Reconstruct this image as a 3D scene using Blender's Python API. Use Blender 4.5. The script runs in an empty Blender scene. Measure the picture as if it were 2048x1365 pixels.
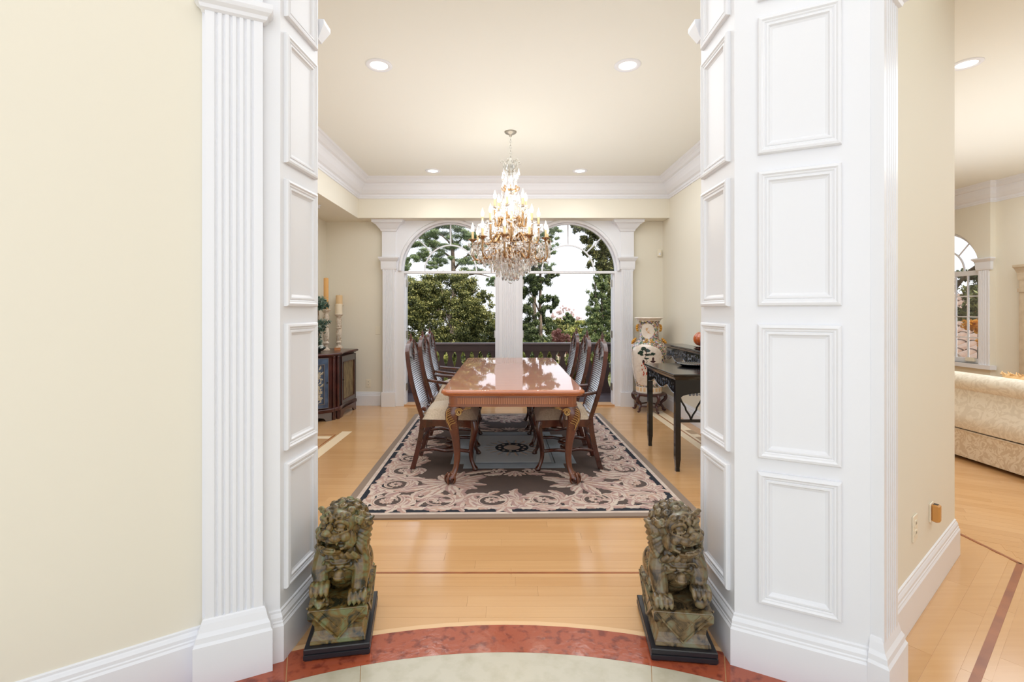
import bpy, math, random
import numpy as np
from math import sin, cos, pi, radians, sqrt, atan2
from mathutils import Vector, Matrix

S = bpy.context.scene
COL = S.collection
random.seed(7)
rng = np.random.default_rng(11)

# ------------------------------------------------------------------ camera
F_PX = 970.0
CAMZ = 1.37
cam_d = bpy.data.cameras.new('camera')
cam_d.sensor_width = 36.0
cam_d.lens = F_PX / 2048 * 36.0
cam_d.shift_x = 12 / 2048
cam_d.shift_y = -60.5 / 2048
cam_d.clip_start = 0.05
cam_d.clip_end = 500
cam = bpy.data.objects.new('camera', cam_d)
cam.location = (0, 0, CAMZ)
cam.rotation_euler = (pi / 2, 0, 0)
COL.objects.link(cam)
S.camera = cam

# ------------------------------------------------------------------ colour management
S.view_settings.view_transform = 'Standard'
S.view_settings.look = 'None'
S.view_settings.exposure = 0.10
S.view_settings.gamma = 1.0
S.view_settings.use_curve_mapping = False
S.cycles.use_denoising = True
S.cycles.max_bounces = 12
S.cycles.diffuse_bounces = 6
S.cycles.glossy_bounces = 4
S.cycles.transmission_bounces = 8
S.cycles.transparent_max_bounces = 12
S.cycles.caustics_reflective = False
S.cycles.caustics_refractive = False
S.cycles.sample_clamp_indirect = 6.0

# ------------------------------------------------------------------ world: hazy white sky, pale blue higher up
W = bpy.data.worlds.new('sky')
S.world = W
W.use_nodes = True
nt = W.node_tree
nt.nodes.clear()
o_ = nt.nodes.new('ShaderNodeOutputWorld')
bg = nt.nodes.new('ShaderNodeBackground')
tc = nt.nodes.new('ShaderNodeTexCoord')
sp = nt.nodes.new('ShaderNodeSeparateXYZ')
cr = nt.nodes.new('ShaderNodeValToRGB')
nt.links.new(tc.outputs['Generated'], sp.inputs[0])
nt.links.new(sp.outputs['Z'], cr.inputs['Fac'])
cr.color_ramp.elements[0].position = 0.0
cr.color_ramp.elements[0].color = (0.93, 0.95, 1.0, 1)
cr.color_ramp.elements[1].position = 0.7
cr.color_ramp.elements[1].color = (0.66, 0.80, 1.0, 1)
nt.links.new(cr.outputs['Color'], bg.inputs['Color'])
bg.inputs['Strength'].default_value = 1.5
nt.links.new(bg.outputs[0], o_.inputs[0])

def add_light(name, typ, loc, energy, color=(1, 1, 1), rot=(0, 0, 0), **kw):
    d = bpy.data.lights.new(name, typ)
    d.energy = energy
    d.color = color
    for k, v in kw.items():
        setattr(d, k, v)
    o = bpy.data.objects.new(name, d)
    o.location = loc
    o.rotation_euler = rot
    COL.objects.link(o)
    return o

# afternoon sun from behind the house on the right
sun = add_light('sun', 'SUN', (6, -6, 20), 4.8, (1.0, 0.93, 0.80), angle=radians(1.0))
sun.rotation_euler = Vector((-0.62, 0.55, -0.62)).to_track_quat('-Z', 'Y').to_euler()
# unseen area lamps added as fill in rotunda, dining room, living room and passage
add_light('rotunda_fill', 'AREA', (0, -0.3, 4.35), 28, (0.94, 0.96, 1.0), shape='DISK', size=3.2)
add_light('rotunda_back_fill', 'AREA', (0, -2.6, 2.6), 5, (0.94, 0.96, 1.0), (radians(68), 0, 0), shape='RECTANGLE', size=4.0, size_y=2.5)  # fill added behind the viewpoint, no fixture there
add_light('dining_fill', 'AREA', (0.1, 4.4, 3.15), 76, (0.86, 0.925, 1.0), shape='RECTANGLE', size=3.4, size_y=3.6)
add_light('living_fill', 'AREA', (5.0, 4.2, 3.15), 98, (0.86, 0.93, 1.0), shape='RECTANGLE', size=3.0, size_y=4.0)
add_light('passage_fill', 'AREA', (2.9, 0.6, 3.1), 22, (0.84, 0.92, 1.0), shape='DISK', size=1.2)  # added to brighten the slanted wall

add_light('dining_up_fill', 'AREA', (0.05, 4.6, 2.15), 24, (0.90, 0.94, 1.0), (pi, 0, 0), shape='RECTANGLE', size=3.2, size_y=3.4)  # unseen upward fill added to brighten the dining ceiling, not part of the chandelier
add_light('living_up_fill', 'AREA', (4.8, 4.5, 2.0), 32, (0.86, 0.93, 1.0), (pi, 0, 0), shape='RECTANGLE', size=3.0, size_y=3.4)  # unseen upward fill added for the living room, no fixture

# ------------------------------------------------------------------ materials
MATS = {}
def srgb(r, g, b):
    def f(c):
        c = c / 255
        return c / 12.92 if c <= 0.04045 else ((c + 0.055) / 1.055) ** 2.4
    return (f(r), f(g), f(b), 1)

def mat(name, col, rough=0.5, metal=0.0, coat=0.0, noise=None, bump=None, spec=0.5, sheen=0.0, stretch=None):
    """noise=(scale, colour2, lo, hi); bump=(scale, strength, distance); stretch=(x,y,z) scale of the noise space"""
    m = bpy.data.materials.new(name)
    m.use_nodes = True
    t = m.node_tree
    b = t.nodes['Principled BSDF']
    b.inputs['Base Color'].default_value = col
    b.inputs['Roughness'].default_value = rough
    b.inputs['Metallic'].default_value = metal
    b.inputs['Coat Weight'].default_value = coat
    b.inputs['Coat Roughness'].default_value = 0.06
    b.inputs['Specular IOR Level'].default_value = spec
    b.inputs['Sheen Weight'].default_value = sheen
    if noise or bump:
        tx = t.nodes.new('ShaderNodeTexCoord')
        mp = t.nodes.new('ShaderNodeMapping')
        t.links.new(tx.outputs['Object'], mp.inputs[0])
        if stretch:
            mp.inputs['Scale'].default_value = stretch
    if noise:
        n = t.nodes.new('ShaderNodeTexNoise')
        n.inputs['Scale'].default_value = noise[0]
        n.inputs['Detail'].default_value = 5
        t.links.new(mp.outputs[0], n.inputs[0])
        r = t.nodes.new('ShaderNodeValToRGB')
        r.color_ramp.elements[0].position = noise[2]
        r.color_ramp.elements[1].position = noise[3]
        r.color_ramp.elements[0].color = col
        r.color_ramp.elements[1].color = noise[1]
        t.links.new(n.outputs[0], r.inputs[0])
        t.links.new(r.outputs[0], b.inputs['Base Color'])
    if bump:
        n2 = t.nodes.new('ShaderNodeTexNoise')
        n2.inputs['Scale'].default_value = bump[0]
        n2.inputs['Detail'].default_value = 3
        t.links.new(mp.outputs[0], n2.inputs[0])
        bp = t.nodes.new('ShaderNodeBump')
        bp.inputs['Strength'].default_value = bump[1]
        bp.inputs['Distance'].default_value = bump[2]
        t.links.new(n2.outputs[0], bp.inputs['Height'])
        t.links.new(bp.outputs[0], b.inputs['Normal'])
    MATS[name] = m
    return m

def emis(name, col, strength):
    m = bpy.data.materials.new(name)
    m.use_nodes = True
    t = m.node_tree
    t.nodes.clear()
    o = t.nodes.new('ShaderNodeOutputMaterial')
    e = t.nodes.new('ShaderNodeEmission')
    e.inputs[0].default_value = col
    e.inputs[1].default_value = strength
    t.links.new(e.outputs[0], o.inputs[0])
    return m

def wood_floor_mat(name, base, dark, rough=0.17):
    """per-board tone comes from the face attribute 'tone'; fine grain from noise stretched along the board attribute direction"""
    m = bpy.data.materials.new(name)
    m.use_nodes = True
    t = m.node_tree
    b = t.nodes['Principled BSDF']
    at = t.nodes.new('ShaderNodeAttribute'); at.attribute_name = 'tone'
    tx = t.nodes.new('ShaderNodeTexCoord')
    mp = t.nodes.new('ShaderNodeMapping'); mp.inputs['Scale'].default_value = (1.2, 26, 1)
    t.links.new(tx.outputs['Object'], mp.inputs[0])
    n = t.nodes.new('ShaderNodeTexNoise'); n.inputs['Scale'].default_value = 1.6; n.inputs['Detail'].default_value = 4
    t.links.new(mp.outputs[0], n.inputs[0])
    mx = t.nodes.new('ShaderNodeMix'); mx.data_type = 'RGBA'
    mx.inputs[6].default_value = base; mx.inputs[7].default_value = dark
    ad = t.nodes.new('ShaderNodeMath'); ad.operation = 'MULTIPLY_ADD'
    t.links.new(n.outputs[0], ad.inputs[0]); ad.inputs[1].default_value = 0.5
    t.links.new(at.outputs['Fac'], ad.inputs[2])
    t.links.new(ad.outputs[0], mx.inputs[0])
    t.links.new(mx.outputs[2], b.inputs['Base Color'])
    b.inputs['Roughness'].default_value = rough
    b.inputs['Specular IOR Level'].default_value = 0.5
    b.inputs['Coat Weight'].default_value = 0.3
    b.inputs['Coat Roughness'].default_value = 0.12
    return m

def glass_pane(name):
    m = bpy.data.materials.new(name)
    m.use_nodes = True
    t = m.node_tree
    t.nodes.clear()
    o = t.nodes.new('ShaderNodeOutputMaterial')
    tr = t.nodes.new('ShaderNodeBsdfTransparent')
    gl = t.nodes.new('ShaderNodeBsdfGlossy'); gl.inputs['Roughness'].default_value = 0.02
    fr = t.nodes.new('ShaderNodeFresnel'); fr.inputs[0].default_value = 1.3
    mx = t.nodes.new('ShaderNodeMixShader')
    t.links.new(fr.outputs[0], mx.inputs[0]); t.links.new(tr.outputs[0], mx.inputs[1]); t.links.new(gl.outputs[0], mx.inputs[2])
    t.links.new(mx.outputs[0], o.inputs[0])
    return m

def crystal_mat(name):
    m = bpy.data.materials.new(name)
    m.use_nodes = True
    t = m.node_tree
    t.nodes.clear()
    o = t.nodes.new('ShaderNodeOutputMaterial')
    gl = t.nodes.new('ShaderNodeBsdfGlass'); gl.inputs['IOR'].default_value = 1.5; gl.inputs['Roughness'].default_value = 0.0
    tr = t.nodes.new('ShaderNodeBsdfTransparent')
    mx = t.nodes.new('ShaderNodeMixShader'); mx.inputs[0].default_value = 0.22
    t.links.new(gl.outputs[0], mx.inputs[1]); t.links.new(tr.outputs[0], mx.inputs[2])
    t.links.new(mx.outputs[0], o.inputs[0])
    return m

M_WALL = mat('cream_wall_paint', srgb(228, 222, 206), 0.75, bump=(180, 0.03, 0.001))
M_CEIL = mat('cream_ceiling_paint', srgb(232, 231, 222), 0.8)
M_WHITE = mat('white_trim_paint', srgb(229, 230, 234), 0.32)
M_PLANK = wood_floor_mat('maple_boards', srgb(218, 174, 124), srgb(194, 146, 96))
M_INLAY = mat('mahogany_inlay', srgb(158, 92, 44), 0.3, noise=(6, srgb(130, 70, 34), 0.4, 0.7), stretch=(1, 1, 1))
M_PALEWOOD = mat('pale_maple_inlay', srgb(248, 226, 192), 0.25)
M_PARQ = mat('brown_parquet_inlay', srgb(176, 144, 108), 0.3)
M_SUBFLOOR = mat('floor_joint', srgb(176, 126, 78), 0.8)
M_RED = mat('red_marble', srgb(164, 80, 52), 0.12, noise=(26, srgb(122, 52, 34), 0.50, 0.66), bump=(40, 0.35, 0.002), coat=0.3)
M_BEIGE = mat('beige_limestone', srgb(190, 183, 164), 0.22, noise=(16, srgb(176, 168, 146), 0.45, 0.75), bump=(60, 0.08, 0.001))
M_MAHOG = mat('polished_mahogany', srgb(118, 66, 38), 0.25, coat=0.6, noise=(3, srgb(84, 42, 24), 0.35, 0.7), stretch=(1, 10, 1))
M_TABLETOP = mat('table_top_veneer', srgb(184, 110, 62), 0.35, spec=0.3, coat=1.0, noise=(3.5, srgb(168, 94, 50), 0.3, 0.75), stretch=(1, 9, 1))
M_APRON = mat('light_mahogany', srgb(158, 96, 60), 0.25, coat=0.5, noise=(3, srgb(136, 78, 46), 0.35, 0.7), stretch=(1, 8, 1))
M_STRIP = mat('curved_maple_strip', srgb(224, 184, 138), 0.25)
M_DGREY = mat('dark_grey_paint', srgb(78, 74, 72), 0.35, coat=0.2)
M_DARKWOOD = mat('dark_cherry_wood', srgb(84, 36, 20), 0.22, coat=0.6, noise=(5, srgb(52, 20, 12), 0.35, 0.7), stretch=(3, 3, 1))
MATS['table_top_veneer'].node_tree.nodes['Principled BSDF'].inputs['Coat Roughness'].default_value = 0.02
M_GILT = mat('gilt_carving', srgb(196, 160, 100), 0.4, metal=0.5)
M_SLAT = mat('glare_tinted_lacquer', srgb(176, 178, 184), 0.28, metal=0.6, coat=0.5)  # window glare on dark lacquer slats put into the pale base colour
M_SEAT = mat('beige_chenille', srgb(206, 188, 164), 0.85, noise=(90, srgb(188, 168, 142), 0.4, 0.65), bump=(220, 0.3, 0.001), sheen=0.3)
M_LACQ = mat('black_lacquer', srgb(16, 16, 19), 0.15, coat=0.35, spec=0.4)
M_BLACKWOOD = mat('black_painted_wood', srgb(26, 26, 32), 0.35, coat=0.2)
M_BRASSG = mat('antique_gold_metal', srgb(190, 152, 108), 0.3, metal=0.85, noise=(60, srgb(128, 98, 66), 0.4, 0.65))
M_SILVERG = mat('antique_champagne_metal', srgb(168, 162, 150), 0.35, metal=0.8)
M_SLEEVE = mat('candle_sleeve', srgb(216, 184, 132), 0.5)
M_CRYSTAL = crystal_mat('crystal')
M_PANE = glass_pane('window_glass')
M_BULB = emis('flame_bulb', (1.0, 0.86, 0.62, 1), 4.5)
M_LENS = emis('downlight_lens', (1.0, 0.95, 0.84, 1), 4.0)
M_PLASTIC = mat('ivory_plastic', srgb(232, 224, 204), 0.35)
M_DARKPL = mat('dark_slot', srgb(30, 26, 24), 0.6)
M_STEEL = mat('satin_nickel', srgb(190, 188, 184), 0.3, metal=0.9)

# ------------------------------------------------------------------ mesh builder
class MB:
    def __init__(s):
        s.v = []; s.f = []; s.t = []; s.mi = []; s.cm = 0; s.M = None
    def n(s): return len(s.v)
    def add(s, vs, fs, tone=0.0):
        b = len(s.v)
        if s.M is not None:
            vs = [tuple(s.M @ Vector(v)) for v in vs]
        s.v.extend([tuple(v) for v in vs])
        for f in fs:
            s.f.append(tuple(i + b for i in f))
        s.t.extend([tone] * len(fs)); s.mi.extend([s.cm] * len(fs))
        return s
    def box(s, x0, y0, z0, x1, y1, z1, tone=0.0):
        vs = [(x0,y0,z0),(x1,y0,z0),(x1,y1,z0),(x0,y1,z0),(x0,y0,z1),(x1,y0,z1),(x1,y1,z1),(x0,y1,z1)]
        return s.add(vs, [(0,3,2,1),(4,5,6,7),(0,1,5,4),(1,2,6,5),(2,3,7,6),(3,0,4,7)], tone)
    def cbox(s, x0, y0, z0, x1, y1, z1, c=0.004, tone=0.0):
        """box with chamfered vertical and top/bottom edges"""
        P = []
        for z, k in ((z0, c), (z0 + c, 0), (z1 - c, 0), (z1, c)):
            a0, a1, b0, b1 = x0 + k, x1 - k, y0 + k, y1 - k
            P.append([(a0 + c, b0, z), (a1 - c, b0, z), (a1, b0 + c, z), (a1, b1 - c, z), (a1 - c, b1, z), (a0 + c, b1, z), (a0, b1 - c, z), (a0, b0 + c, z)])
        return s.loft(P, True, True, tone)
    def prism(s, poly, z0, z1, tone=0.0):
        n = len(poly)
        a = sum(poly[i][0]*poly[(i+1)%n][1]-poly[(i+1)%n][0]*poly[i][1] for i in range(n))
        if a < 0: poly = poly[::-1]
        vs = [(p[0], p[1], z0) for p in poly] + [(p[0], p[1], z1) for p in poly]
        fs = [tuple(range(n - 1, -1, -1)), tuple(range(n, 2 * n))]
        fs += [(i, (i + 1) % n, n + (i + 1) % n, n + i) for i in range(n)]
        return s.add(vs, fs, tone)
    def loft(s, rings, cap0=True, cap1=True, tone=0.0, closed=True):
        n = len(rings[0])
        vs = [p for r in rings for p in r]
        fs = []
        m = n if closed else n - 1
        for k in range(len(rings) - 1):
            for i in range(m):
                j = (i + 1) % n
                fs.append((k*n+i, k*n+j, (k+1)*n+j, (k+1)*n+i))
        if cap0: fs.append(tuple(range(n - 1, -1, -1)))
        if cap1: fs.append(tuple((len(rings)-1)*n + i for i in range(n)))
        return s.add(vs, fs, tone)
    def lathe(s, prof, n=24, c=(0, 0, 0), caps=True, wob=None):
        rings = []
        for r, z in prof:
            ring = []
            for i in range(n):
                a = 2 * pi * i / n
                rr = r * (wob(a, z) if wob else 1)
                ring.append((c[0] + rr * cos(a), c[1] + rr * sin(a), c[2] + z))
            rings.append(ring)
        return s.loft(rings, caps, caps)
    def tube(s, pts, rad, n=8, caps=True, flat=1.0):
        pts = [Vector(p) for p in pts]
        if not hasattr(rad, '__len__'): rad = [rad] * len(pts)
        T = []
        for i in range(len(pts)):
            a = pts[max(i-1, 0)]; b = pts[min(i+1, len(pts)-1)]
            d = (b - a)
            T.append(d.normalized() if d.length > 1e-9 else Vector((0, 0, 1)))
        up = Vector((0, 0, 1)) if abs(T[0].z) < 0.9 else Vector((1, 0, 0))
        N = (up - T[0] * up.dot(T[0])).normalized()
        rings = []
        for i, p in enumerate(pts):
            if i:
                N = (N - T[i] * N.dot(T[i]))
                N = N.normalized() if N.length > 1e-6 else T[i].orthogonal().normalized()
            B = T[i].cross(N)
            rings.append([tuple(p + (N * cos(2*pi*k/n) + B * sin(2*pi*k/n) * flat) * rad[i]) for k in range(n)])
        return s.loft(rings, caps, caps)
    def ell(s, c, r, R=None, nu=12, nv=8):
        rings = []
        for j in range(1, nv):
            ph = -pi/2 + pi * j / nv
            rings.append([(cos(ph)*cos(2*pi*i/nu), cos(ph)*sin(2*pi*i/nu), sin(ph)) for i in range(nu)])
        vs = [(0, 0, -1)] + [p for q in rings for p in q] + [(0, 0, 1)]
        fs = []
        for i in range(nu):
            fs.append((0, 1 + (i+1) % nu, 1 + i))
            e = 1 + (nv-2)*nu
            fs.append((len(vs)-1, e + i, e + (i+1) % nu))
        for k in range(nv-2):
            for i in range(nu):
                j = (i+1) % nu
                fs.append((1+k*nu+i, 1+k*nu+j, 1+(k+1)*nu+j, 1+(k+1)*nu+i))
        out = []
        for v in vs:
            q = Vector((v[0]*r[0], v[1]*r[1], v[2]*r[2]))
            if R is not None: q = R @ q
            out.append((q.x + c[0], q.y + c[1], q.z + c[2]))
        return s.add(out, fs)
    def sweep(s, path, prof, closed=False):
        """prof: list of (out, z); out is measured to the RIGHT of the walking direction; mitred"""
        P = [Vector((p[0], p[1])) for p in path]
        n = len(P)
        rings = []
        for i in range(n):
            if closed or 0 < i < n - 1:
                a = (P[i] - P[i-1]).normalized(); b = (P[(i+1) % n] - P[i]).normalized()
            elif i == 0:
                a = b = (P[1] - P[0]).normalized()
            else:
                a = b = (P[-1] - P[-2]).normalized()
            na = Vector((a.y, -a.x)); nb = Vector((b.y, -b.x))
            m = (na + nb)
            m = m / max(m.length_squared / 2, 0.2)
            rings.append([(P[i].x + m.x * o, P[i].y + m.y * o, z) for o, z in prof])
        if closed: rings.append(rings[0])
        return s.loft(rings, not closed, not closed)
    def build(s, name, m, parent=None, smooth=False, loc=None, kind=None, label=None, bevel=None, autos=False):
        me = bpy.data.meshes.new(name)
        me.from_pydata(s.v, [], s.f)
        if any(s.t):
            a = me.attributes.new('tone', 'FLOAT', 'FACE')
            a.data.foreach_set('value', s.t)
        ms = m if isinstance(m, (list, tuple)) else [m]
        for q in ms: me.materials.append(q)
        if len(ms) > 1:
            me.polygons.foreach_set('material_index', s.mi)
        if smooth:
            me.polygons.foreach_set('use_smooth', [True] * len(me.polygons))
        me.update()
        if autos:
            me.set_sharp_from_angle(angle=radians(38))
        o = bpy.data.objects.new(name, me)
        COL.objects.link(o)
        if loc is not None: o.location = loc
        if parent is not None: o.parent = parent
        if kind: o['kind'] = kind
        if label: o['label'] = label
        if bevel:
            b = o.modifiers.new('bevel', 'BEVEL'); b.width = bevel; b.segments = 2; b.limit_method = 'ANGLE'
        return o

def B(f):
    """MB filled by f"""
    m = MB(); f(m); return m

def thing(name, label, cat, loc=(0, 0, 0), rz=0, group=None):
    o = bpy.data.objects.new(name, None)
    o.empty_display_size = 0.1
    COL.objects.link(o)
    o.location = loc; o.rotation_euler = (0, 0, rz)
    o['label'] = label; o['category'] = cat
    if group: o['group'] = group
    return o

def tag(o, label, cat, group=None):
    o['label'] = label; o['category'] = cat
    if group: o['group'] = group
    return o

def struct(name, label=None):
    o = bpy.data.objects.new(name, None); COL.objects.link(o)
    o['kind'] = 'structure'
    if label: o['label'] = label
    return o

def copy_tree(o, parent=None):
    c = o.copy(); COL.objects.link(c)
    if parent is not None: c.parent = parent
    for ch in list(o.children): copy_tree(ch, c)
    return c

def rot2(p, a):
    return (p[0]*cos(a) - p[1]*sin(a), p[0]*sin(a) + p[1]*cos(a))

def frame_M(origin, u, z=(0, 0, 1)):
    """matrix whose x axis is u (horizontal), z is up, y = z cross x"""
    u = Vector((u[0], u[1], 0)).normalized(); k = Vector((0, 0, 1)); v = k.cross(u)
    M = Matrix((( u.x, v.x, 0, origin[0]), (u.y, v.y, 0, origin[1]), (0, 0, 1, origin[2] if len(origin) > 2 else 0), (0, 0, 0, 1)))
    return M

def spline(pts, n=6):
    """Catmull-Rom through pts"""
    P = [Vector(p) for p in pts]
    out = []
    for i in range(len(P) - 1):
        p0 = P[max(i-1, 0)]; p1 = P[i]; p2 = P[i+1]; p3 = P[min(i+2, len(P)-1)]
        for k in range(n):
            t = k / n
            out.append(0.5 * ((2*p1) + (p2-p0)*t + (2*p0-5*p1+4*p2-p3)*t*t + (3*p1-p0-3*p2+p3)*t**3))
    out.append(P[-1])
    return out

def lerp_list(L, n=6):
    q = spline([(a, 0, 0) for a in L], n)
    return [v.x for v in q]
# =================================================================== FLOOR
ZC = 3.19           # ceiling height
floor = MB().box(-4, -3.2, -0.10, 8.6, 7.25, -0.008).build('floor', M_SUBFLOOR, kind='structure')
MB().box(1.25, 1.0, -0.0079, 6.99, 6.95, -0.0012, 0.25).build('board_underlay', M_PLANK, floor)

RING_C = (0.0, -0.22); R_IN = 2.16; R_OUT = 2.33
def board_run(x0, x1, y, w, near_objs, mb, M=None, lmin=0.7, lmax=1.6, clip=None):
    x = x0 - random.random() * 0.8
    while x < x1:
        L = random.uniform(lmin, lmax)
        a, b = max(x, x0), min(x + L, x1)
        x += L
        if b - a < 0.02: continue
        tone = random.uniform(0.05, 0.38)
        g = 0.0004
        if clip:
            r = clip(a, b, y, w)
            if r is None: continue
            a, b = r
        if near_objs:
            m = MB(); m.M = M
            m.box(a + g, y + g, -0.008, b - g, y + w - g, 0.0, tone)
            m.build('plank', M_PLANK, floor)
        else:
            mb.M = M
            mb.box(a + g, y + g, -0.008, b - g, y + w - g, 0.0, tone)

W_B = 0.0826
# near boards across the opening, each one its own part
y = 1.75
row = 0
while y < 3.22:
    hw = 0.90 if y < 2.2 else 1.02
    if y > 2.53 and y < 2.56:
        pass
    board_run(-hw, hw, y, W_B, True, None)
    if y < 2.2:
        pass
    y += W_B
y_far = y
far = MB()
while y < 7.02:
    board_run(-2.6, 2.26 if y > 2.7 else (y - 1.762)/0.79 + 1.27, y, W_B, False, far, lmin=0.5, lmax=1.5)
    y += W_B
yy = y_far - W_B
while yy > 2.1:
    board_run(-2.6, -1.021, yy, W_B, False, far); board_run(1.021, min(2.26, (yy - 1.762)/0.79 + 1.27), yy, W_B, False, far)
    yy -= W_B
o = far.build('plank_field', M_PLANK, floor, kind='stuff')

# red and beige marble rosette of the rotunda, wedge by wedge
def wedge(r0, r1, a0, a1, z, n=14, g=0.001):
    P = []
    for i in range(n + 1):
        a = a0 + (a1 - a0) * i / n
        P.append((RING_C[0] + r1 * sin(a), RING_C[1] + r1 * cos(a)))
    for i in range(n, -1, -1):
        a = a0 + (a1 - a0) * i / n
        P.append((RING_C[0] + r0 * sin(a), RING_C[1] + r0 * cos(a)))
    return MB().prism(P, -0.007, z)
g = 0.0009
for a0, a1 in ((-66, -22), (-22, 22), (22, 66), (66, 110), (-110, -66)):
    wedge(R_IN + 0.001, R_OUT, radians(a0) + g, radians(a1) - g, 0.003).build('marble_tile', M_RED, floor, label='red marble border tile')
    wedge(R_OUT, R_OUT + 0.028, radians(a0), radians(a1), 0.0022).build('curved_wood_strip', M_STRIP, floor)
for a0, a1 in ((-75, -45), (-45, -15), (-15, 15), (15, 45), (45, 75), (75, 105), (-105, -75)):
    wedge(1.25, R_IN, radians(a0) + g*.6, radians(a1) - g*.6, 0.003).build('limestone_tile', M_BEIGE, floor, label='beige limestone tile')
wedge(0.0, 1.249, -pi, pi, 0.003, 60).build('limestone_tile', M_BEIGE, floor, label='beige round centre tile')
MB().box(-3.6, -3.2, -0.007, 2.9, 1.3, 0.0015).build('limestone_surround', M_BEIGE, floor)

# dark inlay line across the opening, pale and dark border strips in the dining room
MB().box(-0.93, 2.527, -0.006, 0.93, 2.542, 0.0008).build('inlay_strip', M_INLAY, floor)
def strip(p, q, w, m, name='inlay_strip', z=0.0008):
    p = Vector(p); q = Vector(q); d = (q - p).normalized(); nrm = Vector((-d.y, d.x)) * w / 2
    MB().prism([tuple(p + nrm), tuple(p - nrm), tuple(q - nrm), tuple(q + nrm)], -0.006, z).build(name, m, floor)
# right-hand border band
strip((1.955, 3.2), (1.955, 6.62), 0.085, M_PALEWOOD, 'pale_strip')
strip((2.075, 3.2), (2.075, 6.62), 0.11, M_PALEWOOD, 'pale_strip')
strip((2.008, 3.2), (2.008, 6.72), 0.011, M_INLAY)
for k in range(4):
    MB().box(2.05, 5.38 - k*0.30, -0.006, 2.14, 5.56 - k*0.30, 0.0014).build('parquet_block', M_PARQ, floor)
# left-hand border corner
strip((-1.80, 3.2), (-1.80, 5.50), 0.11, M_PALEWOOD, 'pale_strip')
strip((-1.885, 3.2), (-1.885, 5.36), 0.012, M_INLAY)
strip((-1.88, 5.36), (-2.58, 5.36), 0.012, M_INLAY)
strip((-1.90, 5.24), (-2.58, 5.24), 0.10, M_PALEWOOD, 'pale_strip')

# floor of the passage and the living room on the right: boards follow the slanted wall
UW = Vector((cos(radians(38.3)), sin(radians(38.3)))); NW = Vector((UW.y, -UW.x))
def MF(o, u): return frame_M(o, u)
org = (1.30, 1.70)
M1 = MF(org, UW)
mbx = MB()
def in_A(px, py):
    return px < 2.775 + 0.0 * py
# region A: band between wall and wide strip (local y from 0 down to -0.36)
for r in range(5):
    yv = -0.085 * (r + 1) + 0.02
    x = -0.9
    while x < 2.3:
        L = random.uniform(0.5, 1.1); a, b = x, min(x + L, 1.92 - 0.0)
        if b <= a: break
        m = MB(); m.M = M1
        # trim against the line x=2.78
        ua, ub = a, b
        # world x of a point: org.x + u*cos + ...  keep the board short of the line
        lim = (2.772 - org[0] - (yv + 0.0425) * -UW.y) / UW.x
        ub = min(ub, lim)
        if ub - ua > 0.03:
            m.box(ua + 0.0006, yv + 0.0006, -0.008, ub - 0.0006, yv + 0.0844, 0.0, random.uniform(0.05, 0.45))
            m.build('plank', M_PLANK, floor)
        x += L
# wide dark strip and thin line that closes the band
SA = Vector((2.788, 2.626)); SB = SA - UW * 1.9
strip(tuple(SB), tuple(SA + UW * 0.0), 0.030, M_INLAY, z=0.0016)
strip((2.785, 2.62), (2.785, 7.0), 0.018, M_INLAY, z=0.0016)
# region B: field boards running obliquely
U2 = Vector((cos(radians(-33)), sin(radians(-33))))
M2 = MF((2.8, 3.6), U2)
fieldB = MB()
for r in range(-52, 46):
    yv = r * 0.0826
    x = -4.2 - random.random()
    while x < 6.2:
        L = random.uniform(0.6, 1.5)
        a, b = x, x + L
        x += L
        c0 = M2 @ Vector((a, yv, 0)); c1 = M2 @ Vector((b, yv + 0.08, 0))
        def ok(c):
            if c.y > 7.0 or c.x > 7.0 : return False
            # right of the wide strip / right of the thin line
            d = (Vector((c.x, c.y)) - SA)
            side = d.dot(NW)
            if c.y < 2.63: return side > 0.02 and c.y > -1.5
            return c.x > 2.80
        # cut the board to the valid part
        k0 = a
        step = 0.04
        run = None
        q = a
        while q <= b:
            c = M2 @ Vector((q, yv + 0.04, 0))
            if ok(c):
                if run is None: run = [q, q]
                run[1] = q
            q += step
        if run and run[1] - run[0] > 0.05:
            fieldB.M = M2
            fieldB.box(run[0] + .0006, yv + .0006, -0.008, min(run[1] + step, b) - .0006, yv + .0820, -0.0002, random.uniform(0.05, 0.5))
fieldB.build('plank_field', M_PLANK, floor, kind='stuff')

# =================================================================== CEILING
ceil = MB().box(-2.75, 2.25, ZC, 8.6, 7.25, ZC + 0.1).build('ceiling', M_CEIL, kind='structure')
MB().box(-4.2, -3.4, 4.45, 4.0, 2.4, 4.55).build('ceiling_rotunda', M_CEIL, kind='structure')
MB().box(2.5, -1.6, ZC, 8.6, 2.25, ZC + 0.1).build('ceiling_living', M_CEIL, kind='structure')

# =================================================================== WALLS
wall_left = MB().box(-2.75, 2.22, 0, -2.60, 7.17, ZC).build('wall_left', M_WALL, kind='structure')
# header over the buffet niche and beam over the doors
MB().box(-2.60, 2.36, 2.655, -2.05, 7.02, ZC).build('soffit', M_WALL, wall_left)
wall_right = MB().box(2.27, 2.95, 0, 2.53, 7.17, ZC).build('wall_right', M_WALL, kind='structure')
YB = 7.02
wall_back = MB()
wall_back.box(-2.75, YB, 0, -1.54, YB + 0.15, ZC); wall_back.box(1.63, YB, 0, 2.53, YB + 0.15, ZC)
wall_back.box(-1.54, YB, 2.66, 1.63, YB + 0.15, ZC)
wall_back = wall_back.build('wall_back', M_WALL, kind='structure')
MB().box(-2.05, 6.73, 2.66, 2.27, YB, ZC).build('beam', M_WALL, wall_back)

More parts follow.
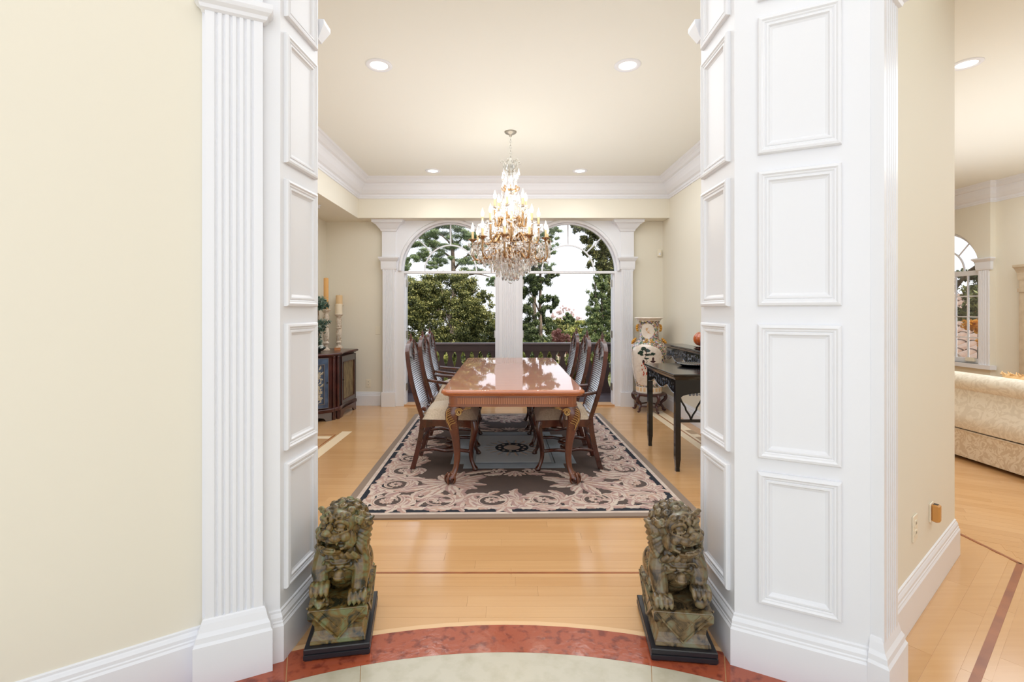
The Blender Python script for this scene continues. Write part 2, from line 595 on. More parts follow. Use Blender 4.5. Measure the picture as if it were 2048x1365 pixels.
# --- foyer walls and the white panelled piers of the opening
JR = [(0.893, 2.22), (0.888, 1.885), (1.27, 1.69)]
JL = [(-0.862, 2.22), (-0.887, 1.905)]
uR = (Vector(JR[2]) - Vector(JR[1])).normalized()
uL = Vector((-cos(radians(25)), -sin(radians(25))))
uLw = Vector((-0.829, -0.559)).normalized()

pier_R = MB().prism([JR[0], JR[1], JR[2], (1.40, 1.80), (1.42, 2.22)], 0, 4.45).build('wall_pier_right', M_WHITE, kind='structure')
c_end = Vector(JL[1]) + uL * 0.262
pier_L = MB().prism([JL[0], JL[1], tuple(Vector(JL[1]) + uL * 0.262), (-1.20, 2.22)], 0, 4.45).build('wall_pier_left', M_WHITE, kind='structure')
# slanted cream walls
wE = (2.53, 2.735)
w0 = Vector((1.30, 1.762))
MB().prism([tuple(w0), wE, (2.53, 3.0), (2.27, 3.0), (2.27, 2.68), (1.82, 2.32), (1.42, 2.32), (1.36, 1.9)], 0, 4.45).build('wall_foyer_right', M_WALL, kind='structure')
l0 = Vector((-1.10, 1.835))
l1 = l0 + uLw * 3.0
MB().prism([tuple(l0), tuple(l1), tuple(l1 + Vector((-0.1, 0.2))), (-2.75, 2.25), (-2.75, 2.36), (-1.2, 2.36), (-1.15, 2.0)], 0, 4.45).build('wall_foyer_left', M_WALL, kind='structure')
# front wall of the dining room above the opening
MB().box(-1.0, 1.95, 3.19, 1.02, 2.25, 4.45).build('wall_header', M_WHITE, kind='structure')
MB().box(2.53, 2.3, ZC, 3.9, 2.45, 4.45).build('wall_header_living', M_WALL, kind='structure')

# base moulding profile (out, z)
BASE = [(0, 0), (0.022, 0), (0.022, 0.142), (0.017, 0.150), (0.017, 0.156), (0.014, 0.160), (0.014, 0.172), (0.009, 0.182), (0.006, 0.186), (0.006, 0.194), (0, 0.198)]
def off(prof, d): return [(o + d, z) for o, z in prof]
def closed_prof(p): return p
def mould(name, path, prof, m=M_WHITE, parent=None, kind='structure', closed=False):
    return MB().sweep(path, prof, closed).build(name, m, parent, kind=None if parent else kind)

# paths run so that the room is on the right of the walking direction
mould('baseboard_right', [(2.27, 7.02), (2.27, 2.7)], BASE)
mould('baseboard_back', [(-2.6, 7.02), (-1.81, 7.02)], BASE)
mould('baseboard_back_right', [(1.90, 7.02), (2.27, 7.02)], BASE)
mould('baseboard_left', [(-2.6, 2.3), (-2.6, 7.02)], BASE)

# slanted right wall: seen from the passage (room on the right when walking towards the camera)
mould('baseboard_foyer_right', [tuple(w0), wE, (2.53, 7.0)], BASE)
mould('baseboard_foyer_left', [tuple(l1), tuple(l0 + uLw * 0.02)], BASE)
# piers
mould('baseboard_pier_right', [JR[0], JR[1], JR[2]], BASE, parent=pier_R)
mould('baseboard_pier_left', [tuple(Vector(JL[1]) + uL * 0.055), JL[1], JL[0]], BASE, parent=pier_L)

# fluted pilaster builder: origin = left end on wall line, u = along the wall, nrm = towards the room
def fluted(parent, origin, u, width, z0, z1, depth=0.03, n=6, name='pilaster_shaft', m=M_WHITE):
    """a board with n vertical grooves, cross-section extruded upwards"""
    u = Vector(u).normalized(); nr = Vector((u.y, -u.x))
    P = [(0, -0.01), (0, depth)]
    mg = width * 0.13
    fw = (width - 2 * mg) / n
    for i in range(n):
        a = mg + i * fw
        gw = fw * 0.52; g0 = a + (fw - gw) / 2
        P.append((g0, depth))
        for k in (0.15, 0.5, 0.85):
            P.append((g0 + gw * k, depth - 0.007 * sin(pi * k) - 0.001))
        P.append((g0 + gw, depth))
    P += [(width, depth), (width, -0.01)]
    o = Vector(origin)
    pts = [tuple(o + u * a + nr * b) for a, b in P]
    return MB().prism(pts, z0, z1).build(name, m, parent)

def block(parent, origin, u, a0, a1, dep, z0, z1, name, m=M_WHITE, prof=None):
    """box or moulded cap around a pilaster; prof adds outward steps"""
    u = Vector(u).normalized(); nr = Vector((u.y, -u.x)); o = Vector(origin)
    if prof is None:
        P = [o + u*a0 - nr*0.01, o + u*a0 + nr*dep, o + u*a1 + nr*dep, o + u*a1 - nr*0.01]
        return MB().prism([tuple(p) for p in P], z0, z1).build(name, m, parent)
    path = [tuple(o + u*a1 - nr*0.01), tuple(o + u*a1 + nr*dep), tuple(o + u*a0 + nr*dep), tuple(o + u*a0 - nr*0.01)]
    mb = MB().sweep([path[3], path[2], path[1], path[0]][::1], prof)
    # core
    P = [o + u*a0 - nr*0.01, o + u*a0 + nr*dep, o + u*a1 + nr*dep, o + u*a1 - nr*0.01]
    mb.prism([tuple(p) for p in P], min(p[1] for p in prof), max(p[1] for p in prof))
    return mb.build(name, m, parent)

# raised panel frames on the piers
PF = [(0, -0.004), (0, 0.010), (0.004, 0.016), (0.012, 0.018), (0.018, 0.013), (0.022, 0.013), (0.027, 0.009), (0.030, 0.012), (0.036, 0.012), (0.041, 0.005), (0.050, 0.001), (0.050, -0.004)]
def panel(parent, origin, u, a0, a1, z0, z1, side=1):
    """moulding frame with mitred corners; u along the wall, normal to the right of u * side"""
    u = Vector(u).normalized(); nr = Vector((u.y, -u.x)) * side; o = Vector(origin)
    mb = MB()
    C = [(a0, z0), (a1, z0), (a1, z1), (a0, z1)]
    ins = [(1, 1), (-1, 1), (-1, -1), (1, -1)]
    rings = []
    for (a, z), (sa, sz) in zip(C, ins):
        rings.append([tuple((o + u * (a + sa * d) + nr * h).to_3d() + Vector((0, 0, z + sz * d))) for d, h in PF])
    rings.append(rings[0])
    mb.loft(rings, False, False)
    fr = mb.build('panel_moulding', M_WHITE, parent)
    m2 = MB()
    d = 0.049
    q = [o + u*(a0+d) + nr*0.0016, o + u*(a1-d) + nr*0.0016]
    m2.add([(q[0].x, q[0].y, z0+d), (q[1].x, q[1].y, z0+d), (q[1].x, q[1].y, z1-d), (q[0].x, q[0].y, z1-d)], [(0, 1, 2, 3)])
    m2.build('panel_field', M_WHITE, parent)
ROWS = [(0.262, 0.760), (0.812, 1.318), (1.388, 1.897), (1.962, 2.480), (2.545, 3.05)]
for z0, z1 in ROWS:
    # right pier, broad face: walk from jamb corner outwards, room (camera) on the right of u
    panel(pier_R, JR[1], uR, 0.080, 0.345, z0, z1)
    # right pier, jamb face: from far to near, normal towards -x
    ur = (Vector(JR[1]) - Vector(JR[0])).normalized()
    panel(pier_R, JR[0], ur, 0.030, 0.298, z0, z1)
    ul = (Vector(JL[0]) - Vector(JL[1])).normalized()
    panel(pier_L, JL[1], ul, 0.028, 0.290, z0, z1)

CAPP = [(0, 2.472), (0.010, 2.478), (0.014, 2.490), (0.026, 2.500), (0.032, 2.512), (0.032, 2.530), (0.026, 2.534), (0, 2.538)]
PLP = [(0, 0.0), (0.03, 0.0), (0.03, 0.158), (0.024, 0.168), (0.022, 0.186), (0.014, 0.200), (0.008, 0.226), (0.004, 0.238), (0, 0.242)]
# left fluted pilaster (u must have the camera side on its right: walk from outside inwards -> direction -uL)
pl_o = Vector(JL[1]) + uL * 0.250
fluted(pier_L, pl_o, -uL, 0.190, 0.20, 4.4, 0.03, 6)
block(pier_L, pl_o, -uL, -0.004, 0.194, 0.03, 0, 0, 'pilaster_plinth', prof=PLP)
block(pier_L, pl_o, -uL, -0.004, 0.194, 0.03, 0, 0, 'pilaster_cap', prof=CAPP)
# right fluted pilaster beyond the broad face, on the slanted wall
pr_o = Vector(JR[2]) + Vector((0.008, -0.004))
fluted(pier_R, pr_o, UW, 0.165, 0.20, 4.4, 0.03, 5)
block(pier_R, pr_o, UW, 0.0, 0.17, 0.022, 0, 0, 'pilaster_plinth', prof=PLP)
block(pier_R, pr_o, UW, 0.0, 0.168, 0.03, 0, 0, 'pilaster_cap', prof=CAPP)
# caps on the dining-room side of the piers
for s_, p0 in ((pier_L, -0.862), (pier_R, 0.893)):
    sg = 1 if p0 < 0 else -1
    e = p0 + sg * 0.0
    MB().loft([[(e, 2.225, 2.62), (e - sg*.1, 2.225, 2.62), (e - sg*.1, 2.27, 2.62), (e, 2.27, 2.62)], [(e + sg*.026, 2.225, 2.69), (e - sg*.1, 2.225, 2.69), (e - sg*.1, 2.31, 2.69), (e + sg*.026, 2.31, 2.69)], [(e + sg*.026, 2.225, 2.71), (e - sg*.1, 2.225, 2.71), (e - sg*.1, 2.31, 2.71), (e + sg*.026, 2.31, 2.71)]]).build('pier_cap', M_WHITE, s_)

# crown moulding
CR = [(0, 2.925), (0.010, 2.925), (0.014, 2.945), (0.022, 2.950), (0.026, 2.975), (0.050, 2.990), (0.085, 3.030), (0.110, 3.080), (0.118, 3.092), (0.122, 3.108), (0.150, 3.118), (0.170, 3.140), (0.178, 3.165), (0.190, 3.172), (0.200, ZC), (0, ZC)]
mould('trim_crown_dining', [(-2.05, 2.25), (-2.05, 6.73), (2.27, 6.73), (2.27, 2.7)], CR)
CRL = [(o * 0.9, z) for o, z in CR]

# =================================================================== DOOR SURROUND (back wall)
YF = 6.95
ZS = 1.943; RA = 0.695
XL, XR = -0.802, 0.896
sur = struct('trim_door_surround')
def arch_plate(y0, y1, xa, xb, ztop):
    """white plate with two half-round openings above ZS"""
    mb = MB()
    xs = set([xa, xb, 0.047])
    N = 40
    for c in (XL, XR):
        for i in range(N + 1):
            xs.add(c + RA * cos(pi * i / N))
    xs = sorted(xs)
    def zlow(x):
        z = ZS - 0.0
        for c in (XL, XR):
            if abs(x - c) < RA: z = max(z, ZS + sqrt(max(0, RA*RA - (x-c)**2)))
        return z
    for i in range(len(xs) - 1):
        x0, x1 = xs[i], xs[i+1]
        if x1 - x0 < 1e-6: continue
        a, b = zlow(x0 + 1e-9), zlow(x1 - 1e-9)
        v = [(x0,y0,a),(x1,y0,b),(x1,y0,ztop),(x0,y0,ztop),(x0,y1,a),(x1,y1,b),(x1,y1,ztop),(x0,y1,ztop)]
        mb.add(v, [(0,1,2,3),(5,4,7,6),(0,4,5,1),(3,2,6,7)])
    return mb
arch_plate(YF, YB + 0.12, -1.60, 1.655, 2.66).build('arch_panel', M_WHITE, sur)
for c in (XL, XR):
    # arch casing ring, a stepped half round moulding
    prof = [(RA, 0.0), (RA, 0.022), (RA + 0.018, 0.030), (RA + 0.034, 0.026), (RA + 0.042, 0.014), (RA + 0.050, 0.0)]
    rings = []
    for i in range(49):
        a = pi * i / 48
        rings.append([(c + r * cos(a), YF - h, ZS + r * sin(a)) for r, h in prof])
    MB().loft(rings, True, True, closed=False).build('arch_casing', M_WHITE, sur, smooth=False)
# posts below the spring line
ZT0 = 1.907
for xa, xb in ((-1.60, -1.462), (1.557, 1.655)):
    MB().box(xa, YF, 0, xb, YB + 0.12, ZS).build('door_jamb', M_WHITE, sur)
MB().box(-0.136, YF + 0.03, 0, 0.222, YB + 0.12, ZS + 0.02).build('centre_post', M_WHITE, sur)
fluted(sur, (-0.100, YF + 0.03), (1, 0), 0.286, 0.2, ZS + 0.05, 0.03, 8, 'centre_pilaster')
MB().box(-0.105, YF - 0.02, 0, 0.192, YF + 0.03, 0.2).build('pilaster_plinth', M_WHITE, sur)
MB().box(-1.50, YF + 0.01, ZT0, 1.60, YF + 0.10, ZS).build('transom_bar', M_WHITE, sur)
# outer pilasters with plinth, impost and cap
for sx, xa in ((-1, -1.775), (1, 1.640)):
    w = 0.20 if sx < 0 else 0.19
    MB().box(xa - 0.0, YF - 0.012, 1.94, xa + w, YB, 2.66).build('pilaster_upper_block', M_WHITE, sur)
    fluted(sur, (xa + 0.012, YF + 0.0), (1, 0), w - 0.03, 0.2, 1.98, 0.025, 6)
    MB().box(xa - 0.005, YF - 0.04, 0, xa + w - 0.005, YB, 0.205).build('pilaster_plinth', M_WHITE, sur)
    IMP = [(0, 1.955), (0.008, 1.962), (0.012, 1.985), (0.014, 2.075), (0.022, 2.085), (0.035, 2.105), (0.045, 2.125), (0.045, 2.138), (0, 2.145)]
    block(sur, (xa + 0.0, YF), (1, 0), 0, w, 0.02, 0, 0, 'impost', prof=IMP)
    TOPC = [(0, 2.505), (0.012, 2.510), (0.018, 2.530), (0.04, 2.555), (0.075, 2.60), (0.10, 2.618), (0.118, 2.622), (0.118, 2.645), (0.125, 2.659), (0, 2.659)]
    block(sur, (xa + 0.0, YF), (1, 0), 0, w, 0.02, 0, 0, 'pilaster_capital', prof=TOPC)
# fanlight muntins + glass, door frames with hinges
for k, c in enumerate((XL, XR)):
    win = struct('window_%d' % (k + 1), 'left fanlight over the open door' if k == 0 else 'right fanlight over the open door')
    yg = YF + 0.075
    rg = []
    for i in range(49):
        a = pi * i / 48
        rg.append([(c + r * cos(a), y_, ZS + r * sin(a)) for r, y_ in ((RA, yg-0.02), (RA, yg+0.02), (RA-0.022, yg+0.02), (RA-0.022, yg-0.02))])
    MB().loft(rg, True, True).build('window_frame', M_WHITE, win)
    rg = []
    for i in range(33):
        a = pi * i / 32
        rg.append([(c + r * cos(a), y_, ZS + r * sin(a)) for r, y_ in ((0.385, yg-0.012), (0.385, yg+0.012), (0.365, yg+0.012), (0.365, yg-0.012))])
    MB().loft(rg, True, True).build('muntin', M_WHITE, win)
    for a in (pi/4, pi/2, 3*pi/4):
        m = MB(); d = Vector((cos(a), 0, sin(a)))
        p0 = Vector((c, yg, ZS)) + d * 0.38; p1 = Vector((c, yg, ZS)) + d * (RA - 0.01)
        m.tube([p0, p1], 0.0115, 6)
        m.build('muntin', M_WHITE, win)
    # panes: five
    for (r0, r1, a0, a1) in ((0.0, 0.37, 0, pi), (0.38, RA-.01, 0, pi/4), (0.38, RA-.01, pi/4, pi/2), (0.38, RA-.01, pi/2, 3*pi/4), (0.38, RA-.01, 3*pi/4, pi)):
        n = 12; A = [a0 + (a1-a0)*i/n for i in range(n+1)]
        vs = [(c + r1*cos(a), yg, ZS + r1*sin(a)) for a in A] + [(c + r0*cos(a), yg, ZS + r0*sin(a)) for a in A]
        if r0 == 0: vs = vs[:n+1]; fs = [tuple(range(n+1))]
        else: fs = [(i, i+1, n+2+i, n+1+i) for i in range(n)]
        MB().add(vs, fs).build('pane', M_PANE, win)
    # door frame: open leaves are folded back outside, their edges show at the jambs
    door = struct('door_%d' % (k + 1), 'left open french doorway' if k == 0 else 'right open french doorway')
    xa, xb = (-1.462, -0.136) if k == 0 else (0.222, 1.557)
    for xx, s in ((xa, 1), (xb, -1)):
        x0, x1 = sorted((xx, xx + s * 0.018))
        MB().box(x0, YF + 0.04, 0, x1, YB + 0.10, ZT0).build('door_frame', M_WHITE, door)
        outer = (k == 0 and s == 1) or (k == 1 and s == -1)
        for zz in (0.22, 0.98, 1.72):
            x2, x3 = sorted((xx + s * 0.018, xx + s * 0.026))
            hm = MB().box(x2, YF + 0.045, zz, x3, YF + 0.115, zz + 0.10)
            hm.tube([(xx + s*0.03, YF + 0.117, zz - 0.004), (xx + s*0.03, YF + 0.117, zz + 0.104)], 0.007, 8)
            hm.build('hinge', M_STEEL, door)
        # folded-back door leaf outside: stiles, rails and a glazed light, standing beside the opening
        lx0, lx1 = sorted((xx - s * 0.005, xx - s * 0.60))
        if k == 0 and s == -1: lx0, lx1 = xx + 0.01, xx + 0.17
        if k == 1 and s == 1: lx0, lx1 = xx - 0.17, xx - 0.01
        yl = YB + 0.16
        lm = MB()
        if outer:
            lm.box(lx0, yl, 0.02, lx0 + 0.09, yl + 0.04, ZT0 - 0.01); lm.box(lx1 - 0.09, yl, 0.02, lx1, yl + 0.04, ZT0 - 0.01)
            lm.box(lx0 + .09, yl, 0.02, lx1 - .09, yl + 0.04, 0.24); lm.box(lx0 + .09, yl, ZT0 - 0.12, lx1 - .09, yl + 0.04, ZT0 - 0.01)
            lm.build('door_leaf', M_WHITE, door)
    MB().box(xa, YF + 0.0, -0.005, xb, YB + 0.14, 0.022).build('threshold', mat('oak_threshold_%d' % k, srgb(196, 150, 104), 0.4), door)

# =================================================================== LIVING ROOM
XW = 7.0
wl = MB()
yb0, yb1 = 6.93, 7.68     # projecting bay with the window starts at y=6.95
# window geometry: opening from y=7.31 .. 8.45, z .60 .. 2.0 + arch
wy0, wy1 = 7.10, 8.34; wz0, wzs = 0.587, 1.99; wc = (wy0 + wy1) / 2; wr = (wy1 - wy0) / 2
xp = XW - 0.08
wl.box(XW, -1.6, 0, XW + 0.2, yb0, ZC)
wl.box(xp, yb0, 0, XW + 0.2, wy0, ZC); wl.box(xp, wy1, 0, XW + 0.2, 9.5, ZC)
wl.box(xp, wy0, 0, XW + 0.2, wy1, wz0)
N = 30
for i in range(N):
    a0, a1 = pi * i / N, pi * (i+1) / N
    ya, yc_ = wc + wr * cos(a1), wc + wr * cos(a0)
    za, zb = wzs + wr * sin(a1), wzs + wr * sin(a0)
    v = [(xp, ya, za), (xp, yc_, zb), (xp, yc_, ZC), (xp, ya, ZC), (XW+.2, ya, za), (XW+.2, yc_, zb), (XW+.2, yc_, ZC), (XW+.2, ya, ZC)]
    wl.add(v, [(3,2,1,0),(4,5,6,7),(0,1,5,4)])
wl.build('wall_living_right', M_WALL, kind='structure')
MB().box(2.27, 9.5, 0, 8.6, 9.65, ZC).build('wall_living_back', M_WALL, kind='structure')
MB().box(2.27, 7.17, 0, 2.53, 9.5, ZC).build('wall_living_left', M_WALL, kind='structure')
MB().box(2.5, 7.25, ZC, 8.6, 9.65, ZC + 0.1).build('ceiling_living_end', M_CEIL, kind='structure')
MB().box(2.53, 7.0, -0.09, 8.6, 9.6, -0.001).build('floor_living_end', M_PLANK, kind='structure')
MB().box(2.53, -1.75, 0, 7.2, -1.6, ZC).build('wall_living_front', M_WALL, kind='structure')
mould('trim_crown_living', [(xp, 9.5), (xp, yb0), (XW, yb0), (XW, -1.6)], CRL)
w3 = struct('window_3', 'arched living room window')
xg = xp + 0.06
def ybox(y0, y1, z0, z1, x0, x1, name, m=M_WHITE, par=w3): return MB().box(x0, y0, z0, x1, y1, z1).build(name, m, par)
ybox(wy0, wy1, wz0, wz0 + 0.07, xg - 0.02, xg + 0.03, 'window_frame'); ybox(wy0, wy1, wzs - 0.09, wzs - 0.02, xg - 0.02, xg + 0.03, 'window_frame')
ybox(wy0, wy0 + 0.03, wz0, wzs, xg - 0.02, xg + 0.03, 'window_frame'); ybox(wy1 - 0.03, wy1, wz0, wzs, xg - 0.02, xg + 0.03, 'window_frame')
gy = [wy0 + 0.03 + (wy1 - wy0 - 0.06) * i / 6 for i in range(7)]
gz = [wz0 + 0.07 + (wzs - 0.09 - wz0 - 0.07) * i / 4 for i in range(5)]
for q in gy[1:-1]: ybox(q - 0.010, q + 0.010, gz[0], gz[-1], xg - 0.008, xg + 0.012, 'muntin')
for q in gz[1:-1]: ybox(gy[0], gy[-1], q - 0.009, q + 0.009, xg - 0.0065, xg + 0.0105, 'muntin')
for i in range(6):
    for j in range(4):
        MB().box(xg, gy[i], gz[j], xg + 0.004, gy[i+1], gz[j+1]).build('pane', M_PANE, w3)
rg = []
for i in range(33):
    a = pi * i / 32
    rg.append([(x_, wc + r * cos(a), wzs - 0.02 + r * sin(a)) for r, x_ in ((wr, xg-0.02), (wr, xg+0.02), (wr-0.03, xg+0.02), (wr-0.03, xg-0.02))])
MB().loft(rg).build('window_frame', M_WHITE, w3)
rg = []
for i in range(33):
    a = pi * i / 32
    rg.append([(x_, wc + r * cos(a), wzs - 0.02 + r * sin(a)) for r, x_ in ((wr*.56, xg-0.01), (wr*.56, xg+0.01), (wr*.56-0.02, xg+0.01), (wr*.56-0.02, xg-0.01))])
MB().loft(rg).build('muntin', M_WHITE, w3)
for a in (pi/4, pi/2, 3*pi/4):
    d = Vector((0, cos(a), sin(a))); c0 = Vector((xg, wc, wzs - 0.02))
    MB().tube([c0 + d * wr * .56, c0 + d * (wr - .01)], 0.011, 6).build('muntin', M_WHITE, w3)
n = 24
MB().add([(xg+.002, wc + wr*cos(pi*i/n), wzs-.02 + wr*sin(pi*i/n)) for i in range(n+1)], [tuple(range(n+1))]).build('pane', M_PANE, w3)
# side pilaster + impost + sill
px0 = yb0 + 0.0
fluted(w3, (xp, wy0 - 0.01), (0, -1), wy0 - px0 - 0.02, wz0 - 0.02, 1.98, 0.02, 4)
block(w3, (xp, wy0 + 0.01), (0, -1), -0.0, wy0 - px0 + 0.03, 0.02, 0, 0, 'impost', prof=[(0, 1.955), (0.008, 1.962), (0.012, 1.985), (0.014, 2.075), (0.030, 2.095), (0.045, 2.115), (0.045, 2.13), (0, 2.14)])
ybox(px0 - 0.04, 8.5, wz0 - 0.06, wz0, xp - 0.05, xp + 0.05, 'window_sill')
ybox(wy0 + 0.08, wy0 + 0.22, wz0 + 0.07 - .04, wz0 + 0.085, xg - 0.05, xg - 0.02, 'window_latch', M_PLASTIC)
# =================================================================== WALL FITTINGS
def wall_M(p, u, z):
    """local frame: x along wall, y out of the wall (to the right of u), z up"""
    u = Vector(u).normalized(); nr = Vector((u.y, -u.x))
    return Matrix(((u.x, nr.x, 0, p[0]), (u.y, nr.y, 0, p[1]), (0, 0, 1, z), (0, 0, 0, 1)))
def on_wall(t, p, u, z):
    t.matrix_world = wall_M(p, u, z)
def plate_thing(name, label, cat, p, u, z, kind, group=None):
    t = thing(name, label, cat, group=group)
    m = MB().box(-0.036, 0.0, -0.058, 0.036, 0.006, 0.058)
    m.build('cover_plate', M_PLASTIC, t, bevel=0.002)
    if kind == 'outlet':
        for dz in (-0.021, 0.021):
            MB().box(-0.016, 0.006, dz - 0.013, 0.016, 0.0085, dz + 0.013).build('socket', M_PLASTIC, t)
            mm = MB()
            for dx in (-0.006, 0.006): mm.box(dx - 0.0015, 0.0085, dz - 0.004, dx + 0.0015, 0.0089, dz + 0.007)
            mm.build('slot', M_DARKPL, t)
    else:
        MB().box(-0.017, 0.006, -0.034, 0.017, 0.010, 0.034).build('rocker', M_PLASTIC, t, bevel=0.0015)
    on_wall(t, p, u, z)
    return t
plate_thing('light_switch', 'ivory rocker light switch on back wall left of doors', 'switch', (-1.855, YB), (1, 0), 1.085, 'switch')
plate_thing('wall_outlet', 'ivory wall outlet above baseboard left of the doors', 'outlet', (-1.99, YB), (1, 0), 0.32, 'outlet')
plate_thing('light_switch', 'ivory light switch on back wall behind the tall vase', 'switch', (1.90, YB), (1, 0), 1.12, 'switch')
pO = w0 + UW * ((Vector((1.80, 2.16)) - w0).dot(UW) + 0.0)
def on_slant(px):   # point of the slanted wall seen along image column px
    k = (px - 1012) / 970
    t = (k * w0.y - w0.x) / (UW.x - k * UW.y)
    return w0 + UW * t
q = on_slant(1828); plate_thing('wall_outlet', 'ivory wall outlet low on the slanted wall at right', 'outlet', tuple(q), tuple(UW), CAMZ - (1056 - 622) * q.y / 970, 'outlet')
q = on_slant(1772); plate_thing('light_switch', 'slim ivory switch beside the right fluted pilaster', 'switch', tuple(q + UW*0.03), tuple(UW), CAMZ - (703 - 622) * q.y / 970, 'switch')
# wooden plug-in night light
q = on_slant(1861)
t = thing('night_light', 'small wooden plug-in night light above the slanted baseboard', 'light')
MB().box(-0.03, 0, -0.045, 0.03, 0.006, 0.045).build('cover_plate', M_PLASTIC, t, bevel=0.002)
MB().cbox(-0.021, 0.006, -0.042, 0.021, 0.038, 0.042, 0.006).build('wooden_shade', mat('honey_oak', srgb(196, 140, 74), 0.35), t)
MB().box(-0.012, 0.012, 0.0421, 0.012, 0.030, 0.0426).build('top_slot', M_DARKPL, t)
on_wall(t, tuple(q), tuple(UW), CAMZ - (1024 - 622) * q.y / 970)
# motion sensor high in the right back corner
t = thing('motion_sensor', 'small white motion sensor on wall in the right back corner', 'sensor')
MB().cbox(-0.03, 0, -0.05, 0.03, 0.035, 0.05, 0.008).build('housing', M_PLASTIC, t)
MB().ell((0, 0.035, -0.015), (0.016, 0.008, 0.02)).build('lens', M_WHITE, t, smooth=True)
on_wall(t, (2.215, YB), (1, 0), CAMZ + (622 - 507) * YB / 970)
# sprinkler in soffit
t = thing('sprinkler_head', 'tiny white sprinkler head in the soffit over the buffet', 'sprinkler', (-2.28, 5.9, 2.655))
MB().lathe([(0.001, -0.0), (0.03, 0), (0.03, -0.006), (0.012, -0.01), (0.012, -0.03), (0.02, -0.034), (0.02, -0.037), (0.001, -0.038)], 14).build('body', M_WHITE, t, smooth=True)

# recessed ceiling lights
def downlight(x, y, label, energy=10, tilt=0):
    t = thing('recessed_light', label, 'light', (x, y, ZC), 0, 'recessed ceiling lights')
    MB().lathe([(0.062, -0.001), (0.068, -0.008), (0.092, -0.008), (0.098, -0.002), (0.098, 0.002), (0.062, 0.002)], 28, caps=False).build('trim_ring', M_WHITE, t, smooth=True)
    MB().lathe([(0.001, -0.003), (0.064, -0.003), (0.064, -0.001)], 24, caps=False).build('lens', M_LENS, t)
    l = add_light('downlight_lamp', 'SPOT', (0, 0, -0.012), energy, (1.0, 0.97, 0.92), spot_size=radians(125), spot_blend=0.8, shadow_soft_size=0.06)
    l.parent = t
downlight(-0.94, 3.59, 'recessed ceiling light in the left foreground of the dining ceiling')
downlight(0.90, 3.59, 'recessed ceiling light in the right foreground of the dining ceiling')
downlight(-0.95, 6.30, 'small far recessed light left of the chandelier')
downlight(0.96, 6.30, 'small far recessed light right of the chandelier')
downlight(3.39, 3.57, 'recessed light in the living room ceiling beyond the slanted wall')

# =================================================================== DINING TABLE
TX, TY = 0.053, 4.995
tab = thing('dining_table', 'long polished mahogany dining table with carved cabriole legs on the rug', 'table', (TX, TY, 0))
def rrect(hx, hy, c, n=5, notch=0.0):
    """rectangle with cut, slightly concave-round corners"""
    P = []
    for sx, sy, a0 in ((1, -1, -pi/2), (1, 1, 0), (-1, 1, pi/2), (-1, -1, pi)):
        for k in range(n + 1):
            a = a0 + (pi/2) * k / n
            P.append((sx * (hx - c) + c * cos(a), sy * (hy - c) + c * sin(a)))
    return P
tab.location.z = 0.018; tab.scale.z = 0.98
m = MB()
rings = []
for ins, z in ((0.020, 0.712), (0.014, 0.718), (0.012, 0.724), (0.002, 0.730), (0.0, 0.738), (0.002, 0.747), (0.010, 0.7555), (0.016, 0.7575), (0.020, 0.760)):
    rings.append([(x, y, z) for x, y in rrect(0.557 - ins, 1.295 - ins, 0.055)])
m.loft(rings)
m.build('table_top', M_TABLETOP, tab)
m = MB()
for (ins, z) in ():
    pass
ap = rrect(0.500, 1.235, 0.045)
m.loft([[(x, y, z) for x, y in ap] for z in (0.622, 0.712)], True, True)
ap2 = rrect(0.506, 1.241, 0.048)
m.loft([[(x, y, z) for x, y in ap2] for z in (0.620, 0.634)], True, True)
m.loft([[(x, y, z) for x, y in rrect(0.511, 1.246, 0.05)] for z in (0.700, 0.714)], True, True)
m.build('apron', M_APRON, tab)
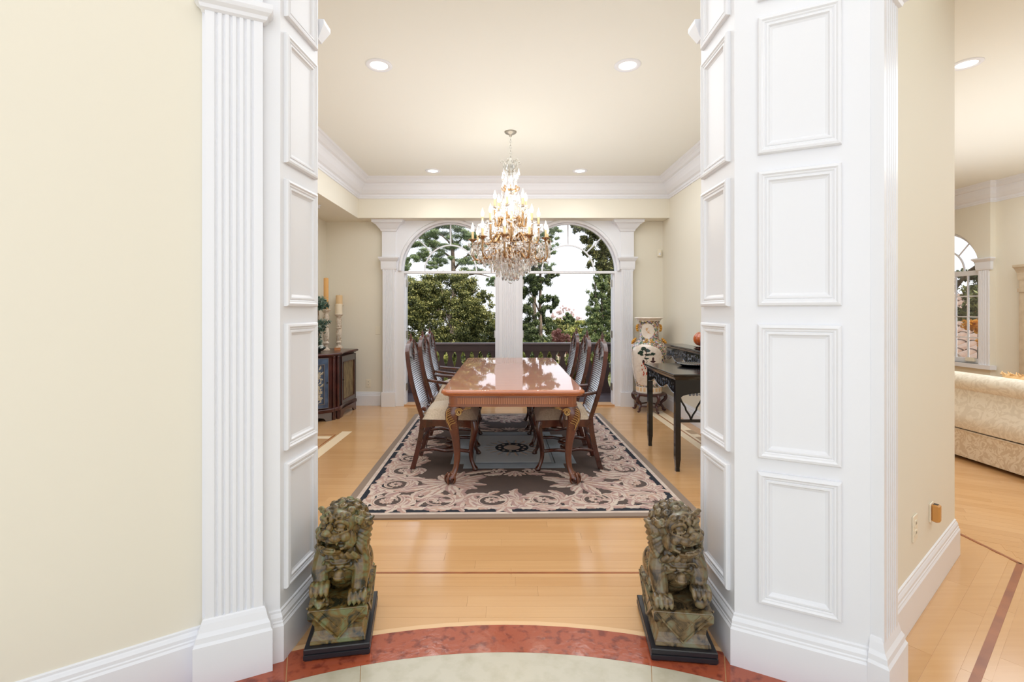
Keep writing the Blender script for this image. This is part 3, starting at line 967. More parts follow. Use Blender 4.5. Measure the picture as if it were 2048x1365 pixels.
# fluted band of the apron: little vertical reeds in front and on the sides
m = MB()
n = 62
for i in range(n):
    x = -0.43 + 0.86 * (i + .5) / n
    m.box(x - 0.0042, -1.2415, 0.640, x + 0.0042, -1.235, 0.692)
m.build('fluted_band', mat('light_mahogany_reeds', srgb(190, 126, 84), 0.3), tab, kind='stuff')
m = MB()
n = 150
for sx in (-1, 1):
    for i in range(n):
        y = -1.15 + 2.30 * (i + .5) / n
        a, b = sorted((sx * 0.500, sx * 0.5065))
        m.box(a, y - 0.0045, 0.640, b, y + 0.0045, 0.692)
m.build('fluted_band', MATS['light_mahogany_reeds'], tab, kind='stuff')
def table_leg(sx, sy):
    """cabriole leg; outward = (sx, sy)"""
    x0, y0 = sx * 0.455, sy * 1.19
    m = MB()
    # local outward axis o (in x) and z
    prof = [(0.622, 0.000, 0.050), (0.600, 0.008, 0.056), (0.560, 0.020, 0.058), (0.50, 0.020, 0.050), (0.42, 0.004, 0.040), (0.32, -0.012, 0.032), (0.22, -0.018, 0.027), (0.14, -0.012, 0.024), (0.10, 0.000, 0.026), (0.075, 0.016, 0.034), (0.05, 0.028, 0.038)]
    pts = spline([(p[1], p[0], p[2]) for p in prof], 4)
    rings = []
    for v in pts:
        o, z, r = v
        rings.append([(x0 + sx * o * 1.0 + r * 0.95 * (abs(cos(a))**0.7) * (1 if cos(a) > 0 else -1), y0 + sy * o * 0.6 + r * 0.95 * (abs(sin(a))**0.7) * (1 if sin(a) > 0 else -1), z) for a in [2*pi*k/16 for k in range(16)]])
    m.loft(rings)
    leg = m.build('leg', M_MAHOG, tab, smooth=True)
    # ball and claws
    bc = Vector((x0 + sx * 0.034, y0 + sy * 0.022, 0.040))
    MB().ell(tuple(bc), (0.034, 0.034, 0.034), nu=16, nv=12).build('ball', M_DARKWOOD, leg, smooth=True)
    m = MB()
    for k in range(4):
        a = k * pi/2 + pi/4 + atan2(sy*0.5, sx)
        d = Vector((cos(a), sin(a), 0))
        p = [bc + d*0.012 + Vector((0,0,0.045)), bc + d*0.030 + Vector((0,0,0.032)), bc + d*0.041 + Vector((0,0,0.010)), bc + d*0.040 + Vector((0,0,-0.018)), bc + d*0.028 + Vector((0,0,-0.036))]
        m.tube(spline(p, 3), lerp_list([0.012, 0.0105, 0.009, 0.0075, 0.003], 3), 8)
    m.build('claw', M_MAHOG, leg, smooth=True)
    # side wing scroll under the apron with gilt volute
    m = MB()
    wz = [(0.622, 0.125), (0.606, 0.118), (0.596, 0.095), (0.582, 0.072), (0.560, 0.055), (0.545, 0.04)]
    P = [(0.0, 0.622)] + [(w, z) for z, w in wz] + [(0.0, 0.53)]
    f = y0 + sy * 0.032
    ya, yb = sorted((f, f - sy * 0.035))
    vs = [(x0 - sx * w, ya, z) for w, z in P] + [(x0 - sx * w, yb, z) for w, z in P]
    n_ = len(P)
    m.add(vs, [tuple(range(n_)), tuple(range(2*n_-1, n_-1, -1))] + [(i, (i+1) % n_, n_ + (i+1) % n_, n_ + i) for i in range(n_)])
    xa, xb = sorted((x0 + sx * 0.0, x0 + sx * 0.03))
    vs = [(x0 + sx*0.03, y0 - sy * w, z) for w, z in P] + [(x0 - sx*0.005, y0 - sy * w, z) for w, z in P]
    m.add(vs, [tuple(range(n_)), tuple(range(2*n_-1, n_-1, -1))] + [(i, (i+1) % n_, n_ + (i+1) % n_, n_ + i) for i in range(n_)])
    m.build('wing', M_MAHOG, leg)
    m = MB()
    yf = f + sy * 0.013
    for off_, r0 in ((0.0, 0.034), (0.0, 0.026)):
        pts = []
        for k in range(40):
            a = pi*0.9 - k * 0.30
            r = r0 * (1 - k / 46)
            pts.append((x0 - sx * (0.036 + 0 * off_) + sx * r * cos(a), yf + sy * 0.014, 0.578 + r * sin(a)))
        m.tube(pts, 0.0030, 5)
    # acanthus veins running down the knee
    for j in range(8):
        zt = 0.612 - j*0.016; e = 0.060 if j < 4 else 0.060 - (j-3)*0.007
        pts = [(x0 + sx * (e - 0.030 - .002*j), yf + sy*0.027, zt), (x0 + sx * (e - 0.008), yf + sy*0.019, zt - 0.016), (x0 + sx * (e - 0.002), yf + sy*0.013, zt - 0.040), (x0 + sx * (e - 0.010), yf + sy*0.013, zt - 0.062)]
        m.tube(spline(pts, 4), 0.0030, 5)
    pts = [(x0 - sx * (0.012 + 0.004 * sin(k * 1.9)), y0 + sy * (0.057 - 0.0010 * k), 0.55 - 0.006 * k) for k in range(22)]
    m.tube(pts, 0.0026, 5)
    for j in range(5):
        pts = [(x0 - sx * (0.07 + 0.011*j), yf + sy*0.002, 0.594 + 0.002*j), (x0 - sx * (0.085 + 0.010*j), yf + sy*0.002, 0.606), (x0 - sx * (0.092 + 0.009*j), yf + sy*0.002, 0.618)]
        m.tube(spline(pts, 3), 0.0018, 5)
    m.build('gilt_scroll', M_GILT, leg, label='gilt carved scroll')
for sx in (-1, 1):
    for sy in (-1, 1): table_leg(sx, sy)

# =================================================================== DINING CHAIRS
# local frame: chair faces +x, origin on the floor under the seat centre
def chair(arms):
    t = thing('dining_chair', '', 'chair', group='dining chairs along the table')
    SW0, SW1 = 0.215, 0.255      # half widths at back / front
    xb, xf = -0.225, 0.245
    # seat rail: frame with scalloped lower edge
    m = MB()
    def rail(p, q, th, zt, zb, sc, n=14):
        p = Vector(p); q = Vector(q); d = (q - p).normalized(); nr = Vector((-d.y, d.x)) * th
        rings = []
        for k in range(n + 1):
            s_ = k / n; c = p + (q - p) * s_
            z = zb + sc * (sin(pi * s_)**0.7) - (0.014 * math.exp(-((s_ - .5) / .1)**2))
            rings.append([(c.x, c.y, z), (c.x + nr.x, c.y + nr.y, z), (c.x + nr.x, c.y + nr.y, zt), (c.x, c.y, zt)])
        m.loft(rings)
    rail((xb, -SW0), (xf, -SW1), 0.025, 0.425, 0.345, 0.030)
    rail((xf, SW1), (xb, SW0), 0.025, 0.425, 0.345, 0.030)
    rail((xf, -SW1), (xf, SW1), 0.025, 0.425, 0.345, 0.030)
    rail((xb, SW0), (xb, -SW0), 0.025, 0.425, 0.36, 0.0)
    m.build('seat_frame', M_DARKWOOD, t)
    # cushion
    nx, ny = 12, 12
    def cp(i, j, bot=False):
        a = -1 + 2 * i / nx; b = -1 + 2 * j / ny
        x = xb + 0.012 + (xf - xb - 0.005) * (a + 1) / 2
        w = (SW0 + (SW1 - SW0) * (a + 1) / 2) - 0.002
        e = (1 - abs(a)**5) * (1 - abs(b)**5)
        z = 0.423 + (0.0 if bot else 0.095 * (max(e, 0)**0.32) + 0.012 * (1 - a*a) * (1 - b*b))
        sh = 1 - 0.0 * 1
        return (x, b * w, z)
    m = MB()
    vs = [cp(i, j) for i in range(nx+1) for j in range(ny+1)] + [cp(i, j, True) for i in range(nx+1) for j in range(ny+1)]
    K = (nx+1)*(ny+1); fs = []
    I = lambda i, j: i*(ny+1)+j
    for i in range(nx):
        for j in range(ny):
            fs.append((I(i,j), I(i+1,j), I(i+1,j+1), I(i,j+1))); fs.append((K+I(i,j), K+I(i,j+1), K+I(i+1,j+1), K+I(i+1,j)))
    m.add(vs, fs)
    for i in range(nx):
        m.f.append((I(i,0), K+I(i,0), K+I(i+1,0), I(i+1,0))); m.f.append((I(i+1,ny), K+I(i+1,ny), K+I(i,ny), I(i,ny))); m.t += [0, 0]; m.mi += [0, 0]
    for j in range(ny):
        m.f.append((I(0,j+1), K+I(0,j+1), K+I(0,j), I(0,j))); m.f.append((I(nx,j), K+I(nx,j), K+I(nx,j+1), I(nx,j+1))); m.t += [0, 0]; m.mi += [0, 0]
    m.build('seat_cushion', M_SEAT, t, smooth=True)
    # front cabriole legs
    for s in (-1, 1):
        prof = [(0.42, 0.006, 0.032), (0.385, 0.014, 0.034), (0.34, 0.020, 0.033), (0.27, 0.006, 0.027), (0.18, -0.014, 0.0215), (0.10, -0.014, 0.0185), (0.05, 0.004, 0.0185), (0.024, 0.022, 0.023), (0.010, 0.026, 0.026), (0.0, 0.024, 0.022)]
        pts = spline([(p[1], p[0], p[2]) for p in prof], 4)
        m = MB()
        m.loft([[(xf - 0.028 + o * 0.9 + r * cos(a), s * (SW1 - 0.030) + s * o * 0.45 + r * sin(a), z) for a in [2*pi*k/12 for k in range(12)]] for o, z, r in pts])
        m.build('front_leg', M_DARKWOOD, t, smooth=True)
    # rear legs running on into the back posts
    def post(z):      # x of the back posts against height
        if z < 0.42: return xb + 0.012 - 0.085 * ((0.42 - z) / 0.42)**1.5
        u = (z - 0.42) / 0.68
        return xb + 0.012 - 0.015 * u - 0.125 * u**1.15 - 0.030 * sin(pi * u)
    def bw(z):       # half width of the back
        u = min(max((z - 0.42) / 0.66, 0), 1)
        return 0.190 + 0.030 * sin(pi * min(u, 1) * 0.8)
    for s in (-1, 1):
        m = MB()
        zs = [0.0, 0.08, 0.16, 0.24, 0.32, 0.40]
        m.loft([[(post(z) + dx, s * (0.185 + 0.006 * (0.42 - z) / 0.42) + dy, z) for dx, dy in ((-.021, -.018), (.021, -.018), (.021, .018), (-.021, .018))] for z in zs + [0.43]])
        m.build('rear_leg', M_DARKWOOD, t)
    # back frame: hoop following the posts up to a pointed arch
    path = []
    side = [(0.40 + 0.58 * k / 14) for k in range(15)]
    for z in side: path.append((post(z), -bw(z), z))
    arch = []
    for k in range(1, 12):
        a = k / 12
        yv = -bw(0.98) * cos(a * pi / 2 * 1.0)
        zv = 0.98 + 0.105 * sin(a * pi / 2)**1.2
        arch.append((post(zv), yv, zv))
    path += arch
    path.append((post(1.10), 0, 1.10))
    path += [(p[0], -p[1], p[2]) for p in reversed(arch)] + [(post(z), bw(z), z) for z in reversed(side)]
    m = MB()
    rings = []
    for i, p in enumerate(path):
        a = Vector(path[max(i-1, 0)]); b = Vector(path[min(i+1, len(path)-1)]); d = (b - a).normalized()
        nx_ = Vector((1, 0, 0)); nx_ = (nx_ - d * nx_.dot(d)).normalized(); q = d.cross(nx_)
        c = Vector(p)
        rings.append([tuple(c + nx_ * u * 0.016 + q * v * (0.013 if p[2] < 0.95 else 0.008)) for u, v in ((-1, -.7), (1, -.7), (1.25, 0), (1, .7), (-1, .7))])
    m.loft(rings)
    m.build('back_frame', M_DARKWOOD, t)
    # lower rail of the back
    z = 0.47
    m = MB(); m.tube([(post(z) + 0.002, -bw(z), z), (post(z) + 0.006, 0, z - 0.012), (post(z) + 0.002, bw(z), z)], 0.016, 6)
    m.build('lower_rail', M_DARKWOOD, t)
    # horizontal louvre slats
    nsl = 27
    for i in range(nsl):
        z = 0.485 + (0.955 - 0.485) * i / (nsl - 1)
        w = bw(z) - 0.010
        m = MB()
        rings = []
        for k in range(5):
            s_ = -1 + k / 2
            bow = 0.010 * (1 - s_*s_)
            x = post(z) - bow
            rings.append([(x + 0.010, s_ * w, z - 0.0055), (x + 0.012, s_ * w, z - 0.0015), (x + 0.001, s_ * w, z + 0.0058), (x - 0.002, s_ * w, z + 0.002)])
        m.loft(rings)
        m.build('slat', M_SLAT, t)
    # crest: solid pointed panel with carved leaf and finial
    m = MB()
    zl = 0.958
    W_ = bw(0.98) - 0.008
    bot = [(-W_, zl), (-W_*0.6, zl - 0.004), (-W_*0.25, zl - 0.02), (0, zl - 0.06), (W_*0.25, zl - 0.02), (W_*0.6, zl - 0.004), (W_, zl)]
    top = [(W_, 0.99)] + [(W_ * cos(a), 0.985 + 0.10 * sin(a)**1.2) for a in [pi/2 * k / 6 for k in range(1, 6)]] + [(0, 1.088)] 
    top += [(-y_, z_) for y_, z_ in reversed(top[:-1])]
    def interp(L, y_):
        L = sorted(L)
        for (a, za), (b, zb_) in zip(L[:-1], L[1:]):
            if a <= y_ <= b: return za + (zb_ - za)*(y_ - a)/max(b - a, 1e-6)
        return L[0][1] if y_ < L[0][0] else L[-1][1]
    ny_, nz_ = 16, 5
    for dx_ in (0.006, -0.006):
        vs = []
        for i in range(ny_ + 1):
            y_ = -W_ + 2*W_*i/ny_
            z0_, z1_ = interp(bot, y_), interp(top, y_)
            for j in range(nz_ + 1):
                z_ = z0_ + (z1_ - z0_)*j/nz_
                vs.append((post(z_) + dx_, y_, z_))
        m.add(vs, [(i*(nz_+1)+j, (i+1)*(nz_+1)+j, (i+1)*(nz_+1)+j+1, i*(nz_+1)+j+1)[::(1 if dx_ > 0 else -1)] for i in range(ny_) for j in range(nz_)])
    m.build('crest_panel', M_SLAT, t)
    m = MB()
    for s in (-1, 1):
        for j, (l, h) in enumerate(((0.060, 0.02), (0.072, 0.045), (0.05, 0.075))):
            b0 = Vector((post(0.99) + 0.014, 0, 0.955 + j * 0.028))
            pts = [b0, b0 + Vector((0.006, s * l * 0.5, h * 0.5)), b0 + Vector((0.0, s * l * 0.75, h)), b0 + Vector((-0.004, s * l * 0.5, h + 0.012))]
            m.tube(spline(pts, 4), lerp_list([0.005, 0.005, 0.004, 0.002], 4), 6)
    m.tube([(post(0.93) + 0.012, 0, 0.905), (post(1.0) + 0.016, 0, 0.99), (post(1.06) + 0.012, 0, 1.06)], [0.003, 0.008, 0.005], 8)
    m.build('carved_leaf', M_DARKWOOD, t, smooth=True)
    m = MB().lathe([(0.001, 0), (0.012, 0.002), (0.016, 0.012), (0.010, 0.022), (0.013, 0.030), (0.008, 0.042), (0.003, 0.058), (0.0005, 0.068)], 12, (post(1.10), 0, 1.092))
    m.build('finial', M_DARKWOOD, t, smooth=True)
    # stretchers
    zs = 0.155
    for s in (-1, 1):
        pts = [(post(zs), s * 0.188, zs - 0.005), (-0.12, s * 0.190, zs + 0.012), (-0.02, s * 0.195, zs - 0.002), (0.08, s * 0.205, zs + 0.006), (xf - 0.043, s * (SW1 - 0.034), zs)]
        MB().tube(spline(pts, 4), 0.015, 8).build('side_stretcher', M_DARKWOOD, t, smooth=True)
    pts = [(-0.055, -0.192, zs), (0.01, -0.12, zs), (0.02, -0.07, zs), (-0.03, -0.02, zs), (-0.03, 0.02, zs), (0.02, 0.07, zs), (0.01, 0.12, zs), (-0.055, 0.192, zs)]
    MB().tube(spline(pts, 4), 0.015, 8).build('cross_stretcher', M_DARKWOOD, t, smooth=True)
    pts = [(post(0.22), -0.19, 0.22), (post(0.22), 0, 0.225), (post(0.22), 0.19, 0.22)]
    MB().tube(spline(pts, 4), 0.011, 8).build('back_stretcher', M_DARKWOOD, t, smooth=True)
    for s in (-1, 1):
        if arms:
            pts = [(post(0.66) + 0.01, s * 0.205, 0.655), (-0.16, s * 0.225, 0.640), (-0.04, s * 0.250, 0.628), (0.07, s * 0.255, 0.622), (0.105, s * 0.235, 0.616)]
            a = MB(); a.tube(spline(pts, 4), lerp_list([0.014, 0.017, 0.018, 0.022, 0.012], 4), 8, flat=0.75)
            a = a.build('armrest', M_DARKWOOD, t, smooth=True)
            pts = [(0.055, s * 0.252, 0.615), (0.035, s * 0.246, 0.55), (0.02, s * 0.240, 0.49), (0.035, s * 0.246, 0.425), (0.03, s * 0.250, 0.36)]
            MB().tube(spline(pts, 4), lerp_list([0.016, 0.018, 0.021, 0.026, 0.008], 4), 8).build('arm_support', M_DARKWOOD, a, smooth=True)
        else:
            pts = [(post(0.50) + 0.012, s * 0.195, 0.50), (post(0.53) + 0.045, s * 0.200, 0.525), (post(0.53) + 0.050, s * 0.190, 0.495)]
            MB().tube(spline(pts, 3), lerp_list([0.012, 0.010, 0.014], 3), 8).build('carved_ear', M_DARKWOOD, t, smooth=True)
    return t
ch_arm = chair(True); ch_side = chair(False)
spots = [
    (ch_side, -0.500, 4.345, 0, 'dark cherry slat-back side chair nearest on the left side of the table'),
    (ch_arm, -0.520, 5.070, 0, 'armchair in the middle on the left side of the dining table'),
    (ch_arm, -0.560, 5.800, 0, 'farthest armchair on the left side of the dining table'),
    (ch_arm, 0.510, 4.345, pi, 'slat-back armchair nearest on the right side of the table'),
    (ch_side, 0.495, 5.070, pi, 'middle slat-back chair on the right side of the table'),
    (ch_side, 0.480, 5.750, pi, 'farthest slat-back chair on the right side of the table'),
]
used = set()
for proto, x, y, rz, lab in spots:
    if proto.name in used: c = copy_tree(proto)
    else: c = proto; used.add(proto.name)
    c.location = (x, y, 0.0190); c.rotation_euler = (0, 0, rz); c['label'] = lab
# =================================================================== CHANDELIER
CX, CY = 0.046, 4.93
ch = thing('chandelier', 'large gilt crystal chandelier with three tiers of candle lamps above the table', 'chandelier', (CX, CY, 0))
MB().lathe([(0.001, ZC), (0.062, ZC), (0.062, ZC - 0.006), (0.050, ZC - 0.018), (0.030, ZC - 0.026), (0.014, ZC - 0.034), (0.012, ZC - 0.05), (0.001, ZC - 0.052)], 24).build('ceiling_canopy', M_SILVERG, ch, smooth=True)
# chain of links
zc = ZC - 0.052; i = 0
lm = MB()
while zc > 2.925:
    pts = []
    for k in range(13):
        a = 2*pi*k/12
        if i % 2: pts.append((0.009*cos(a), 0, zc - 0.012 + 0.018*sin(a)))
        else: pts.append((0, 0.009*cos(a), zc - 0.012 + 0.018*sin(a)))
    MB().tube(pts, 0.0028, 6, caps=False).build('chain_link', M_SILVERG, ch, smooth=True)
    zc -= 0.029; i += 1
MB().tube([(0.003, 0.003, ZC - 0.04), (-0.003, 0.004, 3.05), (0.003, -0.003, 2.92)], 0.002, 5).build('cord', M_SILVERG, ch)
# central column
col = [(0.004, 2.93), (0.012, 2.92), (0.010, 2.90), (0.020, 2.885), (0.026, 2.86), (0.018, 2.83), (0.034, 2.80), (0.036, 2.785), (0.014, 2.775), (0.018, 2.765), (0.018, 2.755), (0.006, 2.75)]
MB().lathe(col[::-1], 16).build('top_hub', M_SILVERG, ch, smooth=True)
MB().lathe([(0.005, 2.60), (0.018, 2.61), (0.026, 2.64), (0.020, 2.68), (0.028, 2.71), (0.018, 2.745), (0.005, 2.75)], 16).build('crystal_stem', M_CRYSTAL, ch, smooth=True)
MB().lathe([(0.06, 2.585), (0.070, 2.582), (0.072, 2.592), (0.064, 2.60), (0.02, 2.605), (0.02, 2.585)], 20).build('gilt_ring', M_BRASSG, ch, smooth=True)
MB().lathe([(0.012, 2.33), (0.024, 2.34), (0.040, 2.38), (0.042, 2.41), (0.030, 2.45), (0.018, 2.50), (0.022, 2.56), (0.030, 2.58)], 20, wob=lambda a, z: 1 + 0.05*cos(8*a)).build('crystal_vase', M_CRYSTAL, ch, smooth=True)
MB().lathe([(0.01, 2.24), (0.05, 2.25), (0.075, 2.275), (0.080, 2.30), (0.05, 2.315), (0.03, 2.33), (0.01, 2.332)], 24, wob=lambda a, z: 1 + 0.06*cos(10*a)).build('gilt_bowl', M_BRASSG, ch, smooth=True)
MB().lathe([(0.01, 2.06), (0.06, 2.07), (0.095, 2.085), (0.10, 2.10), (0.07, 2.115), (0.03, 2.13), (0.028, 2.20), (0.04, 2.235), (0.01, 2.24)], 24, wob=lambda a, z: 1 + 0.05*cos(12*a)).build('gilt_body', M_BRASSG, ch, smooth=True)
MB().lathe([(0.005, 1.80), (0.03, 1.815), (0.022, 1.85), (0.05, 1.885), (0.13, 1.915), (0.15, 1.93), (0.12, 1.945), (0.05, 1.955), (0.03, 1.99), (0.035, 2.06), (0.005, 2.065)], 24, wob=lambda a, z: 1 + 0.05*cos(12*a)).build('gilt_lower_bowl', M_BRASSG, ch, smooth=True)
# top crown of scrolls
def radial(a, pts): return [(r*cos(a), r*sin(a), z) for r, z in pts]
for k in range(6):
    a = 2*pi*k/6 + 0.25
    pts = spline(radial(a, [(0.030, 2.79), (0.055, 2.80), (0.072, 2.835), (0.068, 2.875), (0.088, 2.893), (0.104, 2.880), (0.098, 2.866)]), 5)
    MB().tube(pts, lerp_list([0.005, 0.006, 0.007, 0.006, 0.005, 0.004, 0.005], 5), 6).build('crown_scroll', M_SILVERG, ch, smooth=True)
    pts = spline(radial(a + pi/6, [(0.030, 2.80), (0.032, 2.84), (0.022, 2.87), (0.034, 2.90), (0.048, 2.885)]), 4)
    MB().tube(pts, lerp_list([0.004, 0.005, 0.004, 0.004, 0.003], 4), 6).build('crown_scroll', M_SILVERG, ch, smooth=True)
for k in range(8):
    a = 2*pi*k/8
    pts = spline(radial(a, [(0.06, 2.59), (0.085, 2.60), (0.088, 2.625), (0.072, 2.63), (0.07, 2.615)]), 4)
    MB().tube(pts, 0.005, 6).build('ring_scroll', M_BRASSG, ch, smooth=True)
# crystals
def pear(h, w):
    m = MB()
    n = 6
    rings = []
    for r, z in ((0.12, 0), (0.30, -0.22), (0.72, -0.52), (1.0, -0.74), (0.62, -0.92), (0.05, -1.0)):
        rings.append([(w*r*cos(2*pi*i/n), w*r*sin(2*pi*i/n)*0.6, z*h) for i in range(n)])
    m.loft(rings)
    return m
proto_drop = pear(0.055, 0.0115).build('crystal_drop', M_CRYSTAL, ch)
proto_big = pear(0.095, 0.019).build('crystal_drop', M_CRYSTAL, ch)
drops = [proto_drop, proto_big]
first = {0: True, 1: True}
NDROP = [0]
def drop(x, y, z, big=0, sc=1.0, a=0.0):
    if NDROP[0] > 292:
        more_drop(x, y, z, big, sc, a); return
    if first[big]:
        o = drops[big]; first[big] = False
    else:
        o = drops[big].copy(); COL.objects.link(o); o.parent = ch
    NDROP[0] += 1
    o.location = (x, y, z); o.rotation_euler = (0, 0, a); o.scale = (sc, sc, sc)
beads = MB()
extra = MB()
def more_drop(x, y, z, big, sc, a):
    h, w = ((0.055, 0.0115), (0.095, 0.019))[big]; h *= sc; w *= sc
    R_ = []
    for r, zz in ((0.12, 0), (0.72, -0.5), (1.0, -0.74), (0.05, -1.0)):
        R_.append([(x + w*r*cos(2*pi*i/5 + a), y + w*r*sin(2*pi*i/5 + a), z + zz*h) for i in range(5)])
    extra.loft(R_)
bead_r = 0.0062
def bead(p, r=bead_r):
    x, y, z = p
    beads.add([(x, y, z - r), (x + r, y, z), (x, y + r, z), (x - r, y, z), (x, y - r, z), (x, y, z + r)], [(0,2,1),(0,3,2),(0,4,3),(0,1,4),(5,1,2),(5,2,3),(5,3,4),(5,4,1)])
def swag(p, q, sag, n):
    p = Vector(p); q = Vector(q)
    for i in range(1, n):
        s_ = i / n
        c = p + (q - p) * s_; c.z -= sag * 4 * s_ * (1 - s_)
        bead(c)
tiers = [(6, 0.165, 2.405, 0.30, 2.27), (8, 0.285, 2.235, 0.02, 2.10), (10, 0.385, 2.075, 0.16, 1.93)]
bulbs = []
for ti, (n, R, zb, a0, zroot) in enumerate(tiers):
    tips = []
    for k in range(n):
        a = a0 + 2*pi*k/n
        ca, sa = cos(a), sin(a)
        # scrolled arm
        pts = spline(radial(a, [(0.05, zroot + 0.01), (0.10 + R*0.12, zroot + 0.045), (R*0.62, zroot - 0.0), (R*0.80, zroot - 0.055), (R*0.98, zroot - 0.02), (R*1.0, zb - 0.045), (R, zb - 0.02)]), 6)
        arm = MB(); arm.tube(pts, lerp_list([0.011, 0.012, 0.012, 0.011, 0.010, 0.009, 0.010], 6), 8)
        # volute on the arm and small leaves
        vol = []
        for j in range(22):
            t_ = j * 0.36; r = 0.034 * (1 - j / 26)
            vol.append(((R*0.60) + r*cos(t_ - 1.2), zroot + 0.030 + r*sin(t_ - 1.2)))
        arm.tube(radial(a, vol), lerp_list([0.008, 0.004], 21), 6)
        for j in range(4):
            rr = R * (0.55 + 0.13*j)
            arm.tube(radial(a + 0.02*(j % 2), [(rr, zroot - 0.03), (rr + 0.012, zroot - 0.055), (rr + 0.03, zroot - 0.06)]), [0.008, 0.007, 0.002], 5)
        arm = arm.build('arm', M_BRASSG, ch, smooth=True)
        c = (R*ca, R*sa, zb)
        MB().lathe([(0.006, -0.022), (0.016, -0.012), (0.022, -0.004), (0.038, 0.004), (0.047, 0.012), (0.044, 0.013), (0.02, 0.004), (0.004, 0.002)], 16, c, wob=lambda a_, z_: 1 + 0.07*cos(8*a_)).build('drip_pan', M_CRYSTAL if ti < 2 else M_BRASSG, ch, smooth=True)
        MB().lathe([(0.012, 0.0), (0.0135, 0.004), (0.0115, 0.012), (0.0115, 0.088), (0.008, 0.090), (0.002, 0.0905)], 12, c).build('candle_sleeve', M_SLEEVE, ch, smooth=True)
        MB().lathe([(0.006, 0.089), (0.013, 0.100), (0.0175, 0.116), (0.0165, 0.130), (0.010, 0.150), (0.004, 0.168), (0.0006, 0.182)], 12, c).build('flame_bulb', M_BULB, ch, smooth=True)
        bulbs.append((c[0], c[1], zb + 0.125))
        nd = 5
        for j in range(nd):
            b = a + 2*pi*j/nd + 0.3
            x, y_ = c[0] + 0.044*cos(b), c[1] + 0.044*sin(b)
            bead((x, y_, zb + 0.0)); 
            drop(x, y_, zb - 0.010, 0, random.uniform(0.8, 1.15), b + pi/2)
        tips.append(c)
    for k in range(n):
        p = tips[k]; q = tips[(k+1) % n]
        swag((p[0], p[1], p[2] - 0.03), (q[0], q[1], q[2] - 0.03), 0.07, 22)
        swag((p[0], p[1], p[2] - 0.02), (0.04*p[0]/R, 0.04*p[1]/R, zroot + 0.20), 0.06, 26)
# top ring of long drops under the crown
for k in range(8):
    a = 2*pi*k/8 + 0.1
    drop(0.105*cos(a) if k % 2 else 0.05*cos(a), 0.105*sin(a) if k % 2 else 0.05*sin(a), 2.80 if k % 2 else 2.76, 1, 0.95, a)
    swag((0.03*cos(a), 0.03*sin(a), 2.86), (0.07*cos(a), 0.07*sin(a), 2.62), -0.02, 26)
for k in range(6):
    a = 2*pi*k/6
    drop(0.08*cos(a), 0.08*sin(a), 2.57, 1, 1.25, a)
# lower rings of drops
for R, z, n, big, sc in ((0.40, 1.98, 26, 0, 1.3), (0.33, 1.935, 22, 1, 0.9), (0.27, 1.895, 20, 1, 0.9), (0.20, 1.85, 16, 1, 0.95), (0.14, 1.81, 12, 1, 0.95), (0.08, 1.78, 8, 1, 1.0)):
    for k in range(n):
        a = 2*pi*k/n + R*7
        x, y_ = R*cos(a), R*sin(a)
        drop(x, y_, z, big, sc * random.uniform(0.9, 1.1), a + pi/2)
        bead((x, y_, z + 0.006)); bead((x, y_, z + 0.018)); bead((x, y_, z + 0.030))
    MB().tube([(R*cos(2*pi*k/40), R*sin(2*pi*k/40), z + 0.036) for k in range(41)], 0.0022, 5, caps=False).build('wire_ring', M_BRASSG, ch)
    for k in range(n // 2):
        a = 4*pi*k/n
        p = (R*cos(a), R*sin(a), z + 0.03); q = ((R - 0.07)*cos(a + .15), (R - 0.07)*sin(a + .15), z - 0.035)
        swag(p, q, 0.02, 9)
for k in range(8):
    a = 2*pi*k/8
    q = 0
    for j in range(18):
        s_ = j / 18
        bead(((0.15 - 0.12*s_)*cos(a), (0.15 - 0.12*s_)*sin(a), 1.90 - 0.18 * s_**0.8))
# extra small drops strung between the tiers and under the arms
random.seed(12)
for (n, R, zb, a0, zr) in tiers:
    for k in range(n*5):
        a = 2*pi*(k + .5)/(n*5) + a0
        rr = R*(0.55 + .5*random.random())
        more_drop(rr*cos(a), rr*sin(a), zr - random.uniform(-.03, .05), 0, random.uniform(.8, 1.3), a)
    for k in range(n*3):
        a = 2*pi*(k + .5)/(n*3) + a0
        more_drop(R*1.03*cos(a), R*1.03*sin(a), zb - random.uniform(.03, .09), 0, random.uniform(.8, 1.2), a)
for k in range(150):
    z = random.uniform(1.74, 2.0); rmax = .02 + (z - 1.72)*1.35
    a = random.uniform(0, 2*pi); rr = rmax*sqrt(random.uniform(.35, 1))
    more_drop(rr*cos(a), rr*sin(a), z, 1 if random.random() < .4 else 0, random.uniform(.7, 1.1), a)
for k in range(10):
    a = 2*pi*k/10
    more_drop(.075*cos(a), .075*sin(a), 1.80, 1, .9, a)
for k in range(26):
    a = random.uniform(0, 2*pi); z = random.uniform(2.3, 2.75); rr = random.uniform(.03, .10)
    more_drop(rr*cos(a), rr*sin(a), z, 0, 1.0, a)
extra.build('small_crystal_drops', M_CRYSTAL, ch, kind='stuff')
beads.build('bead_chains', M_CRYSTAL, ch, kind='stuff')
MB().ell((0, 0, 1.672), (0.028, 0.028, 0.028), nu=12, nv=9).build('crystal_ball', M_CRYSTAL, ch)
MB().tube([(0, 0, 1.80), (0, 0, 1.70)], 0.004, 6).build('ball_hook', M_BRASSG, ch)
# one soft lamp per tier lights the room the way its bulbs do
for (n, R, zb, a0, zr), e in zip(tiers, (2, 3.5, 5)):
    for k in range(3):
        a = 2*pi*k/3 + a0 * 3
        l = add_light('chandelier_lamp', 'POINT', (R*0.9*cos(a), R*0.9*sin(a), zb + 0.19), e / 3, (1.0, 0.93, 0.82), shadow_soft_size=0.08)
        l.parent = ch
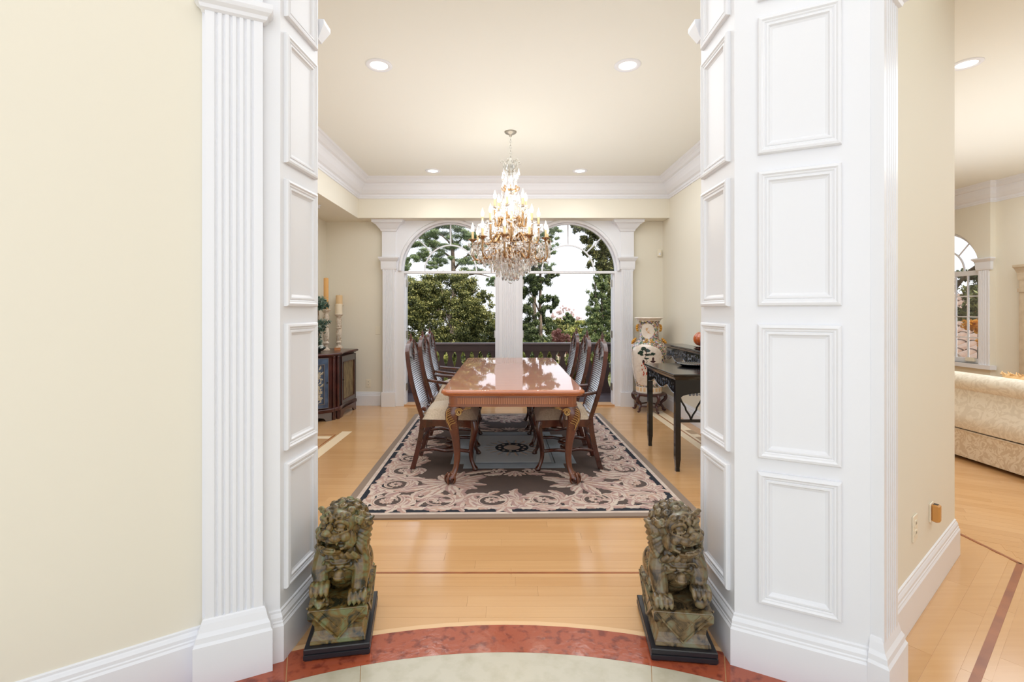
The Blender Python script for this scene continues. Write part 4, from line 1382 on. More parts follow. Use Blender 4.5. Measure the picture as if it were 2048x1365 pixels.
# =================================================================== RELIEF ORNAMENT (leaves and scrolls on a plane)
def leaf(m, p, ang, L, w, curl=0.0, lobes=4, h=0.003, z0=0.0, n=14):
    """acanthus leaf; the two halves get different material slots so the carved shading reads"""
    pts = []
    x, y = p; a = ang
    for i in range(n + 1):
        s_ = i / n
        ww = w * (sin(pi * min(1, s_ * 0.92 + 0.06))**0.7) * (0.62 + 0.38 * abs(sin(lobes * pi * s_)))
        if i == n: ww = 0.0005
        pts.append((x, y, a, ww))
        a += curl / n; x += L / n * cos(a); y += L / n * sin(a)
    for side, mi in ((1, 0), (-1, 1)):
        m.cm = mi
        vs = []
        for (x, y, a, ww) in pts:
            fwd = 0.35 * ww
            vs.append((x, y, z0 + h))
            vs.append((x - sin(a) * ww * side + cos(a) * fwd, y + cos(a) * ww * side + sin(a) * fwd, z0 + h * 0.55))
            vs.append((x - sin(a) * ww * side * 1.02 + cos(a) * fwd, y + cos(a) * ww * side * 1.02 + sin(a) * fwd, z0))
        fs = []
        for i in range(n):
            b = i * 3
            fs.append((b, b+3, b+4, b+1)); fs.append((b+1, b+4, b+5, b+2))
        if side < 0: fs = [f for f in fs]
        else: fs = [f[::-1] for f in fs]
        fs = [f[::-1] for f in fs]
        m.add(vs, fs)
    m.cm = 0
    return pts[-1]

def ribbon(m, P, w, h=0.003, z0=0.0, mi=0):
    m.cm = mi
    vs = []
    n = len(P)
    for i, (x, y) in enumerate(P):
        a = P[max(i-1, 0)]; b = P[min(i+1, n-1)]
        d = Vector((b[0]-a[0], b[1]-a[1])); d = d.normalized() if d.length > 0 else Vector((1, 0))
        ww = (w[i] if hasattr(w, '__len__') else w) / 2
        nx_, ny_ = -d.y * ww, d.x * ww
        vs += [(x - nx_, y - ny_, z0), (x - nx_*.8, y - ny_*.8, z0 + h), (x + nx_*.8, y + ny_*.8, z0 + h), (x + nx_, y + ny_, z0)]
    fs = []
    for i in range(n-1):
        b = 4*i
        for k in range(3): fs.append((b+k, b+4+k, b+5+k, b+1+k)[::-1])
    m.add(vs, [f[::-1] for f in fs])
    m.cm = 0

def rosette(m, c, r, n=10, z0=0.0, h=0.004):
    for k in range(n):
        leaf(m, (c[0] + r*0.25*cos(2*pi*k/n), c[1] + r*0.25*sin(2*pi*k/n)), 2*pi*k/n, r*0.75, r*0.24, 0, 1, h, z0, 5)

def scroll_unit(m, c, r, ang, flip=1, nleaf=9, z0=0.0, rs=0.42, h=0.003):
    """spiral ribbon with a rosette in its eye and leaves breaking outwards"""
    P = []; Wd = []
    N = 36
    for i in range(N + 1):
        t_ = i / N
        a = ang + flip * (t_ * 2.0 * pi * 1.15)
        rr = r * (1.0 - 0.42 * t_)
        P.append((c[0] + rr*cos(a), c[1] + rr*sin(a))); Wd.append(r * (0.30 - 0.16 * t_))
    ribbon(m, P, Wd, h, z0, 0)
    ribbon(m, P, [w_ * 0.35 for w_ in Wd], h * 1.5, z0, 1)
    rosette(m, c, r * rs, 10, z0, h * 1.2)
    for k in range(nleaf):
        t_ = k / nleaf
        a = ang + flip * t_ * 2 * pi * 0.95
        rr = r * (1.02 - 0.32 * t_)
        p = (c[0] + rr*cos(a), c[1] + rr*sin(a))
        leaf(m, p, a + flip * (0.9 - 0.4 * (k % 2)), r * (1.0 - 0.3 * (k % 3)), r * 0.22, flip * 1.1, 4, h, z0)

# =================================================================== RUG
RX, RY, RR = 0.058, 4.80, radians(1.1)
M_RTAN = mat('rug_taupe_binding', srgb(140, 122, 108), 0.95, bump=(300, 0.5, 0.002))
M_RCRE = mat('rug_cream_wool', srgb(208, 192, 178), 0.95, noise=(14, srgb(190, 168, 158), 0.4, 0.7), bump=(400, 0.4, 0.001))
M_RMAU = mat('rug_mauve_wool', srgb(164, 134, 130), 0.95, noise=(10, srgb(190, 156, 138), 0.4, 0.7), bump=(400, 0.4, 0.001))
M_RNAV = mat('rug_navy_wool', srgb(26, 32, 44), 0.95, bump=(400, 0.4, 0.001))
M_RBRO = mat('rug_brown_wool', srgb(92, 76, 70), 0.95, noise=(5, srgb(78, 66, 62), 0.3, 0.7), bump=(400, 0.4, 0.001))
M_RSLA = mat('rug_slate_wool', srgb(164, 176, 188), 0.95, noise=(8, srgb(146, 158, 170), 0.3, 0.7), bump=(400, 0.4, 0.001))  # this and the pale slate are lightened to stand in for reflected sheen
M_RPALE = mat('rug_pale_slate_wool', srgb(192, 200, 206), 0.95, bump=(400, 0.4, 0.001))
rug = thing('rug', 'large carved floral rug, navy edge and brown field, under the dining table', 'rug', (RX, RY, 0), RR)
HX, HY = 1.222, 1.61
def frame_ring(x0, y0, x1, y1, z0, z1, name, m):
    """rectangular ring: outer half sizes x0,y0, inner x1,y1"""
    mb = MB()
    O = [(-x0,-y0),(x0,-y0),(x0,y0),(-x0,y0)]; I_ = [(-x1,-y1),(x1,-y1),(x1,y1),(-x1,y1)]
    for k in range(4):
        j = (k+1) % 4
        mb.prism([O[k], O[j], I_[j], I_[k]], z0, z1)
    return mb.build(name, m, rug)
frame_ring(HX, HY, HX-.055, HY-.055, 0.001, 0.012, 'binding', M_RTAN)
frame_ring(HX-.055, HY-.055, HX-.085, HY-.085, 0.001, 0.0125, 'cream_stripe', M_RCRE)
frame_ring(HX-.085, HY-.085, HX-.20, HY-.20, 0.001, 0.012, 'navy_band', M_RNAV)
MB().box(-(HX-.20), -(HY-.20), 0.001, HX-.20, HY-.20, 0.012).build('brown_field', M_RBRO, rug)
ZR = 0.012
random.seed(5)
def rug_scrolls(units):
    for (cx, cy, r, a, f) in units:
        m = MB(); scroll_unit(m, (cx, cy), r, a, f, 10, ZR)
        m.build('scroll_motif', [M_RCRE, M_RMAU], rug)
U = []
ix, iy = HX - 0.285, HY - 0.285
nx_u = 6
for side in (-1, 1):
    for k in range(nx_u):
        x = -ix + 2*ix*(k + 0.0)/(nx_u - 1)
        U.append((x, side*iy, 0.125, -side*pi/2*0.6 + (pi if k % 2 else 0), 1 if k % 2 else -1))
    for k in range(1, 8):
        y = -iy + 2*iy*k/8
        U.append((side*ix, y, 0.125, (pi if k % 2 else 0) + 0.5, 1 if k % 2 else -1))
rug_scrolls(U)
# linking leaves between scrolls
m = MB()
for side in (-1, 1):
    for k in range(nx_u - 1):
        x = -ix + 2*ix*(k + 0.5)/(nx_u - 1)
        for j in range(8):
            leaf(m, (x + random.uniform(-.05,.05), side*(iy + random.uniform(-.10,.03))), (pi/2 if j < 4 else -pi/2) + random.uniform(-.9, .9), 0.22, 0.036, random.choice((-1, 1))*1.4, 5, 0.003, ZR - 0.0004)
    for k in range(8):
        y = -iy + 2*iy*(k + 0.5)/8
        for j in range(8):
            leaf(m, (side*(ix + random.uniform(-.10,.03)), y + random.uniform(-.05,.05)), (0 if j < 4 else pi) + random.uniform(-.9, .9), 0.22, 0.036, random.choice((-1, 1))*1.4, 5, 0.003, ZR - 0.0004)
m.build('linking_leaves', [M_RCRE, M_RMAU], rug, kind='stuff')
# navy edge tips: leaves running outward over the navy band
m = MB()
for side in (-1, 1):
    n = 22
    for k in range(n):
        x = -HX + 0.2 + (2*HX - .4)*(k+.5)/n
        leaf(m, (x, side*(HY - .165)), (0.35 if k % 2 else pi - 0.35) * (1 if side > 0 else -1), 0.19, 0.034, (0.9 if k % 2 else -0.9) * -side, 5, 0.003, ZR)
    n = 28
    for k in range(n):
        y = -HY + 0.2 + (2*HY - .4)*(k+.5)/n
        leaf(m, (side*(HX - .165), y), (pi/2 - .35*side) if k % 2 else (-pi/2 + .35*side), 0.19, 0.034, 0.9*side*(1 if k % 2 else -1), 5, 0.003, ZR)
m.build('edge_leaves', [M_RCRE, M_RMAU], rug, kind='stuff')
# four corner palmettes
for sx in (-1, 1):
    for sy in (-1, 1):
        m = MB()
        c = (sx*0.52, sy*0.98)
        for ring, (n, L, w, zz) in enumerate(((17, 0.31, 0.034, 0.0), (13, 0.22, 0.03, 0.002), (9, 0.12, 0.025, 0.004))):
            for k in range(n):
                a = 2*pi*k/n + ring*0.3
                LL = L * (0.8 + 0.2*cos(2*(a - atan2(sy*.6, sx))))
                leaf(m, (c[0] + 0.02*cos(a), c[1] + 0.02*sin(a)), a, LL, w, 0.25*(1 if k % 2 else -1), 6, 0.004, ZR + zz)
        m.build('palmette', [M_RCRE, M_RMAU], rug)
# centre medallion
def rc_poly(hx, hy, c):
    return [(-hx+c,-hy),(hx-c,-hy),(hx-c,-hy+c),(hx,-hy+c),(hx,hy-c),(hx-c,hy-c),(hx-c,hy),(-hx+c,hy),(-hx+c,hy-c),(-hx,hy-c),(-hx,-hy+c),(-hx+c,-hy+c)]
MB().prism(rc_poly(0.56, 0.62, 0.12), 0.011, 0.0135).build('medallion_panel', M_RSLA, rug)
MB().prism([(-.34,-.46),(.34,-.46),(.34,.46),(-.34,.46)], 0.0115, 0.0147).build('medallion_panel', M_RPALE, rug)
m = MB()
for (a, b) in (((-.37,-.49),(.37,-.49)), ((.37,-.49),(.37,.49)), ((.37,.49),(-.37,.49)), ((-.37,.49),(-.37,-.49))):
    ribbon(m, [a, b], 0.006, 0.0012, 0.0135)
m.build('fine_line', [M_RNAV, M_RNAV], rug)
m = MB(); m.M = Matrix.Translation((0, 0, 0))
for k in range(18):
    a = 2*pi*k/18
    leaf(m, (0.15*cos(a), 0.15*sin(a)), a, 0.13, 0.022, 0.0, 3, 0.0015, 0.0147)
m.build('medallion_flower', [M_RSLA, M_RCRE], rug)
MB().lathe([(0.001, 0.0147), (0.165, 0.0147), (0.165, 0.0172), (0.001, 0.0172)], 32).build('navy_disc', M_RNAV, rug)
m = MB()
for k in range(11):
    a = 2*pi*k/11; m.lathe([(0.001, 0.0172), (0.015, 0.0172), (0.014, 0.0186), (0.001, 0.0188)], 10, (0.125*cos(a), 0.125*sin(a), 0))
m.lathe([(0.001, 0.0172), (0.082, 0.0172), (0.08, 0.0184), (0.001, 0.0184)], 28)
m.build('pearl_ring', M_RCRE, rug)
for sy in (-1, 1):
    m = MB()
    for sx in (-1, 1):
        scroll_unit(m, (sx*0.14, sy*0.71), 0.055, pi/2, -sx*sy, 7, ZR)
        leaf(m, (sx*0.18, sy*0.68), (0 if sx > 0 else pi) + 0.1*sx*sy, 0.26, 0.035, 0.5*sx*sy, 6, 0.003, ZR)
        leaf(m, (sx*0.10, sy*0.75), (0.5 if sx > 0 else pi - .5)*sy, 0.16, 0.03, -0.6*sx*sy, 5, 0.003, ZR)
    for k in range(5):
        leaf(m, (0, sy*0.70), sy*(pi/2 + (k-2)*0.4), 0.13, 0.022, 0, 4, 0.003, ZR)
    m.build('scroll_motif', [M_RCRE, M_RMAU], rug)

# =================================================================== GUARDIAN LIONS
def stone_mat(name, c1, c2, c3):
    m = bpy.data.materials.new(name); m.use_nodes = True; t = m.node_tree; b = t.nodes['Principled BSDF']
    tx = t.nodes.new('ShaderNodeTexCoord')
    n = t.nodes.new('ShaderNodeTexNoise'); n.inputs['Scale'].default_value = 15; n.inputs['Detail'].default_value = 9; n.inputs['Distortion'].default_value = 1.4
    t.links.new(tx.outputs['Object'], n.inputs[0])
    r = t.nodes.new('ShaderNodeValToRGB'); e = r.color_ramp.elements
    e[0].position = 0.36; e[0].color = c1; e[1].position = 0.64; e[1].color = c3
    k = e.new(0.5); k.color = c2
    t.links.new(n.outputs[0], r.inputs[0])
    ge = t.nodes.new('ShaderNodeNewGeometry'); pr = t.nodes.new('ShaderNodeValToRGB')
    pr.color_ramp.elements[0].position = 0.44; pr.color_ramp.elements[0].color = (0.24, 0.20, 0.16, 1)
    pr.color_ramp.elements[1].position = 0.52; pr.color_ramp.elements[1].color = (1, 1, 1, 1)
    t.links.new(ge.outputs['Pointiness'], pr.inputs[0])  # shade in the carved crevices painted into the stone colour
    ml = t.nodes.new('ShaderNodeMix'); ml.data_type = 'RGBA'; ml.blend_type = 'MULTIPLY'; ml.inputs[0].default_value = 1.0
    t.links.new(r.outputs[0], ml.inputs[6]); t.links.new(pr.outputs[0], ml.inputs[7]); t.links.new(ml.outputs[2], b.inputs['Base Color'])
    n2 = t.nodes.new('ShaderNodeTexNoise'); n2.inputs['Scale'].default_value = 90; n2.inputs['Detail'].default_value = 6
    t.links.new(tx.outputs['Object'], n2.inputs[0])
    bp = t.nodes.new('ShaderNodeBump'); bp.inputs['Strength'].default_value = 0.4; bp.inputs['Distance'].default_value = 0.003
    t.links.new(n2.outputs[0], bp.inputs['Height']); t.links.new(bp.outputs[0], b.inputs['Normal'])
    b.inputs['Roughness'].default_value = 0.27; b.inputs['Coat Weight'].default_value = 0.22
    return m
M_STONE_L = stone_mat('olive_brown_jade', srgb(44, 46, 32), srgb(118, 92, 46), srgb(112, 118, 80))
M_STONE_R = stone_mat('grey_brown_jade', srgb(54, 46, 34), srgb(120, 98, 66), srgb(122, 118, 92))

def remeshed(m, name, mt, parent, voxel, smooth_it=2):
    o = m.build('sculpt_tmp', mt)
    md = o.modifiers.new('r', 'REMESH'); md.mode = 'VOXEL'; md.voxel_size = voxel; md.use_smooth_shade = True
    if smooth_it:
        sm = o.modifiers.new('s', 'SMOOTH'); sm.iterations = smooth_it; sm.factor = 0.5
    dg = bpy.context.evaluated_depsgraph_get()
    ev = o.evaluated_get(dg)
    me = bpy.data.meshes.new_from_object(ev)
    me.name = name
    bpy.data.objects.remove(o)
    if not me.materials: me.materials.append(mt)
    me.polygons.foreach_set('use_smooth', [True] * len(me.polygons))
    q = bpy.data.objects.new(name, me); COL.objects.link(q); q.parent = parent
    return q

def lion(label, loc, rz, sgn, stone):
    """sgn=-1: head turned to the viewer's left, that paw raised on a cub; sgn=+1 mirrored, paw on a ball"""
    t = thing('guardian_lion_statue', label, 'statue', loc, rz, 'guardian lion statues at the opening'); t.scale = (.96, .96, .96)
    # black stand
    m = MB()
    def rect(hx, hy, z, cy=0.0): return [(-hx, cy-hy, z), (hx, cy-hy, z), (hx, cy+hy, z), (-hx, cy+hy, z)]
    m.loft([rect(.128, .188, 0.004), rect(.131, .191, 0.008), rect(.131, .191, 0.024), rect(.125, .185, 0.027)])
    m.loft([rect(.125, .185, 0.027), rect(.130, .190, 0.030), rect(.130, .190, 0.046), rect(.127, .187, 0.049)])
    for sx in (-1, 1):
        for sy in (-1, 1):
            m.box(sx*.112-.014, sy*.172-.014, 0, sx*.112+.014, sy*.172+.014, 0.006)
    m.build('wooden_stand', M_BLACKWOOD, t)
    # stone pedestal
    m = MB()
    m.loft([rect(.108, .168, .049), rect(.110, .170, .053), rect(.108, .168, .066), rect(.100, .160, .080), rect(.094, .154, .098), rect(.095, .155, .118), rect(.104, .164, .140), rect(.115, .175, .155), rect(.118, .178, .162), rect(.118, .178, .188), rect(.115, .175, .195)])
    # draped cloth with its point hanging down front and back and on the sides
    for (ax, ay, hw, d) in ((0, -1, .110, .178), (0, 1, .110, .178), (1, 0, .150, .118), (-1, 0, .150, .118)):
        def q(u, out, z):
            return (ax*(d+out) + (-ay)*u, ay*(d+out) + ax*u, z)
        vs = [q(-hw, .004, .193), q(hw, .004, .193), q(0, -0.006, .072), q(-hw, -.02, .190), q(hw, -.02, .190), q(0, -.03, .072)]
        m.add(vs, [(0, 2, 1), (3, 4, 5), (0, 3, 5, 2), (1, 2, 5, 4), (0, 1, 4, 3)])
        for (k, r) in ((1.0, .0045), (0.62, .003)):
            m.tube([q(-hw*k, .006, .193), q(0, -.002, .193 - .121*k)], r, 6)
            m.tube([q(hw*k, .006, .193), q(0, -.002, .193 - .121*k)], r, 6)
    m.build('pedestal', stone, t)
    # ---- body
    m = MB()
    E = m.ell
    E((0, -.045, .335), (.088, .074, .105), nu=20, nv=14)
    m.tube(spline([(0, -.03, .37), (0, .03, .33), (0, .10, .285)], 5), lerp_list([.085, .095, .085], 5), 18)
    E((0, .115, .25), (.085, .065, .07), nu=18, nv=12)
    E((0, .03, .235), (.07, .09, .05), nu=16, nv=10)
    for s in (-1, 1):
        E((s*.078, .085, .262), (.042, .075, .072), nu=16, nv=12)
        E((s*.090, .012, .214), (.026, .050, .020))
        for k in range(4): E((s*.090 + (k-1.5)*.012, -.034, .208), (.0075, .014, .012), nu=8, nv=6)
        lift = 0.045 if s == sgn else 0.0
        m.tube(spline([(s*.068, -.045, .385), (s*.082, -.078, .32), (s*.078, -.098, .262 + lift*.7), (s*.075, -.112, .225 + lift)], 5), lerp_list([.042, .041, .035, .032], 5), 14)
        E((s*.075, -.130, .222 + lift), (.040, .040, .026), nu=16, nv=10)
        for k in range(4):
            xk = s*.075 + (k-1.5)*.0195
            m.tube(spline([(xk, -.128, .240 + lift), (xk, -.152, .236 + lift), (xk, -.166, .218 + lift), (xk, -.168, .204 + lift)], 3), lerp_list([.0098, .0115, .0105, .007], 3), 8)
            m.tube([(xk, -.170, .212 + lift), (xk, -.174, .198 + lift)], [.005, .0015], 6)
        # shoulder flame locks
        for j in range(4):
            m.tube(spline([(s*(.075 + .006*j), -.075 + .022*j, .355), (s*(.098 + .002*j), -.055 + .026*j, .335), (s*(.100), -.040 + .03*j, .305), (s*.094, -.05 + .03*j, .285)], 4), lerp_list([.007, .010, .008, .002], 4), 7)
        # fur tufts behind the elbow
        for j in range(3):
            m.tube(spline([(s*.100, -.02 + .02*j, .30), (s*.112, .0 + .02*j, .285), (s*.108, .01 + .02*j, .262)], 3), lerp_list([.006, .008, .002], 3), 6)
    # collar band with bell
    ring = []
    for k in range(33):
        a = 2*pi*k/32
        ring.append((.092*sin(a), -.030 - .088*cos(a), .385 - .045*cos(a)))
    m.tube(ring, .0085, 8, caps=False)
    ring2 = [(x*1.0, y - .004, z - .016) for x, y, z in ring]
    m.tube(ring2, .0045, 6, caps=False)
    E((0, -.136, .312), (.023, .021, .024), nu=16, nv=12)
    m.tube([(-.023*cos(a), -.137 - .020*sin(a), .306) for a in [pi*k/8 for k in range(9)]], .0035, 6)
    m.tube([(-.021*cos(a), -.137 - .018*sin(a), .299) for a in [pi*k/8 for k in range(9)]], .0030, 6)
    # chest ornaments either side of the bell
    for s in (-1, 1):
        m.tube([( s*(.022 + .028*(1 - k/16)*cos(k*.5)) + s*.02, -.122 + abs(.012*cos(k*.5)), .350 + .026*(1-k/16)*sin(k*.5)) for k in range(15)], .0045, 6)
        for j in range(3):
            m.tube(spline([(s*.02, -.128, .345), (s*(.05 + .01*j), -.112 + .01*j, .335 - .016*j), (s*(.068 + .006*j), -.09 + .01*j, .315 - .014*j)], 3), lerp_list([.006, .007, .002], 3), 6)
    # tail: flame locks along the spine
    for j in range(5):
        a = (j - 2) * .45
        m.tube(spline([(0, .165, .26), (.035*sin(a), .188, .31 + .01*cos(a)), (.06*sin(a), .178, .36 + .02*cos(a)), (.05*sin(a), .160, .385 + .02*cos(a))], 4), lerp_list([.018, .017, .013, .003], 4), 8)
    # ---- head in its own frame
    Rz = Matrix.Rotation(radians(24) * sgn, 4, 'Z')
    Rx = Matrix.Rotation(radians(-8), 4, 'X')
    Ry = Matrix.Rotation(radians(-5) * sgn, 4, 'Y')
    m.M = Matrix.Translation((0, -.052, .482)) @ Rz @ Ry @ Rx @ Matrix.Scale(1.18, 4)
    E((0, .018, .004), (.074, .072, .074), nu=20, nv=14)
    E((0, -.030, .022), (.062, .045, .048), nu=18, nv=12)          # forehead mass
    E((0, -.064, -.006), (.048, .032, .020), nu=18, nv=10)         # muzzle
    for s in (-1, 1):
        E((s*.024, -.082, -.012), (.024, .020, .0165), nu=14, nv=10)   # lip lobes
        E((s*.048, -.058, -.010), (.020, .022, .018), nu=12, nv=8)
        E((s*.058, -.030, -.028), (.020, .032, .030), nu=12, nv=8)     # cheeks
        E((s*.032, -.068, .026), (.0165, .012, .0135), nu=14, nv=10)   # eyes
        m.tube(spline([(s*.014, -.080, .028), (s*.024, -.083, .042), (s*.042, -.076, .044), (s*.054, -.060, .032), (s*.050, -.056, .018)], 4), lerp_list([.005, .007, .007, .006, .003], 4), 8)
        m.tube(spline([(s*.016, -.080, .017), (s*.032, -.081, .012), (s*.048, -.070, .016)], 4), .004, 6)
        # bushy curled brows
        for j in range(3):
            b = Vector((s*(.016 + .018*j), -.076 + .006*j, .058 + .003*j))
            m.tube([tuple(b + Vector((s*.013*(1-k/18)*cos(k*.5), -.004 - .0*k, .013*(1-k/18)*sin(k*.5)))) for k in range(16)], .0045, 6)
        E((s*.012, -.100, -.001), (.009, .009, .008), nu=10, nv=8)     # nostril wings
        # mouth corner and whisker folds
        m.tube(spline([(s*.044, -.070, -.052), (s*.062, -.048, -.038), (s*.068, -.034, -.012), (s*.060, -.036, .004)], 4), lerp_list([.005, .006, .005, .003], 4), 7)
        for j in range(3):
            m.tube(spline([(s*.030, -.092, -.012 + .005*j), (s*.047, -.074, -.008 + .007*j), (s*.058, -.054, -.004 + .008*j)], 4), .0034, 5)
        # ears
        E((s*.074, -.004, .034), (.010, .018, .016), nu=10, nv=8)
        m.tube([(s*.080, -.004 + .012*cos(k*.5)*(1-k/14), .034 + .012*sin(k*.5)*(1-k/14)) for k in range(12)], .004, 6)
        # fangs
        m.tube([(s*.034, -.080, -.026), (s*.033, -.081, -.038)], [.0050, .002], 7)
        m.tube([(s*.030, -.078, -.062), (s*.029, -.081, -.050)], [.0052, .002], 7)
        # beard locks below jaw and side whisker locks
        for j in range(4):
            m.tube(spline([(s*(.018 + .016*j), -.060 + .010*j, -.070), (s*(.026 + .018*j), -.058 + .014*j, -.084), (s*(.032 + .02*j), -.044 + .014*j, -.092)], 3), lerp_list([.009, .010, .006], 3), 7)
    E((0, -.103, .004), (.017, .012, .012), nu=14, nv=10)
    E((0, -.086, .014), (.013, .014, .016), nu=12, nv=8)
    E((0, -.082, .046), (.010, .010, .014), nu=12, nv=8)
    E((0, -.050, -.070), (.042, .036, .0115), nu=18, nv=10)        # lower jaw
    E((0, -.014, -.058), (.050, .030, .024), nu=16, nv=10)
    m.tube([(.040*sin(a), -.050 - .036*cos(a), -.062) for a in [radians(-80 + 160*k/12) for k in range(13)]], .0055, 7)
    for k in range(7):
        a = radians(-36 + 12*k)
        m.box(.040*sin(a)-.0036, -.048-.036*cos(a), -.060, .040*sin(a)+.0036, -.042-.036*cos(a), -.051)
        m.box(.046*sin(a)-.0036, -.054-.034*cos(a), -.034, .046*sin(a)+.0036, -.046-.034*cos(a), -.022)
    E((0, -.043, -.057), (.022, .030, .006), nu=12, nv=8)          # tongue
    # mane: curls round the skull, long combed locks behind the cheeks
    for ringi, (phi, n, rr) in enumerate(((66, 12, .070), (88, 15, .076), (110, 15, .079), (132, 12, .079), (154, 8, .077))):
        for k in range(n):
            th = 2*pi*(k + .5*(ringi % 2))/n
            if sin(th) < -0.55 and phi < 100: continue
            if phi < 70 and sin(th) < 0.2: continue
            d = Vector((sin(radians(phi))*cos(th), -cos(radians(phi)), sin(radians(phi))*sin(th)))
            c = d * rr + Vector((0, .016, .004))
            if sin(th) > -0.1 or phi > 120:
                E(tuple(c), (.0175, .0175, .0175), nu=10, nv=8)
                u = d.orthogonal().normalized(); v = d.cross(u)
                m.tube([tuple(c + d*(.0105 + .0004*j) + (u*cos(j*.55*(-1)**k) + v*sin(j*.55*(-1)**k)) * .0150*(1 - j/20)) for j in range(17)], .0038, 6)
    for s in (-1, 1):
        for j in range(7):
            a = radians(16 - 17*j)
            base = Vector((s*.066, -.004, .004)) + Vector((0, .012*1, .05*sin(a)))
            tip = Vector((s*.090, .040 + .012*cos(a), .080*sin(a)))
            for q_ in range(3):
                o_ = Vector((0, .006*(q_-1), .012*(q_-1)))
                m.tube(spline([tuple(base + o_*.4), tuple(base*.45 + tip*.55 + o_ + Vector((s*.010, -.008, 0))), tuple(tip + o_*1.3)], 3), lerp_list([.0095, .0105, .006], 3), 7)
    m.M = None
    remeshed(m, 'lion_body', stone, t, 0.0028, 1)
    if sgn > 0:
        MB().ell((sgn*.076, -.132, .224), (.030, .032, .030), nu=20, nv=14).build('ball', stone, t, smooth=True)
    else:
        m = MB(); m.ell((sgn*.078, -.120, .215), (.036, .050, .022), nu=14, nv=10); m.ell((sgn*.072, -.162, .214), (.022, .018, .018), nu=12, nv=8)
        for s in (-1, 1):
            m.ell((sgn*.072 + s*.008, -.178, .218), (.004, .004, .004)); m.tube([(sgn*.078 + s*.03, -.13, .21), (sgn*.078 + s*.034, -.158, .20)], [.012, .008], 8)
            m.ell((sgn*.072 + s*.018, -.158, .230), (.006, .006, .006))
        m.ell((sgn*.072, -.180, .208), (.010, .008, .006))
        remeshed(m, 'cub', stone, t, 0.0035, 1)
    return t
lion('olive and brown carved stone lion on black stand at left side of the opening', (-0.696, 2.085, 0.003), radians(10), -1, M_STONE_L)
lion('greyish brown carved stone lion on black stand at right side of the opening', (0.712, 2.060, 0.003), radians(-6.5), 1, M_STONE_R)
# =================================================================== BUFFET in the niche
M_BLUE = mat('blue_grey_paint', srgb(84, 104, 132), 0.3, noise=(12, srgb(62, 76, 100), 0.3, 0.7), coat=0.2)
M_OLIVE = mat('distressed_olive_paint', srgb(132, 116, 80), 0.45, noise=(26, srgb(92, 72, 46), 0.35, 0.65), stretch=(1, 1, 0.4))
M_CREAMP = mat('cream_painted_scroll', srgb(196, 188, 168), 0.5)
M_CHERRY = mat('cherry_stain', srgb(80, 38, 32), 0.3, coat=0.4, noise=(6, srgb(50, 24, 22), 0.35, 0.7))
M_GREYEDGE = mat('silvered_edge', srgb(120, 116, 116), 0.35, metal=0.3)
BZ = 0.838
P0 = Vector((-2.575, 5.715)); P1 = Vector((-2.175, 6.045)); P2 = Vector((-2.125, 6.20)); P3 = Vector((-2.10, 6.76)); P4 = Vector((-2.575, 6.90))
buf = thing('sideboard', 'painted bow-front sideboard with blue floral door and cherry columns in left niche', 'sideboard', (P1.x - .3, P1.y + .3, 0))
BO = Vector((P1.x - .3, P1.y + .3, 0)); TB = Matrix.Translation(-BO)
def bm_(): 
    q = MB(); q.M = TB; return q
def bow(p, q, n, d):
    """points from p to q pulled back (concave) by d"""
    u = (q - p); nr = Vector((-u.y, u.x)).normalized()
    return [p + u*(k/n) + nr * d * sin(pi*k/n) for k in range(n+1)]
main = bow(P2, P3, 8, 0.035)
foot = [P0, P1, Vector((P1.x + .018, P1.y + .055)), Vector((P2.x - .01, P2.y - .05)), P2] + main[1:] + [P4]
def poly_off(P, d):
    out = []
    n = len(P)
    for i in range(n):
        a = (P[i] - P[i-1]).normalized(); b = (P[(i+1) % n] - P[i]).normalized()
        m_ = (Vector((a.y, -a.x)) + Vector((b.y, -b.x))); m_ = m_ / max(m_.length_squared/2, .3)
        q = P[i] + m_ * d
        q.x = max(q.x, -2.575)
        out.append((q.x, q.y))
    return out
bm_().prism(poly_off(foot, -0.012), 0.11, 0.80).build('body', M_CHERRY, buf)
m = bm_()
m.loft([[(x, y, z) for x, y in poly_off(foot, o)] for o, z in ((0.0, 0.795), (0.006, 0.80), (0.012, 0.806), (0.024, 0.812), (0.030, 0.820), (0.030, 0.828), (0.024, 0.836), (0.018, BZ))])
m.build('top', M_CHERRY, buf)
m = bm_()
m.loft([[(x, y, z) for x, y in poly_off(foot, o)] for o, z in ((0.0, 0.155), (0.010, 0.150), (0.014, 0.140), (0.014, 0.105), (-0.01, 0.100))])
m.build('base_moulding', M_CHERRY, buf)
# skirt with bracket feet per face
def skirt(p, q, mt, n=16):
    u = (q - p); L = u.length; un = u.normalized(); nr = Vector((un.y, -un.x))
    top, bot = [], []
    for k in range(n+1):
        s_ = k/n
        z = 0.0 if (s_ < .16 or s_ > .84) else 0.035 + 0.028*sin(pi*(s_-.16)/.68)
        bot.append((s_*L, z)); top.append((s_*L, 0.108))
    P = bot + top[::-1]
    vs = []
    for dd in (0.010, -0.012):
        for a, z in P:
            c = p + un*a + nr*dd; vs.append((c.x, c.y, z))
    n_ = len(P)
    fs = []
    N1 = n + 1
    for k in range(n):
        fs.append((k, k+1, n_-2-k, n_-1-k)); fs.append((n_+k+1, n_+k, 2*n_-1-k, 2*n_-2-k))
        fs.append((k+1, k, n_+k, n_+k+1))
    mm = bm_(); mm.add(vs, fs); mm.box(p.x + un.x*.0 - .004, p.y - .004, 0, p.x + .004, p.y + .004, .1)
    return mm.build('bracket_skirt', mt, buf)
skirt(P0, P1, M_GREYEDGE); skirt(P2, P3, M_CHERRY)
